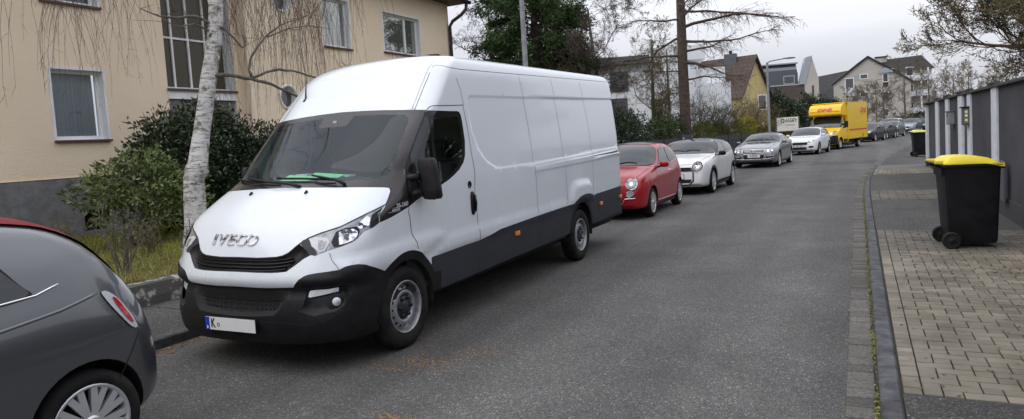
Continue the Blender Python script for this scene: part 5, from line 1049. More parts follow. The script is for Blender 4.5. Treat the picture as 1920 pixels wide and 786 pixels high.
    def chaikin(poly, n=2):
        for _ in range(n):
            q = []
            for i in range(len(poly)):
                a = np.array(poly[i]); c = np.array(poly[(i+1) % len(poly)]); q += [tuple(a*.8+c*.2), tuple(a*.2+c*.8)]
            poly = q
        return poly
    def patch(name, d, poly, m, off=.004, st=.06, parent=None, dep=0.):
        if 'light' in name or 'lens' in name or 'lamp' in name: poly = chaikin(poly)
        poly = dens(poly, st); A = np.array(poly); xs = np.arange(A[:, 0].min(), A[:, 0].max()+st, st); ys = np.arange(A[:, 1].min(), A[:, 1].max()+st, st)
        if len(xs) < 2: xs = np.array([xs[0]-st, xs[0]+st])
        if len(ys) < 2: ys = np.array([ys[0]-st, ys[0]+st])
        P, T = cdt(xs, ys, [(poly, True)]); T = T[inpoly(P[T].mean(1), poly)]; used = np.unique(T); Q = np.zeros((len(P), 3))
        for i in used: h, nn = hit(P[i, 0], P[i, 1], d); Q[i] = h+nn*off
        o_ = submesh(Q, T, name, m, parent or root)
        return o_
    def line(d, path, m='dark', wdt=.008, off=.002, closed=False, name='panel_gap', parent=None, round_=False):
        q = dens(path, .06, closed); 
        if closed: q.append(q[0])
        P3 = []; NN = []
        for p in q: h, nn = hit(p[0], p[1], d); P3.append(np.array(h)); NN.append(np.array(nn))
        if round_:
            mb = MB(); mb.tube([tuple(a+b_*off) for a, b_ in zip(P3, NN)], wdt/2, 6, cap=not closed); return mb.build(name, m, parent or root)
        return strip(P3, NN, wdt, off).build(name, m, parent or root)
    def ell(c, a, b_, n=18, e=1.): return [(c[0]+a*np.sign(math.cos(t))*abs(math.cos(t))**e, c[1]+b_*np.sign(math.sin(t))*abs(math.sin(t))**e) for t in np.linspace(0, 2*math.pi, n+1)[:-1]]
    mirp = lambda poly: [(-p, q) for p, q in poly]
    def surfk(v, k):
        st_ = stat(v); a = k if k < 9 else 18-k; i = (a-1)*4+1; i = max(0., min(len(st_)-1.001, i)); j = int(i); q = st_[j]+(st_[j+1]-st_[j])*(i-j); return Vector((float(q[0]) if k <= 9 else -float(q[0]), float(v), float(q[1])))
    def patchk(name, poly, m, off=.004, parent=None, sg=1, sv=.05, sk=.16):
        poly = chaikin([(p[0], p[1]) for p in poly]); po = []
        for i in range(len(poly)):
            a = poly[i]; c = poly[(i+1) % len(poly)]; n_ = max(1, int(max(abs(a[0]-c[0])/sv, abs(a[1]-c[1])/sk))); po += [(a[0]+(c[0]-a[0])*j/n_, a[1]+(c[1]-a[1])*j/n_) for j in range(n_)]
        A = np.array(po); P, T = cdt(np.arange(A[:, 0].min(), A[:, 0].max()+sv, sv), np.arange(A[:, 1].min(), A[:, 1].max()+sk, sk)*1.0, [(po, True)]); T = T[inpoly(P[T].mean(1), po)]; Q = np.zeros((len(P), 3))
        for i in np.unique(T):
            v, k = P[i]; p_ = surfk(v, k); du = surfk(v+.01, k)-surfk(v-.01, k); dk = surfk(v, k+.06)-surfk(v, k-.06); n_ = dk.cross(du)
            if n_.length < 1e-9: n_ = Vector((0, 0, 1))
            n_.normalize()
            if n_.dot(p_-Vector((0, v, .5))) < 0: n_ = -n_
            p_ = p_+n_*off; Q[i] = (p_.x*sg, p_.y, p_.z)
        # orient outward
        t0 = T[0]; nn = np.cross(Q[t0[1]]-Q[t0[0]], Q[t0[2]]-Q[t0[0]]); cc = Q[t0].mean(0)-np.array([0, np.mean(A[:, 0]), .5])
        if nn@cc < 0: T = T[:, ::-1]
        return submesh(Q, T, name, m, parent or root)
    def grow_(poly, dv, dk):
        c_ = np.mean(poly, 0); return [(p[0]+dv*np.sign(p[0]-c_[0]), p[1]+dk*np.sign(p[1]-c_[1])) for p in poly]
    def greenhouse(vb, vt, cuts, ve, seal='black_gloss', pane='car_glass', kb=5.12, kt=6.72, lead=.26, trail=.35, roofp=None, pillar=None, wk=6.42):
        ws = [(vb+.03, 9), (vb+.05, 8), (vb+.09, 7.3), (vb+.20, wk), (vb+.20+.45*(vt-vb), wk+.12), (vt-.10, 6.95), (vt-.03, 7.5), (vt, 8.2), (vt, 9)]
        full = ws+[(v, 18-k) for v, k in ws[-2:0:-1]]; patchk('windscreen_seal', grow_(full, .022, .10), seal, .003); patchk('windscreen', full, pane, .007)
        e = [vb+lead]+cuts+[ve]
        for sg in (1, -1):
            if pillar: patchk('window_surround', [(vb-.06, 4.95), (vb+.06, 6.0), (vb+.32, 6.35), (vt-.06, 6.85), (vt-.03, 7.55), (ve-.12, 7.55), (ve+.06, 6.1), (ve+.10, 4.95)], pillar, .003, sg=sg)
            for i in range(len(e)-1):
                a, b_ = e[i]+(.025 if i else 0), e[i+1]-(.025 if i < len(e)-2 else 0)
                if i == 0: q = [(a, kb), (a+.34, kb+.85), (vt+.04, kt-.02), (vt+.12, kt), (b_, kt), (b_, kb)]
                elif i == len(e)-2: q = [(a, kb), (a, kt), (ve-trail, kt), (ve-trail*.45, kt-.45), (ve-.06, kb+.45), (ve, kb+.12), (ve-.04, kb)]
                else: q = [(a, kb), (a, kt), (b_, kt), (b_, kb)]
                w = patchk('side_window' if i < len(e)-2 or len(e) == 2 else 'quarter_glass', q, pane, .007, sg=sg)
                if not pillar: patchk('window_seal', grow_(q, .018, .07), seal, .003, sg=sg)
            if roofp is not None and sg > 0: patchk('roof_panel', [(roofp[0], 7.4), (roofp[1], 7.4), (roofp[1], 10.6), (roofp[0], 10.6)], roofp[2], .006)
    ctx = dict(root=root, gh=greenhouse, pk=patchk, patch=patch, line=line, ell=ell, mir=mirp, hit=hit, body=body, bvh=bvh)
    sp['build'](ctx)
    # under tray
    mb = MB(); zz = sp.get('tray', .2); mb.box(-Wm*.62, Wm*.62, v0+.25, v1-.3, zz-.04, zz+.12); mb.box(-Wm*.93, Wm*.93, ra+.05, wb-ra-.05, zz-.02, zz+.1); mb.build('underbody', 'dark', root)
    tw = sp['track']; wp = sp['wheel']()
    for i, (x, v) in enumerate(((tw, 0), (tw, wb), (-tw, 0), (-tw, wb))):
        wv = wp if i == 0 else copy_tree(wp); wv.parent = root; wv.location = (x, v, r); wv.rotation_euler = (R(13*i), 0, 0) if x > 0 else (0, 0, math.pi)
    # mirrors
    mx, mv, mz = sp['mirror']
    for sg in (1, -1):
        mb = MB(); vs_ = []
        for k, (zz, sc) in enumerate(((-1, .6), (-.7, .92), (0, 1), (.6, .92), (1, .55))):
            for j in range(12):
                t = 2*math.pi*j/12; vs_.append((sg*(mx+.10*sc*math.cos(t)), mv+.055*sc*math.sin(t)-.01*zz, mz+.062*zz))
        mb.add(vs_, [(k*12+j, k*12+(j+1) % 12, (k+1)*12+(j+1) % 12, (k+1)*12+j) for k in range(4) for j in range(12)]+[tuple(range(12)), tuple(range(48, 60))], sm=True)
        mo = mb.build('wing_mirror', sp.get('mirror_m', sp['paint']), root, sharp=60); mb = MB(); mb.tube([(sg*(mx-.17), mv+.02, mz-.06), (sg*(mx-.03), mv, mz-.03)], .022, 6); mb.build('mirror_stalk', 'black_gloss', mo)
    return ctx
def plate(c, v, z, s='', w_=.26, front=True, lab='number_plate', off=.012):
    h, nn = c['hit'](0, z, 'front' if front else 'rear'); sg = -1 if front else 1; y = h.y+sg*off; root = c['root']
    mb = MB(); mb.box(-w_-.008, w_+.008, y-.006, y+.006, z-.063, z+.063); mb.build('plate_holder', 'black_plastic', root)
    y2 = y+sg*.0075; mb = MB(); mb.box(-w_, w_, y2-.001, y2+.001, z-.055, z+.055); pl = mb.build('number_plate', 'plate_white', root)
    x0 = -w_ if front else w_; mb = MB(); mb.box(min(x0, x0-sg*-.0+(.04 if front else -.04)), max(x0, x0+(.04 if front else -.04)), y2+sg*.001-.0005, y2+sg*.001+.0012 if sg > 0 else y2-.0008, z-.054, z+.054); mb.build('plate_band', 'plate_blue', pl)
    if s:
        t = text(s, .105, 'ink', pl, 'plate_lettering', .0005, 0, .001, xs=.72); orient(t, (.02, y2+sg*.003, z), (1 if front else -1, 0, 0), (0, 0, 1))
def handle(c, v, z, m='chrome'):
    for sg, d in ((1, 'left'), (-1, 'right')):
        h, nn = c['hit'](v, z, d); mb = MB(); mb.tube([tuple(h+nn*.004+Vector((0, -.10, 0))), tuple(h+nn*.028+Vector((0, -.07, 0))), tuple(h+nn*.028+Vector((0, .07, 0))), tuple(h+nn*.004+Vector((0, .10, 0)))], .011, 6); mb.build('door_handle', m, c['root'])
def wipers(c, z, u):
    for x0, x1 in ((-u, -.05), (-.02, u*.75)):
        q = [c['hit'](x, z+.03*math.sin((x-x0)/(x1-x0)*3), 'front') for x in np.linspace(x0, x1, 7)]; mb = MB(); mb.tube([tuple(h+n_*.014) for h, n_ in q], .008, 5); mb.build('wiper', 'black_plastic', c['root'])

# ---- small retro city car
def b_fiat(c):
    P, Ln, E, Mr = c['patch'], c['line'], c['ell'], c['mir']
    soft = c.get('soft')
    c['gh'](.27, 1.02, [1.52], c.get('ve', 2.25))
    wipers(c, 1.055, .5)
    for sg, d in ((1, 'left'), (-1, 'right')):
        Ln(d, [(.36, 1.0), (.9, .985), (1.6, 1.01), (2.1, 1.04), (2.22, 1.075)], 'chrome', .012, .006, name='window_trim', round_=True)
        Ln(d, [(.38, .97), (.36, .6), (.42, .30), (.6, .24), (1.45, .24), (1.50, .4), (1.56, .8), (1.56, 1.0)])
        Ln(d, [(.35, .30), (1.85, .28)], c.get('paintm', 'red_paint'), .03, .004, name='sill_trim', round_=True)
    Ln('front', [(-.60, .87), (-.60, .78), (-.3, .735), (0, .725), (.3, .735), (.60, .78), (.60, .87)]); Ln('top', [(.60, -.5), (.64, -.2), (.66, .25)]); Ln('top', [(-.60, -.5), (-.64, -.2), (-.66, .25)])
    for s in (1, -1):
        hl = P('headlight', 'front', E((s*.545, .70), .10, .10), 'lamp_grey', .012); P('lamp_bowl', 'front', E((s*.545, .70), .072, .072), 'lens', .018, parent=hl); P('bulb', 'front', E((s*.545, .70), .035, .035), 'chrome_painted_glints', .022, parent=hl)
        Ln('front', E((s*.545, .70), .103, .103), 'chrome_painted_glints', .018, .012, True, 'lamp_ring', hl, True)
        f = P('fog_lamp', 'front', E((s*.52, .515), .075, .05), 'lamp_grey', .010); Ln('front', E((s*.52, .515), .078, .053), 'chrome_painted_glints', .014, .010, True, 'lamp_ring', f, True)
    gr = P('lower_grille', 'front', [(-.38, .40), (.38, .40), (.36, .31), (.30, .27), (-.30, .27), (-.36, .31)], 'dark', .006)
    for z in (.30, .335, .37): Ln('front', [(-.35, z), (.35, z)], 'black_gloss', .01, .012, name='grille_bar', parent=gr, round_=True)
    for x in np.arange(-.33, .34, .06): Ln('front', [(x, .275), (x, .395)], 'black_gloss', .008, .012, name='grille_bar', parent=gr, round_=True)
    for s in (1, -1): Ln('front', [(s*.62, .435), (s*.42, .425), (s*.385, .36), (s*.30, .285), (s*.05, .268)], 'chrome', .022, .012, name='chrome_trim', round_=True)
    Ln('front', [(-.17, .70), (-.06, .685), (.06, .685), (.17, .70)], 'chrome', .014, .012, name='moustache_trim', round_=True); P('badge', 'front', E((0, .70), .045, .045), 'dhl_red', .014)
    plate(c, 0, .345+.12, '', .26)
    handle(c, 1.38, .86)
FI_TOP = [(-.71,.44),(-.705,.54),(-.68,.68),(-.60,.80),(-.45,.885),(-.2,.945),(.1,.985),(.27,1.015),(.55,1.20),(.85,1.385),(1.10,1.465),(1.45,1.492),(1.9,1.482),(2.2,1.44),(2.42,1.345),(2.58,1.19),(2.70,1.01),(2.79,.82),(2.845,.62),(2.855,.46)]
FIAT = dict(wb=2.30, r=.292, paint='red_paint', track=.795, top=FI_TOP,
  plan=[(-.71,.52),(-.69,.60),(-.63,.68),(-.5,.745),(-.25,.79),(0,.808),(.6,.808),(1.4,.815),(2.3,.812),(2.5,.79),(2.65,.745),(2.76,.68),(2.83,.60),(2.855,.52)],
  belt=[(-.71,.40),(-.68,.60),(-.60,.72),(-.3,.84),(.2,.93),(.5,.965),(1.5,.985),(2.2,1.02),(2.5,.98),(2.7,.85),(2.8,.7),(2.855,.42)],
  roof=[(-.71,.7),(-.3,.70),(.2,.80),(.5,.80),(.9,.76),(1.3,.74),(2.0,.74),(2.4,.77),(2.7,.82),(2.855,.8)], low=[(-.71,.30),(-.6,.22),(0,.20),(2.3,.20),(2.7,.24),(2.855,.32)],
  mirror=(.88,.62,1.02), build=b_fiat, wheel=lambda: wheel_proto(.292, 7, twin=True), tuck=.93)
# ---- retro hatch with dark roof
def b_mini(c):
    P, Ln, E, Mr = c['patch'], c['line'], c['ell'], c['mir']
    c['gh'](.40, 1.16, [1.70], 2.86, pillar='black_gloss', roofp=(1.14, 2.74, 'black_gloss'), wk=6.3)
    c['pk']('windscreen_surround', [(1.12,6.75),(1.25,6.75),(2.75,6.75),(2.75,7.6),(1.12,7.6)], 'black_gloss', .005); c['pk']('windscreen_surround', [(1.12,6.75),(1.25,6.75),(2.75,6.75),(2.75,7.6),(1.12,7.6)], 'black_gloss', .005, sg=-1)
    wipers(c, 1.10, .5)
    for sg, d in ((1, 'left'), (-1, 'right')):
        Ln(d, [(.36,1.0),(.8,1.0),(1.7,1.02),(2.9,1.04)], 'chrome', .016, .008, name='window_trim', round_=True); Ln(d, [(.42,.98),(.40,.5),(.5,.28),(1.5,.27),(1.68,.45),(1.72,.8),(1.72,1.0)])
        P('sill', d, [(.37,.20),(.36,.30),(2.13,.30),(2.12,.20)], 'black_plastic', .008)
        for v in (0, 2.495):
            a = [(v+.365*math.cos(t), .33+.365*math.sin(t)) for t in np.radians(np.linspace(-5, 185, 22))]; b_ = [(v+.41*math.cos(t), .33+.41*math.sin(t)) for t in np.radians(np.linspace(185, -5, 22))]; P('arch_trim', d, a+b_, 'black_plastic', .008)
    for s in (1, -1):
        hl = P('headlight', 'front', E((s*.60,.735),.130,.125), 'black_gloss', .010); P('lamp_lens', 'front', E((s*.60,.735),.105,.10), 'lens', .014, parent=hl); P('lamp_bowl', 'front', E((s*.60,.735),.055,.04), 'facets_painted_glints', .018, parent=hl)
        Ln('front', E((s*.60,.735),.134,.129), 'chrome', .014, .012, True, 'lamp_ring', hl, True)
        Ln('front', E((s*.60,.735),.095,.09), 'clear_lens', .014, .018, True, 'running_ring', hl, True)
    oct_ = [(-.44,.71),(.44,.71),(.50,.63),(.50,.38),(.40,.29),(-.40,.29),(-.50,.38),(-.50,.63)]
    Ln('front', oct_, 'black_gloss', .035, .01, True, 'grille_frame', round_=True); P('upper_grille', 'front', [(-.42,.70),(.42,.70),(.47,.64),(.455,.625),(-.455,.625),(-.47,.64)], 'dark', .010)
    P('air_intake', 'front', [(-.46,.42),(.46,.42),(.45,.38),(.39,.31),(-.39,.31),(-.45,.38)], 'dark', .010); P('bumper_lip', 'front', [(-.74,.27),(.74,.27),(.72,.20),(-.72,.20)], 'black_plastic', .012)
    Ln('front', [(-.42,.305),(.42,.305)], 'chrome', .02, .022, name='chrome_trim', round_=True); plate(c, 0, .50, '', .26)
    Ln('top', [(.60,-.62),(.68,-.3),(.72,.3)]); Ln('top', [(-.60,-.62),(-.68,-.3),(-.72,.3)]); Ln('front', [(-.55,.81),(-.3,.80),(0,.795),(.3,.80),(.55,.81)])
    handle(c, 1.55, .90)
MINI = dict(wb=2.495, r=.315, paint='pearl_paint', track=.855, mirror_m='black_gloss',
  top=[(-.78,.50),(-.77,.62),(-.74,.76),(-.66,.86),(-.45,.94),(-.1,.985),(.3,1.02),(.42,1.04),(.70,1.22),(.98,1.375),(1.25,1.425),(1.7,1.435),(2.3,1.415),(2.68,1.375),(2.84,1.27),(2.95,1.08),(3.03,.86),(3.065,.6),(3.07,.5)],
  plan=[(-.78,.62),(-.76,.69),(-.70,.75),(-.55,.80),(-.25,.85),(0,.865),(1.2,.862),(2.5,.872),(2.75,.85),(2.92,.80),(3.02,.73),(3.07,.62)],
  belt=[(-.78,.42),(-.75,.62),(-.66,.76),(-.3,.87),(.2,.94),(.6,.975),(1.5,.99),(2.6,1.03),(2.9,.98),(3.0,.8),(3.07,.42)],
  roof=[(-.78,.8),(0,.78),(.4,.85),(.7,.78),(1.1,.77),(1.6,.76),(2.5,.76),(2.8,.80),(3.07,.8)], low=[(-.78,.30),(-.65,.21),(0,.20),(2.5,.20),(2.9,.24),(3.07,.34)],
  build=b_mini, wheel=lambda: wheel_proto(.315, 8, 'alloy', .2, .76), tuck=.95)
# ---- coupe
def b_coupe(c):
    P, Ln, E, Mr = c['patch'], c['line'], c['ell'], c['mir']
    c['gh'](.46, 1.38, [2.02], 2.98, roofp=(1.45, 2.3, 'black_gloss'), trail=.62); wipers(c, 1.06, .55)
    for sg, d in ((1, 'left'), (-1, 'right')):
        Ln(d, [(.5,.975),(1.5,.975),(2.95,1.0)], 'chrome', .014, .006, name='window_trim', round_=True); Ln(d, [(.5,.96),(.48,.5),(.55,.28),(1.8,.26),(2.05,.6),(2.05,.96)])
    hood = [(-.52,.76),(-.50,.70),(-.42,.665),(.42,.665),(.50,.70),(.52,.76)]
    g = P('grille', 'front', [(-.43,.735),(.43,.735),(.40,.60),(.34,.565),(-.34,.565),(-.40,.60)], 'dark', .008)
    for z in (.685, .63): Ln('front', [(-.40,z),(.40,z)], 'chrome', .022, .016, name='grille_bar', parent=g, round_=True)
    Ln('front', [(-.43,.735),(.43,.735),(.40,.60),(.34,.565),(-.34,.565),(-.40,.60)], 'chrome', .022, .012, True, 'grille_frame', g, True)
    h, nn = c['hit'](0, .655, 'front'); mb = MB(); ring = [(h.x+.085*math.cos(t), h.y-.035, h.z+.085*math.sin(t)) for t in np.linspace(0, 2*math.pi, 25)]; mb.tube(ring, .010, 6, cap=False)
    for t in (90, 210, 330): mb.tube([(h.x, h.y-.035, h.z), (h.x+.085*math.cos(R(t)), h.y-.035, h.z+.085*math.sin(R(t)))], [.016, .006], 6)
    mb.build('star_emblem', 'chrome', g)
    for s in (1, -1):
        hl = P('headlight', 'front', [(s*x, z) for x, z in ((.47,.74),(.50,.63),(.62,.60),(.78,.64),(.84,.74),(.80,.79),(.62,.775))], 'lens', .007); P('lamp_bowl', 'front', E((s*.57,.685),.055,.05), 'chrome_painted_glints', .012, parent=hl); P('lamp_bowl', 'front', E((s*.70,.70),.05,.045), 'chrome_painted_glints', .012, parent=hl)
        P('bumper_intake', 'front', [(s*x, z) for x, z in ((.50,.50),(.80,.52),(.80,.42),(.50,.37))], 'dark', .006); Ln('front', [(s*.52,.47),(s*.78,.49)], 'clear_lens', .028, .012, name='running_light', round_=True); Ln('front', [(s*.80,.42),(s*.5,.365),(s*.3,.36)], 'chrome', .014, .012, name='chrome_trim', round_=True)
    P('air_intake', 'front', [(-.43,.52),(.43,.52),(.36,.37),(-.36,.37)], 'dark', .006); Ln('front', [(-.45,.53),(-.36,.36),(.36,.36),(.45,.53)], 'chrome', .014, .010, name='chrome_trim', round_=True)
    P('bumper_lip', 'front', [(-.75,.30),(.75,.30),(.72,.22),(-.72,.22)], 'dark', .006); plate(c, 0, .485, 'K·DB 895', .26)
    Ln('top', [(.50,-.72),(.66,-.3),(.72,.35)]); Ln('top', [(-.50,-.72),(-.66,-.3),(-.72,.35)]); handle(c, 1.78, .86)
    pass
COUPE = dict(wb=2.76, r=.322, paint='silver_paint', track=.865,
  top=[(-.81,.48),(-.80,.60),(-.77,.72),(-.68,.80),(-.4,.875),(0,.94),(.4,.985),(.55,1.005),(.9,1.19),(1.25,1.335),(1.6,1.385),(2.0,1.39),(2.4,1.345),(2.8,1.225),(3.15,1.10),(3.5,1.06),(3.66,1.0),(3.74,.80),(3.775,.5)],
  plan=[(-.81,.66),(-.79,.72),(-.70,.79),(-.5,.85),(-.2,.88),(0,.885),(1.5,.885),(2.8,.885),(3.3,.85),(3.6,.79),(3.73,.72),(3.775,.62)],
  belt=[(-.81,.42),(-.77,.62),(-.66,.72),(-.3,.81),(.3,.90),(.8,.95),(2.5,.975),(3.3,.99),(3.6,.92),(3.775,.42)],
  roof=[(-.81,.8),(0,.76),(.5,.86),(.9,.78),(1.4,.71),(2.2,.71),(2.8,.76),(3.2,.84),(3.775,.8)], low=[(-.81,.27),(-.65,.20),(0,.19),(2.8,.19),(3.6,.26),(3.775,.36)],
  mirror=(.93,.78,1.0), build=b_coupe, wheel=lambda: wheel_proto(.322, 10, 'alloy', .2, .76), tuck=.95)
# ---- plain modern hatch / estate / suv family
def b_hatch(c):
    P, Ln, E, Mr, g = c['patch'], c['line'], c['ell'], c['mir'], c['g']
    zb, zt, vb, ve = g['zb'], g['zt'], g['vb'], g['ve']; hw = g.get('hw', .64)
    c['gh'](vb, vb+.86, [vb+1.22]+([vb+2.02] if ve-vb > 2.6 else []), ve-.30)
    for sg, d in ((1, 'left'), (-1, 'right')):
        h = zt-zb; a = vb
        Ln(d, [(a+.1,zb-.03),(a+.08,.5),(a+.2,.3),(a+1.1,.28),(a+1.23,.5),(a+1.23,zb)]); handle(c, a+1.08, zb-.12, c['pm'])
    for s in (1, -1):
        hl = P('headlight', 'front', [(s*x, z) for x, z in g['lamp']], 'lens', .007); cx = sum(x for x, z in g['lamp'])/len(g['lamp']); cz = sum(z for x, z in g['lamp'])/len(g['lamp']); P('lamp_bowl', 'front', E((s*cx, cz), .05, .035), 'chrome_painted_glints', .012, parent=hl)
        P('fog_lamp_panel', 'front', [(s*x, z) for x, z in ((.48,.47),(.66,.49),(.74,.45),(.70,.38),(.50,.38))], 'dark', .006)
    P('grille', 'front', g['grille'], g.get('grm', 'dark'), .008); P('air_intake', 'front', [(-.42,.42),(.42,.42),(.36,.30),(-.36,.30)], 'dark', .008)
    if g.get('chrome'): Ln('front', g['grille'], 'chrome', .018, .012, True, 'grille_frame', None, True)
    P('badge', 'front', E((0, g['bz']), .055, .04), 'chrome', .016)
    plate(c, 0, g.get('pz', .50), g.get('ps', ''), .26)
    if g.get('rails'):
        for s in (1, -1): Ln('top', [(s*.48, vb+1.0), (s*.50, ve-.4)], 'black_plastic', .03, .03, name='roof_rail', round_=True)
def hatch(paint, g, L_=4.05, wb=2.49, fo=.83, W=.865, H=1.47, r=.315, zb=1.0, vb=.35, box=False, wheel=None, sillm=None):
    ve = L_-fo; zh = zb-.13
    t = [(-fo,.48),(-fo+.01,.62),(-fo+.05,zh-.12),(-fo+.16,zh),(-fo+.45,zh+.06),(vb-.25,zb-.03),(vb,zb+.01),(vb+.35,zb+.5*(H-zb)),(vb+.72,H-.06),(vb+1.05,H-.012),(vb+1.5,H)]
    if box: t += [(ve-1.45,H-.03),(ve-1.0,H-.18),(ve-.6,zb+.10),(ve-.2,zb+.06),(ve-.06,zb-.15),(ve-.01,.6),(ve,.48)]
    else: t += [(ve-.7,H-.03),(ve-.38,H-.09),(ve-.22,H-.28),(ve-.08,zb-.0),(ve-.02,.7),(ve,.5)]
    g = dict(g, zb=zb, zt=H, vb=vb, ve=ve)
    def bld(c): c['g'] = g; c['pm'] = paint; b_hatch(c)
    return dict(wb=wb, r=r, paint=paint, track=W-.015, top=t, plan=[(-fo,W*.72),(-fo+.03,W*.82),(-fo+.12,W*.90),(-fo+.35,W*.96),(0,W),(wb,W),(ve-.35,W*.96),(ve-.1,W*.9),(ve-.02,W*.82),(ve,W*.72)],
      belt=[(-fo,.42),(-fo+.05,zh-.2),(-fo+.2,zh-.07),(0,zh),(vb+.3,zb-.05),(ve-.7,zb+.02),(ve-.2,zb-.03),(ve,.44)], roof=[(-fo,.8),(0,.8),(vb,.86),(vb+.35,.80),(vb+.85,.76),(ve-.8,.74),(ve-.3,.78),(ve,.8)],
      low=[(-fo,.30),(-fo+.15,.21),(0,.20),(wb,.20),(ve-.2,.25),(ve,.36)], mirror=(W+.06, vb+.38, zb+.03), build=bld, wheel=wheel or (lambda: wheel_proto(r, 5, 'alloy', .2, .74, True)), tuck=.95, sill=sillm or paint, sillz=.0)
LAMP_A = [(.40,.66),(.60,.66),(.74,.74),(.78,.80),(.66,.79),(.46,.72)]
GR_A = [(-.42,.68),(.42,.68),(.46,.64),(.38,.55),(-.38,.55),(-.46,.64)]

x = lambda g: g
# cars in the row, nearest first
def soft_top(c):
    b_fiat(dict(c, paintm='grey_paint'))
FG = dict(FIAT, paint='grey_paint')
def b_grey(c):
    P, Ln, E = c['patch'], c['line'], c['ell']; c['paintm'] = 'grey_paint'; c['ve'] = 2.08; b_fiat(c)
    c['pk']('soft_top', [(1.0,7.6),(1.5,7.55),(2.1,7.5),(2.45,7.45),(2.68,7.5),(2.76,7.9),(2.76,10.1),(2.68,10.5),(2.45,10.55),(2.1,10.5),(1.5,10.45),(1.0,10.4)], 'red_cloth', .012)
    for s, d in ((1, 'left'), (-1, 'right')):
        tl = P('tail_light', d, [(2.43,.985),(2.47,.985),(2.53,.93),(2.585,.84),(2.63,.745),(2.61,.735),(2.57,.76),(2.51,.84),(2.46,.92)], 'clear_lens', .008, .03); P('lamp_lens', d, [(2.487,.945),(2.512,.935),(2.558,.86),(2.60,.775),(2.583,.775),(2.545,.82),(2.507,.89)], 'red_lens', .013, .03, parent=tl)
        Ln(d, [(2.63,.70),(2.52,.56),(2.46,.485)], 'dark', .006); Ln(d, [(.45,.865),(1.0,.868),(1.5,.88),(1.9,.905),(2.2,.94),(2.42,.985)], 'grey_paint', .03, -.0105, name='body_crease', round_=True)
    P('rear_window', 'rear', [(-.45,1.12),(.45,1.12),(.42,1.26),(-.42,1.26)], 'car_glass', .02)
    P('rear_bumper_insert', 'rear', [(-.5,.42),(.5,.42),(.48,.33),(-.48,.33)], 'black_plastic', .008); plate(c, 0, .56, '', .26, front=False)
    Ln('rear', [(-.60,.95),(-.56,.62),(.56,.62),(.60,.95)]); Ln('rear', [(-.25,.80),(.25,.80)], 'chrome', .02, .015, name='boot_handle', round_=True)
FG['build'] = b_grey; FG['wheel'] = lambda: wheel_proto(.292, 9, 'alloy', .19, .74, True)
car(FG, (-4.515, -.10, 0), 0, 'city_car', 'dark grey city car with red fabric roof, tail towards the white van')
def b_red(c):
    b_fiat(c); c['patch']('glass_roof', 'top', [(-.46,1.08),(.46,1.08),(.50,1.5),(.50,2.12),(-.50,2.12),(-.50,1.5)], 'black_gloss', .006, .08)
car(dict(FIAT, build=b_red), (-4.50, 13.60, 0), 0, 'city_car', 'small red car with round headlights parked right behind the large white van')
c_ = car(dict(MINI, mirror=(.94, .72, 1.02)), (-4.30, 18.74, 0), R(-2.2), 'hatchback', 'pearl white hatchback with black roof and large round headlights behind the red car')
def b_cp(c): c['pm'] = 'silver_paint'; b_coupe(c)
car(dict(COUPE, build=b_cp), (-3.76, 30.12, 0), R(-4.5), 'coupe', 'silver grey coupe with a star emblem in its chrome grille')
car(hatch('car_white', dict(lamp=LAMP_A, grille=[(-.44,.68),(.44,.68),(.40,.55),(-.40,.55)], bz=.72, pz=.49, ps='BM·E 1904'), 4.04, wheel=lambda: wheel_proto(.315, 5, 'dark', .2, .76, True)), (-2.74, 40.68, 0), R(-9), 'hatchback', 'bright white hatchback with a wide black grille just in front of the yellow van')
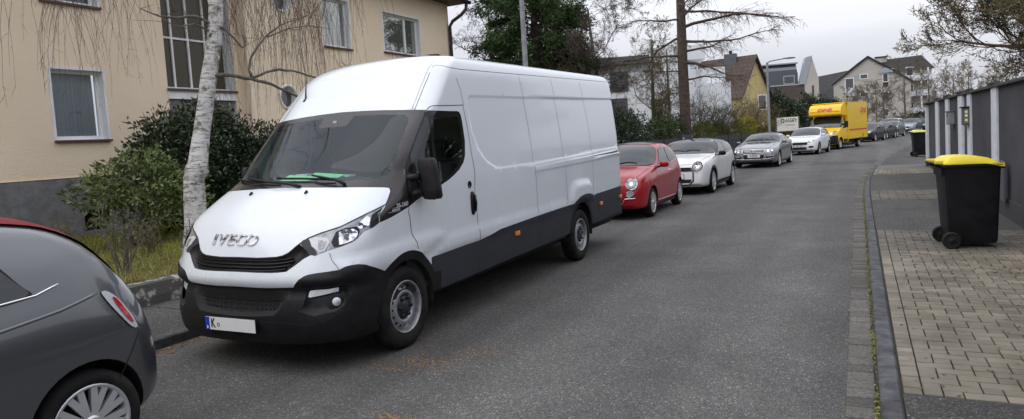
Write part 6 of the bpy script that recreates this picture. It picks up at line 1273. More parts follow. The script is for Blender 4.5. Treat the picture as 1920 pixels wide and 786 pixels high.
# ================================================================ yellow delivery box van and the far row of cars
def b_dhl(c):
    P, Ln, E = c['patch'], c['line'], c['ell']; r_ = c['root']
    wipers(c, 1.36, .6)
    c['gh'](.06, .78, [], 1.14, lead=.34, trail=.12, wk=6.2)
    P('bumper', 'front', [(-.97,.30),(.97,.30),(.97,.86),(.55,.80),(-.55,.80),(-.97,.86)], 'black_plastic', .012); P('grille', 'front', [(-.45,.66),(.45,.66),(.40,.50),(-.40,.50)], 'dark', .018)
    for s, d in ((1, 'left'), (-1, 'right')):
        hl = P('headlight', 'front', [(s*x, z) for x, z in ((.45,.92),(.60,.86),(.90,.92),(.95,1.14),(.80,1.10),(.58,1.0))], 'lens', .012); P('lamp_bowl', 'front', E((s*.72,.98), .08, .06), 'reflector', .016, parent=hl)
        P('bumper_side', d, [(-1.0,.30),(-.46,.30),(-.44,.72),(-.5,.84),(-.95,.86)], 'black_plastic', .012)
        Ln(d, [(.30,1.2),(.28,.9),(.45,.55),(1.18,.52),(1.20,1.9),(.9,2.05)]); P('sill_strip', d, [(.48,.42),(.48,.60),(1.15,.60),(1.15,.42)], 'cladding', .01)
    handle(c, 1.05, 1.10, 'black_gloss')
    # box body with rounded leading edge over the cab
    b = MB(); b.box(-1.04, 1.04, 1.22, 4.95, .56, 2.83); bevel(b.build('box_body', 'yellow_paint', r_), .035, 3)
    prof = [(1.24,2.02),(.62,2.03),(.30,2.06),(.20,2.14),(.22,2.35),(.32,2.58),(.55,2.73),(1.24,2.80)]
    o = prism(prof, 'x', -.96, .96).build('wind_deflector', 'yellow_paint', r_); bevel(o, .05, 3)
    b = MB(); b.box(-1.045, 1.045, 1.0, 4.96, 2.80, 2.85); bevel(b.build('roof_rail', 'yellow_paint', r_), .01); b = MB(); b.box(-.8, .8, .6, 4.8, .35, .56); b.build('chassis', 'dark', r_)
    for s in (1, -1):
        b = MB(); x = 1.043*s; b.box(min(x, x+.004*s), max(x, x+.004*s), 1.40, 4.80, 1.08, 1.17); b.build('side_stripe', 'dhl_red', r_)
        t = text('DHL', .42, 'dhl_red', r_, 'side_lettering', .002, .25, .016, xs=1.45); orient(t, (1.046*s, 4.15 if s > 0 else 2.2, 2.32), (0, s, 0), (0, 0, 1)); b = MB(); b.box(min(x, x+.003*s), max(x, x+.003*s), 3.62 if s > 0 else 1.67, 4.68 if s > 0 else 2.73, 2.10, 2.125); b.build('lettering_bar', 'dhl_red', r_)
        b = MB(); b.box(min(x, x+.004*s), max(x, x+.004*s), 3.95, 4.05, .62, .86); b.box(min(x-.06*s, x), max(x-.06*s, x), 3.3, 3.95, .40, .60); b.build('mudguard', 'black_plastic', r_)
        b = MB(); b.box(min(x, x+.01*s), max(x, x+.01*s), 1.5, 1.58, 2.60, 2.68); b.build('marker_light', 'clear_lens', r_); b = MB(); b.box(min(x, x+.01*s), max(x, x+.01*s), 4.75, 4.83, 2.60, 2.68); b.build('marker_light', 'clear_lens', r_)
    t = text('DHL', .25, 'dhl_red', r_, 'front_lettering', .003, .3, .010, xs=1.9); orient(t, (0, .222, 2.42), (1, 0, 0), (0, .10, .23)); b = MB()
    for x0, x1 in ((-.85,-.55), (.55, .85)):
        for z in (2.30,): b.box(x0, x1, .205, .212, z, z+.02)
    b.build('lettering_bar', 'dhl_red', r_)
    b = MB(); b.tube([(-.98,.35,1.5),(-1.2,.30,1.5)], .03, 6); b.box(-1.33,-1.13,.24,.34,1.30,1.68); bevel(b.build('wing_mirror', 'black_plastic', r_), .02); b = MB(); b.tube([(.98,.35,1.5),(1.2,.30,1.5)], .03, 6); b.box(1.13,1.33,.24,.34,1.30,1.68); bevel(b.build('wing_mirror', 'black_plastic', r_), .02)
DHL = dict(wb=3.45, r=.335, paint='yellow_paint', track=.96, arch=.40,
  top=[(-.95,.55),(-.94,.75),(-.90,.95),(-.80,1.06),(-.5,1.17),(-.2,1.25),(.05,1.32),(.30,1.58),(.62,1.93),(.85,2.06),(1.2,2.12),(1.4,2.12)],
  plan=[(-.95,.70),(-.92,.80),(-.84,.90),(-.6,.97),(-.2,1.0),(.3,1.01),(1.4,1.01)], belt=[(-.95,.50),(-.9,.80),(-.8,.92),(-.4,1.02),(0,1.15),(.4,1.24),(1.4,1.26)],
  roof=[(-.95,.8),(-.2,.82),(.1,.90),(.5,.88),(.9,.82),(1.4,.82)], low=[(-.95,.34),(-.8,.30),(0,.32),(1.4,.36)], mirror=(1.10,.30,1.5), mirror_m='black_plastic', build=b_dhl, wheel=lambda: wheel_proto(.335, 6, 'alloy', .2, .66), tuck=.97)
car(DHL, (-1.92, 46.60, 0), R(-17), 'box_van', 'yellow delivery box van with red lettering above its windscreen', 'van')
EMB = [(-.40,.74),(.40,.74),(.40,.56),(-.40,.56)]
LB = [(.42,.72),(.62,.66),(.78,.72),(.80,.84),(.70,.84),(.50,.79)]
def far(x, y, rz, sp, name, lab, g='vehicles parked along the left kerb'): car(sp, (x, y, 0), R(rz), name, lab, 'car', g)
far(.30, 59.6, -15, hatch('black_paint', dict(lamp=LB, grille=EMB, bz=.78, pz=.45), 4.2, 2.6, .86, .88, 1.48), 'hatchback', 'dark hatchback directly behind the yellow delivery van')
far(1.25, 64.9, -15, hatch('navy_paint', dict(lamp=LB, grille=EMB, bz=.78, chrome=1), 4.5, 2.7, .86, .88, 1.45, box=True), 'saloon', 'dark saloon with bright windscreen, second car behind the yellow van')
far(2.25, 70.0, -15, hatch('silver_paint', dict(lamp=LB, grille=EMB, bz=.78), 4.0, 2.5, .82, .85, 1.46), 'hatchback', 'silver hatchback half hidden between the dark saloon and the white off-roader')
far(2.55, 77.3, -14, hatch('car_white', dict(lamp=LB, grille=EMB, bz=.80, rails=1, hw=.68), 4.6, 2.7, .86, .92, 1.70, .34, 1.12), 'off_roader', 'tall white off-roader with roof rails in the far row')
far(4.55, 84.0, -14, hatch('blue_silver', dict(lamp=LB, grille=EMB, bz=.78, chrome=1), 4.4, 2.7, .86, .9, 1.58, .32, 1.08), 'people_carrier', 'bluish silver people carrier in the far row beside the white off-roader')
far(6.1, 90.5, -14, hatch('black_paint', dict(lamp=LB, grille=EMB, bz=.78), 4.3, 2.6, .86, .9, 1.58, .32, 1.05), 'hatchback', 'last dark car at the far end of the parked row')
far(-7.4, 62.0, -30, hatch('car_white', dict(lamp=LB, grille=EMB, bz=.80, hw=.70), 4.9, 3.0, .86, .95, 1.9, .34, 1.15), 'white_van', 'white vehicle roof glimpsed behind the notice board', 'vehicles off the street')
# ================================================================ fences and vegetation
MT['slat'] = mat('slat', (.032,.033,.036), .7, n=(5,4), col2=(.05,.05,.053)); 
def slat_fence(p0, p1, h, lab, z=.05, sl=.10):
    p0, p1 = Vector(p0), Vector(p1); L_ = (p1-p0).length; f = empty('slat_fence', (p0.x, p0.y, z), math.atan2(p1.y-p0.y, p1.x-p0.x), lab, 'fence'); n = int(L_/2.0)
    for i in range(n+1): mb = MB(); x = L_*i/n; mb.box(x-.03, x+.03, -.05, .0, 0, h); mb.build('post', 'slat', f)
    for i in range(n):
        mb = MB(); x = L_*i/n+.04
        while x < L_*(i+1)/n-.04: mb.box(x, x+sl*.72, .0, .02, .06, h-.02); x += sl
        mb.box(L_*i/n, L_*(i+1)/n, -.03, 0, h*.8, h*.8+.04); mb.box(L_*i/n, L_*(i+1)/n, -.03, 0, .2, .24); mb.build('slat_panel', 'slat', f)
slat_fence((-7.25,23.5,0), (-7.0,30.2,0), 1.35, 'dark vertical slat fence behind the red and pearl white cars')
slat_fence((-6.6,32.2,0), (-5.05,43.5,0), 1.30, 'dark vertical slat fence behind the silver coupe and the lamp post')
gp = empty('gate', (-7.0, 30.35, .05), R(82), 'narrow dark garden gate with small plate between the two slat fences', 'gate'); mb = MB(); mb.box(0,.35,-.12,.12,0,1.5); mb.build('gate_post', 'slat', gp); mb = MB(); mb.box(.42,1.5,-.03,.03,.1,1.45); mb.build('gate_leaf', 'slat', gp); mb = MB(); mb.box(.10,.24,-.125,-.121,1.28,1.34); mb.build('house_number_plate', 'pvc', gp)
# ---- foliage materials
def leafmat(name, c1, tone=.45, rough=.5, spec=.4): return mat(name, c1, rough, spec=spec, tone=tone)
MT['leaf_laurel'] = leafmat('leaf_laurel', (.028,.046,.017), .55, .35, .5); MT['leaf_rhodo'] = leafmat('leaf_rhodo', (.12,.155,.05), .5, .45); MT['leaf_conifer'] = leafmat('leaf_conifer', (.055,.09,.036), .6, .8, .1); MT['leaf_dark'] = leafmat('leaf_dark', (.032,.050,.022), .6, .5); MT['leaf_hedge'] = leafmat('leaf_hedge', (.085,.095,.025), .5, .7, .2); MT['leaf_yellow'] = leafmat('leaf_yellow', (.30,.25,.02), .5, .7, .2); MT['leaf_bud'] = leafmat('leaf_bud', (.15,.14,.065), .6, .8, .2); MT['leaf_larch'] = leafmat('leaf_larch', (.20,.14,.06), .5, .8, .2); MT['grass'] = leafmat('grass', (.22,.23,.035), .5, .9, .1); MT['straw'] = leafmat('straw', (.32,.27,.13), .4, .9, .1); MT['ivy'] = leafmat('ivy', (.05,.07,.02), .5, .5)
def bark_birch(t, p, tcn):
    mp_ = N(t, 'ShaderNodeMapping'); mp_.inputs['Scale'].default_value = (1.2,1.2,7); n = N(t, 'ShaderNodeTexNoise', Scale=5, Detail=8, Roughness=.75); t.links.new(tcn.outputs['Object'], mp_.inputs[0]); t.links.new(mp_.outputs[0], n.inputs['Vector'])
    n2 = N(t, 'ShaderNodeTexNoise', Scale=3.2, Detail=7, Roughness=.7); t.links.new(tcn.outputs['Object'], n2.inputs['Vector'])
    r = N(t, 'ShaderNodeValToRGB'); r.color_ramp.elements[0].position = .36; r.color_ramp.elements[0].color = (.07,.06,.05,1); r.color_ramp.elements[1].position = .52; r.color_ramp.elements[1].color = (.62,.60,.585,1); e = r.color_ramp.elements.new(.43); e.color = (.34,.325,.30,1); t.links.new(n.outputs[0], r.inputs[0])
    r2 = N(t, 'ShaderNodeValToRGB'); r2.color_ramp.elements[0].position = .52; r2.color_ramp.elements[1].position = .62; r2.color_ramp.elements[0].color = (0,0,0,1); t.links.new(n2.outputs[0], r2.inputs[0])
    m = N(t, 'ShaderNodeMixRGB'); m.inputs[2].default_value = (.11,.105,.075,1); t.links.new(r2.outputs[0], m.inputs[0]); t.links.new(r.outputs[0], m.inputs[1]); t.links.new(m.outputs[0], p.inputs['Base Color'])
    b = N(t, 'ShaderNodeBump', Strength=.8, Distance=.02); t.links.new(n.outputs[0], b.inputs['Height']); t.links.new(b.outputs[0], p.inputs['Normal'])
MT['birch_bark'] = mat('birch_bark', (.5,.5,.48), .9, extra=bark_birch)
MT['bark'] = mat('bark', (.055,.045,.036), .95, n=(9,7), col2=(.11,.09,.07), bump=(22,1,.03)); MT['bark_grey'] = mat('bark_grey', (.10,.09,.075), .95, n=(9,7), col2=(.16,.145,.12), bump=(30,.8,.02)); MT['bark_larch'] = mat('bark_larch', (.065,.046,.036), .95, n=(7,7), col2=(.105,.078,.062), bump=(14,1,.05)); MT['twig'] = mat('twig', (.075,.052,.040), .9); MT['twig_grey'] = mat('twig_grey', (.13,.11,.09), .9); MT['twig_dark'] = mat('twig_dark', (.045,.036,.03), .9); MT['twig_olive'] = mat('twig_olive', (.14,.105,.06), .9)
def rv(s=1.): return Vector((rng.gauss(0, s), rng.gauss(0, s), rng.gauss(0, s)))
def wander(p, d, L_, n, jit, grav=0., up_=0.):
    pts = [Vector(p)]; d = Vector(d).normalized(); st = L_/n
    for i in range(n): d = (d+rv(jit)+Vector((0,0,up_-grav))).normalized(); pts.append(pts[-1]+d*st)
    return pts
def at(pts, t): k = t*(len(pts)-1); i = min(int(k), len(pts)-2); return pts[i].lerp(pts[i+1], k-i), (pts[i+1]-pts[i]).normalized()
def leaf(mb, p, d, ln, wd, tone, fold=.15):
    d = Vector(d).normalized(); s = d.cross(rv()); 
    if s.length < 1e-4: return
    s.normalize(); n = d.cross(s); a = p+d*ln*.5; mb.add([tuple(p), tuple(a+s*wd*.5+n*wd*fold), tuple(p+d*ln), tuple(a-s*wd*.5+n*wd*fold)], [(0,1,2,3)], tone)
def bushy(mb, c, r, n, size, asp=.4, shell=.55, lump=.35, ztop=1., seed=0, droop=0., tonef=None, cluster=0, gapt=-.22):
    """leaves through the volume of a lumpy ellipsoid, mostly near the outside, set in small sprays"""
    c = Vector(c); i = 0; tries = 0
    while i < n and tries < n*6:
        tries += 1; d = rv().normalized(); f = 1+lump*noise.noise(d*2.1+Vector((seed, seed*.7, 0)))+lump*.6*noise.noise(d*5.5+Vector((0, seed, 3)))
        q = shell+(1-shell)*rng.random()**.6; q *= f; gap = noise.noise(Vector((d.x*r[0]*q*3, d.y*r[1]*q*3, d.z*r[2]*q*3))*.9+Vector((seed, 0, 0)))
        if gap < gapt: continue
        p = c+Vector((d.x*r[0], d.y*r[1], d.z*r[2]*(ztop if d.z > 0 else 1)))*q
        if p.z < .05: continue
        k = max(1, cluster)
        for _ in range(k):
            dd = (d+rv(.75)+Vector((0,0,.25-droop))).normalized(); leaf(mb, p+rv(size*.5 if cluster else 0), dd, size*rng.uniform(.7, 1.3), size*asp*rng.uniform(.8, 1.2), min(1, max(0, .5+.45*gap*1.6+rng.gauss(0, .2)))); i += 1
    return mb
def shrub(name, loc, blobs, n, size, leafm, lab, cat='shrub', group=None, asp=.4, gapt=-.22, shell=.55, stems=8, cluster=0, droop=0., lump=.35, sm='twig_dark'):
    o = empty(name, loc, 0, lab, cat, group); mb = MB(); tot = sum(b[3]*b[4]*b[5] for b in blobs)
    for k, b in enumerate(blobs): bushy(mb, b[:3], b[3:6], int(n*b[3]*b[4]*b[5]/tot), size, asp, seed=k*7.3+loc[0]+loc[1], cluster=cluster, droop=droop, lump=lump, gapt=gapt, shell=shell)
    mb.build('foliage', leafm, o, smooth=False)
    mb = MB()
    for _ in range(stems):
        b = rng.choice(blobs); e = Vector(b[:3])+Vector((rng.uniform(-.7,.7)*b[3], rng.uniform(-.7,.7)*b[4], rng.uniform(-.2,.6)*b[5])); s = Vector((rng.gauss(0,.12), rng.gauss(0,.12), 0)); m_ = s.lerp(e, .5)+rv(.08); mb.tube([s, m_, e], [.03,.02,.008], 5)
    mb.build('stems', sm, o); return o
def tree(name, loc, lab, trunk, tr, limbs, bark, twigm, cat='tree', group=None, lv=3, spread=.5, twn=7, tl=.5, tw_r=.004, leafm=None, leafn=0, leafs=.03, grav=.0, up_=.05, sub=6, jit=.16, limb_r=.35, rings=True, ts=12, minr=.004, crownname='crown'):
    """tapered trunk, limbs, branching twigs; each level a smaller copy of the habit"""
    o = empty(name, loc, 0, lab, cat, group); tb = MB(); tb.tube(trunk, tr, ts); tb.build('trunk', bark, o); mb = MB(); lf = MB()
    def grow(p, d, L_, r_, lev):
        n = 5 if lev < 2 else 4; pts = wander(p, d, L_, n, jit*(1+.25*lev), grav*(lev*.5), up_); mb.tube(pts, [max(minr*.6, r_*(1-.75*i/n)) for i in range(n+1)], 5 if r_ > .03 else (4 if r_ > .012 else 3), cap=False)
        if lev >= lv:
            if leafm:
                for _ in range(leafn): q, dd = at(pts, rng.random()); leaf(lf, q, dd+rv(.8), leafs*rng.uniform(.6,1.4), leafs*.5, rng.random())
            return
        k = sub if lev else int(sub*1.3)
        for i in range(k):
            t = .22+.76*(i+rng.random())/k; q, dd = at(pts, t); s = dd.cross(rv()).normalized(); nd = (dd*(1-spread)+s*spread).normalized(); grow(q, nd, L_*rng.uniform(.34,.55)*(1.15-.4*t), max(minr, r_*(1-.7*t)*.55), lev+1)
    T_ = [Vector(p) for p in trunk]
    for lm in limbs:
        t, d, L_ = lm[:3]; q, _ = at(T_, t); k = t*(len(tr)-1); i = min(int(k), len(tr)-2); r_ = tr[i]+(tr[i+1]-tr[i])*(k-i); grow(q, d, L_, lm[3] if len(lm) > 3 else r_*limb_r, 0)
    cr_ = mb.build(crownname, twigm, o, smooth=True)
    if leafm: lf.build('buds', leafm, cr_, smooth=False)
    return o
def lim(n, t0, t1, L0, L1, el0=.1, el1=.6, az=None):
    o = []
    for i in range(n):
        t = t0+(t1-t0)*(i+.5)/n; a = (az[0]+(az[1]-az[0])*rng.random()) if az else i*2.4+rng.uniform(-.4,.4); e = el0+(el1-el0)*rng.random(); o.append((t, Vector((math.cos(a)*math.cos(e), math.sin(a)*math.cos(e), math.sin(e))), L0+(L1-L0)*(i/n)))
    return o
# ---- birch in front of the house (hand placed trunk and limbs)
BX, BY = -8.9, 7.02
b = empty('birch_tree', (BX, BY, GZ), 0, 'white barked weeping birch with a leaning trunk in the front garden', 'tree')
TR = [(.0,-.04,-.15),(0,0,.0),(.01,.02,.35),(.0,.05,.75),(-.01,.08,1.08),(.03,.13,1.20),(.02,.16,1.30),(.03,.26,1.75),(.06,.37,2.2),(.08,.44,2.55),(.12,.54,3.0),(.14,.61,3.35),(.12,.66,3.7),(.05,.60,4.2),(-.05,.7,5.0),(-.05,.8,6.2)]
TRR = [.23,.195,.162,.150,.148,.170,.138,.124,.113,.116,.104,.116,.090,.07,.05,.02]
mb = MB(); mb.tube(TR, TRR, 20)
for i, v in enumerate(mb.v):
    q = noise.noise(Vector(v)*5)*.018+noise.noise(Vector(v)*14)*.008; mb.v[i] = (v[0]+q, v[1]+q*.7, v[2])
trk = mb.build('trunk', 'birch_bark', b)
def limbp(pts, rad, m='bark_grey', name='branch', knots=0):
    P3 = [Vector(p) for p in pts]; out = []; n = 4
    for i in range(len(P3)-1):
        p0 = P3[max(i-1,0)]; p1 = P3[i]; p2 = P3[i+1]; p3 = P3[min(i+2,len(P3)-1)]
        for j in range(n): t = j/n; out.append(.5*((2*p1)+(p2-p0)*t+(2*p0-5*p1+4*p2-p3)*t*t+(3*p1-p0-3*p2+p3)*t**3)+rv(.006))
    out.append(P3[-1]); k = len(out); rr_ = [np.interp(i/(k-1), np.linspace(0,1,len(rad)), rad)*.78*rng.uniform(.85,1.2) for i in range(k)]; mb = MB(); mb.tube(out, rr_, 8); mb.build(name, m, b); return out
def B(px, py, Y):  # offline values only
    pass
LM = []
LM.append(limbp([(.08,.34,2.56),(.25,.60,2.62),(.42,.95,2.56),(.60,1.35,2.42),(.85,1.85,2.12),(1.0,2.15,1.86),(1.03,2.27,1.82)], [.045,.036,.032,.028,.024,.018,.012]))
LM.append(limbp([(.42,.95,2.57),(.60,1.25,2.70),(.82,1.6,2.66),(1.05,2.1,2.50),(1.14,2.28,2.44)], [.026,.024,.02,.015,.008]))
LM.append(limbp([(1.0,1.95,2.54),(1.02,2.02,2.35),(1.0,2.0,2.08)], [.011,.009,.006])); LM.append(limbp([(1.05,2.05,2.52),(1.15,2.25,2.62),(1.2,2.45,2.88)], [.010,.008,.003])); LM.append(limbp([(1.08,2.12,2.52),(1.25,2.42,2.60),(1.4,2.8,2.5)], [.009,.006,.003]))
LM.append(limbp([(.42,.95,2.60),(.40,.98,2.85),(.5,1.15,3.15),(.66,1.42,3.42),(.9,1.85,3.60)], [.026,.024,.02,.014,.008])); LM.append(limbp([(.55,1.22,3.22),(.8,1.7,3.42),(1.05,2.2,3.40)], [.014,.010,.004]))
LM.append(limbp([(.14,.48,3.2),(.25,.62,3.34),(.38,.88,3.05),(.40,.93,3.20)], [.035,.026,.020,.010])); LM.append(limbp([(.12,.5,3.42),(0,.35,3.5),(-.15,.0,3.46),(-.25,-.35,3.56)], [.03,.025,.02,.008])); LM.append(limbp([(.1,.5,3.3),(.1,.25,3.36),(.15,-.1,3.28),(.15,-.4,3.42)], [.02,.016,.011,.006]))
LM.append(limbp([(.08,.36,2.0),(.14,.48,2.12),(.2,.62,2.06)], [.03,.018,.008])); LM.append(limbp([(-.1,.1,3.55),(-.05,-.05,3.85),(-.1,-.2,4.4)], [.02,.016,.01]))
for a in range(14): t_ = a*.45; LM.append(limbp([(.05,.6,3.9+.15*a),(.05+.9*math.cos(a*2.4),.6+.9*math.sin(a*2.4),4.3+.15*a),(.05+2.0*math.cos(a*2.4),.6+2.0*math.sin(a*2.4),4.35+.12*a),(.05+2.9*math.cos(a*2.4),.6+2.9*math.sin(a*2.4),3.9+.1*a)], [.035,.025,.014,.006]))
mb = MB()
def drop(p, L_, r_=.0034):
    n = max(3, int(L_/.22)); pts = [Vector(p)]; d = Vector((rng.gauss(0,.35), rng.gauss(0,.35), -.4)).normalized()
    for i in range(n): d = (d+rv(.07)+Vector((0,0,-.42))).normalized(); pts.append(pts[-1]+d*L_/n)
    mb.tube(pts, [r_*(1-.6*i/n) for i in range(n+1)], 3, cap=False)
    for _ in range(int(L_*2.2)):
        q, dd = at(pts, rng.random()); e = wander(q, dd+rv(.5), rng.uniform(.06,.22), 2, .2, .3); mb.tube(e, [r_*.7, r_*.6, r_*.4], 3, cap=False)
for L3 in LM[-14:]:
    for _ in range(15): q, _d = at(L3, rng.uniform(.15, 1)); drop(q, rng.uniform(.6, 2.4))
for L3 in LM[3:11]:
    for _ in range(7): q, _d = at(L3, rng.uniform(.2, 1)); e = wander(q, rv()+Vector((0,0,.3)), rng.uniform(.15,.5), 3, .25); mb.tube(e, [.005,.004,.003,.002], 3, cap=False)
for L3 in LM[:3]:
    for _ in range(6): q, _d = at(L3, rng.uniform(.3, 1)); drop(q, rng.uniform(.2,.9), .003)
# curtains of hanging twigs from the high crown
for cx0, cy0, zt_, n_, sx, sy, l0, l1 in ((-.9,2.3,4.2,80,.7,1.0,.8,2.6),(-1.3,3.6,4.4,95,.8,.8,.9,2.9),(-1.6,4.6,4.6,60,.6,.8,.8,2.6),(-1.6,-.2,4.2,60,.6,.8,.8,2.0),(-2.2,-1.8,4.2,36,.5,.6,.6,1.7),(-.3,1.4,4.1,50,.4,.5,.6,1.8)):
    cs = [(rng.gauss(0,sx), rng.gauss(0,sy)) for _ in range(max(3, n_//9))]
    for _ in range(n_): c0 = rng.choice(cs); drop((cx0+c0[0]+rng.gauss(0,.10), cy0+c0[1]+rng.gauss(0,.10), zt_+rng.uniform(-.2,.5)), rng.uniform(l0,l1))
mb.build('hanging_twigs', 'twig', b)
mb = MB()
for z, rr_ in ((1.2,.17),(2.05,.14),(3.35,.14)):
    for _ in range(60):
        a = rng.uniform(0, 6.28); q = Vector(TR[min(range(16), key=lambda k: abs(TR[k][2]-z))]); e = wander(q+Vector((math.cos(a)*rr_*.9, math.sin(a)*rr_*.9, rng.gauss(0,.06))), Vector((math.cos(a), math.sin(a), -.4)), rng.uniform(.05,.16), 3, .5); mb.tube(e, [.004,.003,.002,.0015], 3, cap=False)
mb.build('epicormic_twigs', 'twig_dark', b)
# ---- evergreen shrubs before the house
shrub('laurel_shrub', (-11.3, 9.3, GZ), [(0,-.6,1.2,.85,.95,1.0),(-.1,.6,1.25,.8,1.0,1.05),(.2,-1.3,.9,.5,.6,.55),(0,.1,2.0,.45,.6,.55),(0,-.9,1.85,.4,.5,.4),(.3,.2,.7,.6,1.4,.7)], 21000, .105, 'leaf_laurel', 'tall dark evergreen laurel left of the birch against the house', asp=.42, gapt=-.4, shell=.35, cluster=5, group='evergreen shrubs in the front garden')
shrub('laurel_shrub', (-11.0, 11.2, GZ), [(0,0,1.0,.8,1.15,1.0),(.1,1.0,.9,.6,.7,.75),(0,-.9,1.1,.6,.6,.8),(.2,0,.6,.7,1.4,.6)], 17000, .10, 'leaf_laurel', 'dark evergreen laurel between the birch trunk and the white van', asp=.42, gapt=-.4, shell=.35, cluster=5, group='evergreen shrubs in the front garden')
shrub('rhododendron', (-10.5, 7.35, GZ), [(0,0,1.05,.6,.85,.42),(.1,.5,.75,.55,.55,.35),(-.1,-.65,.9,.4,.45,.28),(0,.1,1.4,.35,.45,.24),(0,0,.55,.5,.8,.3)], 3800, .105, 'leaf_rhodo', 'lighter green rhododendron low in front of the dark laurel', asp=.42, cluster=6, stems=5, sm='bark', gapt=-.35, shell=.4, group='evergreen shrubs in the front garden')
# ---- bare garden shrubs (thin upright twigs)
def twiggy(loc, h, n, spread, lab, m='twig_grey', r_=.009, leafy=0, name='bare_shrub', grp='bare shrubs in the front garden', cat='shrub'):
    o = empty(name, loc, 0, lab, cat, grp); mb = MB(); lf = MB()
    for _ in range(n):
        a = rng.uniform(0, 6.28); e = rng.uniform(.1, spread); d = Vector((math.cos(a)*e, math.sin(a)*e, 1)); L_ = h*rng.uniform(.6, 1.05); pts = wander((rng.gauss(0,.05), rng.gauss(0,.05), -.05), d, L_, 6, .10); mb.tube(pts, [r_*(1-.8*i/6) for i in range(7)], 4, cap=False)
        for _ in range(7):
            q, dd = at(pts, rng.uniform(.25, .95)); p2 = wander(q, dd+rv(.55), L_*rng.uniform(.12,.32), 4, .2); mb.tube(p2, [r_*.4*(1-.6*i/4) for i in range(5)], 3, cap=False)
            for _ in range(3):
                q2, d2 = at(p2, rng.random()); p3 = wander(q2, d2+rv(.7), L_*rng.uniform(.05,.14), 2, .2); mb.tube(p3, [r_*.25,r_*.2,r_*.12], 3, cap=False)
                for _ in range(leafy): leaf(lf, p3[-1]+rv(.01), rv(), .022, .012, rng.random())
    mb.build('stems', m, o)
    if leafy: lf.build('buds', 'leaf_bud', o, smooth=False)
for x, y, h, n, lab in ((-8.1,5.35,.95,7,'bare shrub with a thick upright stem, tallest of the twigs near the low wall'),(-8.6,4.7,.85,8,'thin grey bare shrub between grey car roof and cellar opening'),(-8.9,3.6,.8,8,'leftmost bare shrub at the photo edge above the grey car roof'),(-7.9,6.2,.62,8,'low bare shrub before the birch base'),(-7.75,6.9,.6,9,'low bare shrub close to the van front corner'),(-9.6,5.6,.7,9,'bare branchy shrub right below the rhododendron'),(-8.3,7.4,.55,7,'short twiggy shrub behind the bonnet of the van'),(-7.6,4.2,.6,9,'low straw coloured bare shrub at the wall above the grey car tail'),(-9.2,6.5,.55,9,'small bare shrub on the lawn between rhododendron and birch'),(-10.6,4.4,.75,9,'bare shrub against the grey plinth at the left edge')):
    twiggy((x, y, GZ), h*1.08, n+5, .5, lab, 'twig_grey' if x > -9 else 'twig_olive', .009, 1)
mb = MB()
for _ in range(22000):
    x, y = rng.uniform(-13.2, -7.28), 2.5+7.5*rng.random(); k = noise.noise(Vector((x*.8, y*.8, 0))); h = .05*rng.uniform(.5,1.5)*(1+.8*k); p = Vector((x, y, GZ+.02)); d = Vector((rng.gauss(0,.35), rng.gauss(0,.35), 1)).normalized(); s = d.cross(rv()).normalized()*.004*1.2; mb.add([tuple(p-s), tuple(p+s), tuple(p+d*h)], [(0,1,2)], min(1, max(0, .5+k*.8+rng.gauss(0,.2))))
tag(mb.build('grass', 'grass'), kind='stuff')
mb = MB()
for _ in range(9000):
    x = rng.uniform(-12.9, -7.3) if rng.random() < .5 else -7.35-abs(rng.gauss(0,.25)); y = 2.6+7.5*rng.random(); h = rng.uniform(.05,.20)*(1+noise.noise(Vector((x, y, 5)))); p = Vector((x, y, GZ)); d = Vector((rng.gauss(0,.5), rng.gauss(0,.5), 1)).normalized(); s = d.cross(rv()).normalized()*.0035; mb.add([tuple(p-s), tuple(p+s), tuple(p+d*h)], [(0,1,2)], rng.random())
tag(mb.build('dry_grass', 'straw'), kind='stuff')
# ---- conifer behind the van
o = empty('conifer', (-11.25, 25.0, 0), 0, 'big dark green conifer rising behind the white van roof', 'tree'); mb = MB(); mb.tube([(0,0,0),(.05,0,4),(0,.05,8),(0,0,12)], [.22,.18,.12,.03], 8); mb.build('trunk', 'bark', o); mb = MB(); st = MB()
for i in range(210):
    z = 2.2+10.5*(i/210)**1.0; a = i*2.4+rng.uniform(-.3,.3); L_ = (2.5*(1-((z-2.2)/12)**1.3)+.35)*rng.uniform(.65,1.1); d = Vector((math.cos(a), math.sin(a), .18)); pts = wander((0,0,z), d, L_, 6, .07, .05); st.tube(pts, [.03*(1-.8*k/6) for k in range(7)], 4, cap=False)
    for _ in range(int(120*L_/2)):
        t = rng.uniform(.25,1)**.8; q, dd = at(pts, t); q = q+rv(.09)*(1.2-.3*t); s = (dd+rv(.5)+Vector((0,0,-.35))).normalized(); kk = noise.noise(q*1.3)
        for _ in range(5): leaf(mb, q+rv(.09), (s+rv(.55)), rng.uniform(.10,.24), .045, min(1, max(0, .5+kk*.9+rng.gauss(0,.15))))
st.build('branches', 'twig_dark', o); mb.build('crown', 'leaf_conifer', o, smooth=False)
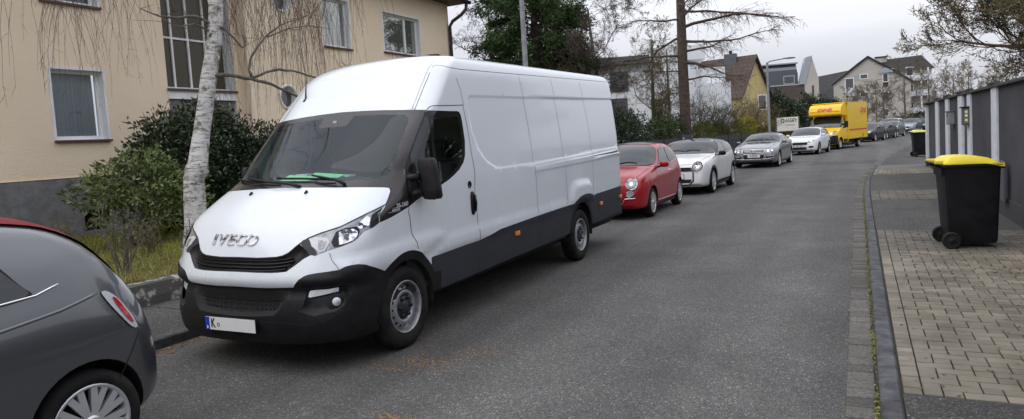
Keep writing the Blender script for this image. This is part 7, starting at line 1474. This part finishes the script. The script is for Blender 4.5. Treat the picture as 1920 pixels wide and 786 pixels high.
# ---- larch with thick trunk and long side limbs
LX, LY = -7.35, 33.2; tk = [(0,0,0),(.02,0,2),(0,.02,5),(.03,0,9),(0,0,14)]; tr_ = [.32,.265,.24,.19,.06]
def larch():
    o = empty('larch_tree', (LX, LY, 0), 0, 'thick reddish larch trunk with drooping side branches behind the parked cars', 'tree'); mb = MB(); mb.tube(tk, tr_, 14)
    for i, v in enumerate(mb.v): q = noise.noise(Vector(v)*3)*.03; mb.v[i] = (v[0]+q, v[1]+q, v[2])
    mb.build('trunk', 'bark_larch', o); mb = MB(); lf = MB(); iv = MB()
    LB_ = [(4.05,(1,-.15,-.12),2.4,.05),(4.9,(1,-.1,.14),3.4,.085),(5.35,(1,.5,.10),2.6,.06),(5.9,(1,-.25,-.02),4.6,.07),(6.5,(1,.1,.30),5.2,.08),(6.9,(.8,-.6,.3),3.2,.05),(7.3,(1,.3,.2),5.5,.06),(5.2,(-1,-.2,.05),3.4,.06),(6.1,(-1,.3,.1),3.6,.06),(6.9,(-1,-.3,.2),3.2,.05),(7.6,(.2,-1,.2),3,.05),(8.2,(1,0,.2),4,.05),(8.0,(-1,.2,.2),3,.05),(4.5,(-.8,-.7,.0),2.2,.04),(3.6,(-.7,.6,.1),1.8,.03)]
    for z, d, L_, r_ in LB_:
        pts = wander((0,0,z), d, L_, 9, .16, .045); pts[-1].z += .1; mb.tube(pts, [r_*(1-.85*k/9) for k in range(10)], 6, cap=False)
        for i in range(int(L_*7)):
            t = rng.uniform(.12,1); q, dd = at(pts, t); s = dd.cross(Vector((0,0,1))).normalized()*(1 if rng.random() < .5 else -1); p2 = wander(q, dd*.7+s*rng.uniform(.2,.9)+Vector((0,0,rng.uniform(-.5,.35))), rng.uniform(.5,1.4)*(1.2-.5*t), 5, .16, .06); mb.tube(p2, [.011*(1-.7*k/5) for k in range(6)], 3, cap=False)
            for _ in range(5):
                q2, d2 = at(p2, rng.random()); p3 = wander(q2, d2+rv(.5)+Vector((0,0,-.25)), rng.uniform(.15,.5), 3, .2, .1); mb.tube(p3, [.0055,.005,.004,.003], 3, cap=False)
                for _ in range(3): q3, d3 = at(p3, rng.random()); leaf(lf, q3, rv(), .045, .03, rng.random())
    cr_ = mb.build('crown', 'twig', o); lf.build('buds', 'leaf_larch', cr_, smooth=False)
    for _ in range(1500): z = rng.uniform(0, 2.6)*rng.random(); a = rng.uniform(0, 6.28); r_ = .37-.015*z; leaf(iv, Vector((r_*math.cos(a), r_*math.sin(a), z)), Vector((math.cos(a), math.sin(a), -.3))+rv(.4), .07, .06, rng.random())
    iv.build('ivy', 'ivy', o, smooth=False)
larch()
# ---- bare trees between the conifer and the larch
tree('bare_tree', (-9.3, 24.6, 0), 'bare tree with a curved grey trunk leaning right beside the conifer', [(-.3,0,0),(-.25,0,1.8),(-.05,.1,2.6),(.3,.2,3.3),(.5,.3,4.6),(.3,.4,6.5)], [.12,.11,.10,.09,.07,.03], lim(12,.35,.98,2.8,2.0,.1,.8), 'bark_grey', 'twig', lv=3, sub=8, jit=.22, minr=.006, group='bare trees beyond the white van')
tree('bare_tree', (-12.5, 29, 0), 'bare tree with dense fine crown behind the conifer on its right', [(0,0,0),(0,.1,2),(.1,0,4),(0,.1,8)], [.14,.12,.10,.04], lim(14,.3,.98,3.2,2.2,.2,.9), 'bark_grey', 'twig', lv=3, sub=8, jit=.2, minr=.007, leafm='leaf_bud', leafn=1, leafs=.05, group='bare trees beyond the white van')
tree('bare_tree', (-9.4, 35.8, 0), 'ivy clad double stemmed tree left of the larch trunk', [(0,0,0),(-.05,0,1.6),(-.15,0,3.2),(-.1,.1,6.5)], [.15,.14,.10,.04], lim(12,.35,.98,2.4,1.8,.3,1.), 'ivy', 'twig_olive', lv=3, sub=6, jit=.16, minr=.006, leafm='leaf_bud', leafn=2, leafs=.05, group='bare trees beyond the white van')
tree('bare_tree', (-8.9, 36.4, 0), 'slim upright tree directly left of the larch trunk', [(0,0,0),(.05,0,2),(.0,.1,6)], [.11,.09,.03], lim(10,.35,.98,2.0,1.4,.4,1.1), 'bark', 'twig_olive', lv=3, sub=6, jit=.16, minr=.006, leafm='leaf_bud', leafn=2, leafs=.05, group='bare trees beyond the white van')
tree('bare_tree', (-17.5, 33, 0), 'bare crown visible past the house corner and downpipe', [(0,0,0),(0,.1,3),(.1,0,6),(0,.1,9)], [.16,.13,.10,.04], lim(14,.3,.98,3.0,2.2,.2,.9), 'bark_grey', 'twig', lv=3, sub=6, jit=.18, minr=.007, grav=.05, group='bare trees beyond the white van')
for x, y, h, lab, m in ((-7.7,37.5,3.6,'thin upright bare bush just right of the larch trunk','twig_dark'),(-7.2,41,3.4,'bare bush in front of the white house corner','twig_dark'),(-6.55,45.5,3.3,'gnarled bare bush in front of the yellow house','twig_olive'),(-6.0,47.5,3.2,'rounded bare bush below the yellow gable','twig_olive')):
    tree('bare_bush', (x, y, 0), lab, [(0,0,0),(0,0,.5),(.03,0,.9)], [.10,.08,.05], lim(8,.5,.98,h*.72,h*.78,.75,1.3), 'bark', m, lv=2, sub=9, jit=.14, minr=.006, limb_r=.6, spread=.55, cat='shrub', group='bare bushes before the far houses', leafm='leaf_bud', leafn=3, leafs=.05)
# ---- hedges and evergreens along the left pavement beyond the van
shrub('holly_bush', (-8.2, 22.0, GZ-.1), [(0,0,1.2,.8,1.3,1.4),(0,-1.3,.9,.7,.9,1.0),(-.2,.3,2.3,.5,.7,.65)], 15000, .10, 'leaf_dark', 'tall dark glossy evergreen bush just past the van rear', asp=.5, cluster=5, group='evergreens along the left pavement')
shrub('holly_bush', (-8.2, 25.8, 0), [(0,0,1.2,.8,1.5,1.45),(0,1.9,1.1,.7,1.3,1.25)], 15000, .10, 'leaf_dark', 'dark evergreen bush between the tall bush and the larch', asp=.5, cluster=5, group='evergreens along the left pavement')
shrub('ivy_thicket', (-7.85, 30.6, 0), [(0,0,1.3,.6,1.6,1.15),(.1,2.2,1.4,.5,1.3,.95)], 10000, .10, 'ivy', 'yellow green ivy thicket around the larch foot', asp=.6, cluster=4, group='evergreens along the left pavement')
shrub('hedge', (-7.05, 37.2, 0), [(0,-1.4,1.3,.5,1.7,.85),(.35,1.4,1.3,.5,1.6,.8)], 11000, .08, 'leaf_hedge', 'olive green clipped hedge right of the larch trunk', 'hedge', asp=.5, cluster=5, lump=.18, group='evergreens along the left pavement')
shrub('forsythia_hedge', (-6.2, 42.0, .1), [(0,-1.2,1.2,.6,1.5,.75),(0,1.0,1.25,.6,1.5,.8),(.3,3.2,1.2,.6,1.5,.8)], 9000, .07, 'leaf_hedge', 'olive hedge base under the yellow flowering shrubs', 'hedge', asp=.5, cluster=5, lump=.2, group='evergreens along the left pavement')
shrub('forsythia_shrub', (-5.9, 43.6, .1), [(0,0,1.75,.5,2.0,.50),(-.2,-1.8,1.6,.4,.8,.4),(0,0,1.1,.4,1.8,.5)], 5200, .05, 'leaf_yellow', 'bright yellow flowering forsythia beside the lamp post', asp=.5, cluster=4, lump=.4)
shrub('yew_tree', (-5.9, 58.5, 0), [(0,0,2.4,1.3,1.5,1.9),(1.1,.8,2.0,1.2,1.2,1.5)], 8000, .22, 'leaf_dark', 'rounded dark evergreen tree left behind the yellow van', 'tree', asp=.5, cluster=5, group='dark evergreen trees behind the yellow van')
shrub('yew_tree', (-3.6, 61.5, 0), [(0,0,2.2,1.4,1.5,1.75),(1.4,.4,2.0,1.1,1.2,1.5)], 8000, .22, 'leaf_dark', 'green evergreen tree right above the yellow van cab', 'tree', asp=.5, cluster=5, group='dark evergreen trees behind the yellow van')
shrub('hedge', (-5.3, 54, 0), [(0,0,1.0,1.6,2,.9)], 4000, .14, 'leaf_hedge', 'green bush behind the notice board', 'hedge', asp=.5, cluster=5)
# ---- far trees around the pale gable house
for x, y, h, lab in ((.8,88,5.2,'bare grey bush beside the far lamp post'),(2.6,90,5.6,'bare rounded bush before the gable house'),(5.0,96,8.0,'tall pale bare tree before the gable house wing'),(7.6,97,7.6,'tall bare tree right of the gable house'),(9.6,92,6.6,'bare tree above the far end of the road'),(-.5,92,5.0,'small bare tree left of the far lamp post'),(11.5,96,7.0,'bare tree behind the white gate pillar'),(13.5,88,6.2,'bare tree farthest right behind the grey wall')):
    tree('far_tree', (x, y, 0), lab, [(0,0,0),(.05,0,h*.25),(0,.05,h*.6),(0,0,h*.9)], [.13,.11,.07,.02], lim(10,.15,.95,h*.5,h*.32,.5,1.2), 'bark_grey', 'twig_grey' if x < 6 else 'twig_olive', lv=3, sub=6, jit=.14, minr=.013, leafm='leaf_bud', leafn=1, leafs=.07, group='bare trees at the far end of the street')
shrub('far_hedge', (8.0, 99, 0), [(0,0,1.0,5.5,1.2,1.3),(6,-2,1.2,4,1.2,1.6)], 9000, .22, 'leaf_dark', 'dark green hedge closing the far end of the street', 'hedge', asp=.5, cluster=4)
shrub('far_hedge', (6.6, 44, 0), [(0,0,1.1,1.2,6,1.5),(0,14,1.2,1.2,8,1.6),(1.2,30,1.4,1.4,8,1.8)], 12000, .16, 'leaf_dark', 'dark hedge along the right pavement beyond the grey wall', 'hedge', asp=.5, cluster=4)
# ---- tall bare tree behind the wall beside the photographer (seen in the windscreens and the van window)
tree('street_tree', (4.4, 1.0, 0), 'tall bare tree above the wall beside the viewer, mirrored in the parked cars', [(0,0,0),(0,0,3),(-.2,.1,6),(-.3,.2,9),(-.3,.2,12)], [.2,.18,.15,.10,.03], lim(12,.52,.95,5.0,3.0,.15,.9), 'bark', 'twig_dark', lv=2, sub=8, jit=.16, minr=.012)
# ---- big tree over the right wall
tree('willow_tree', (5.75, 19.5, .25), 'big many branched tree with fresh buds spreading over the grey wall', [(0,0,0),(.05,.1,1.2),(0,.1,2.0),(.1,0,2.8),(.1,.1,4.2)], [.30,.27,.24,.18,.08],
     [(t, Vector((math.cos(a)*math.cos(e), math.sin(a)*math.cos(e), math.sin(e))), L_) for t, a, e, L_ in ((.46,2.9,.50,4.0),(.5,3.3,.55,4.2),(.55,2.5,.7,4.2),(.6,3.7,.7,4.0),(.5,4.2,.42,4.0),(.62,4.8,.8,4.0),(.7,2.9,.9,4.2),(.7,3.5,1.1,4.2),(.45,5.2,.45,3.8),(.65,1.9,.8,4.0),(.75,5.6,1.,3.8),(.8,.6,.9,3.6),(.85,2.2,1.2,3.6),(.9,4.2,1.2,3.4),(.5,2.4,.5,3.4),(.48,3.0,.6,4.2),(.55,2.75,.5,4.2),(.58,3.15,.85,4.2),(.5,4.6,.7,4.0),(.55,4.0,.9,4.0))],
     'bark', 'twig_olive', lv=3, sub=12, jit=.13, minr=.0065, leafm='leaf_bud', leafn=3, leafs=.05, limb_r=.34, spread=.45, up_=.06)
shrub('yew_hedge', (4.6, 17, 0), [(0,0,1.2,1.0,3.5,1.25),(.5,-5,1.2,1.0,3.5,1.35),(.6,5,1.1,1.0,2.5,1.1)], 10000, .10, 'leaf_dark', 'dark shrubbery just behind the grey wall under the budding tree', 'hedge', asp=.4, cluster=5)
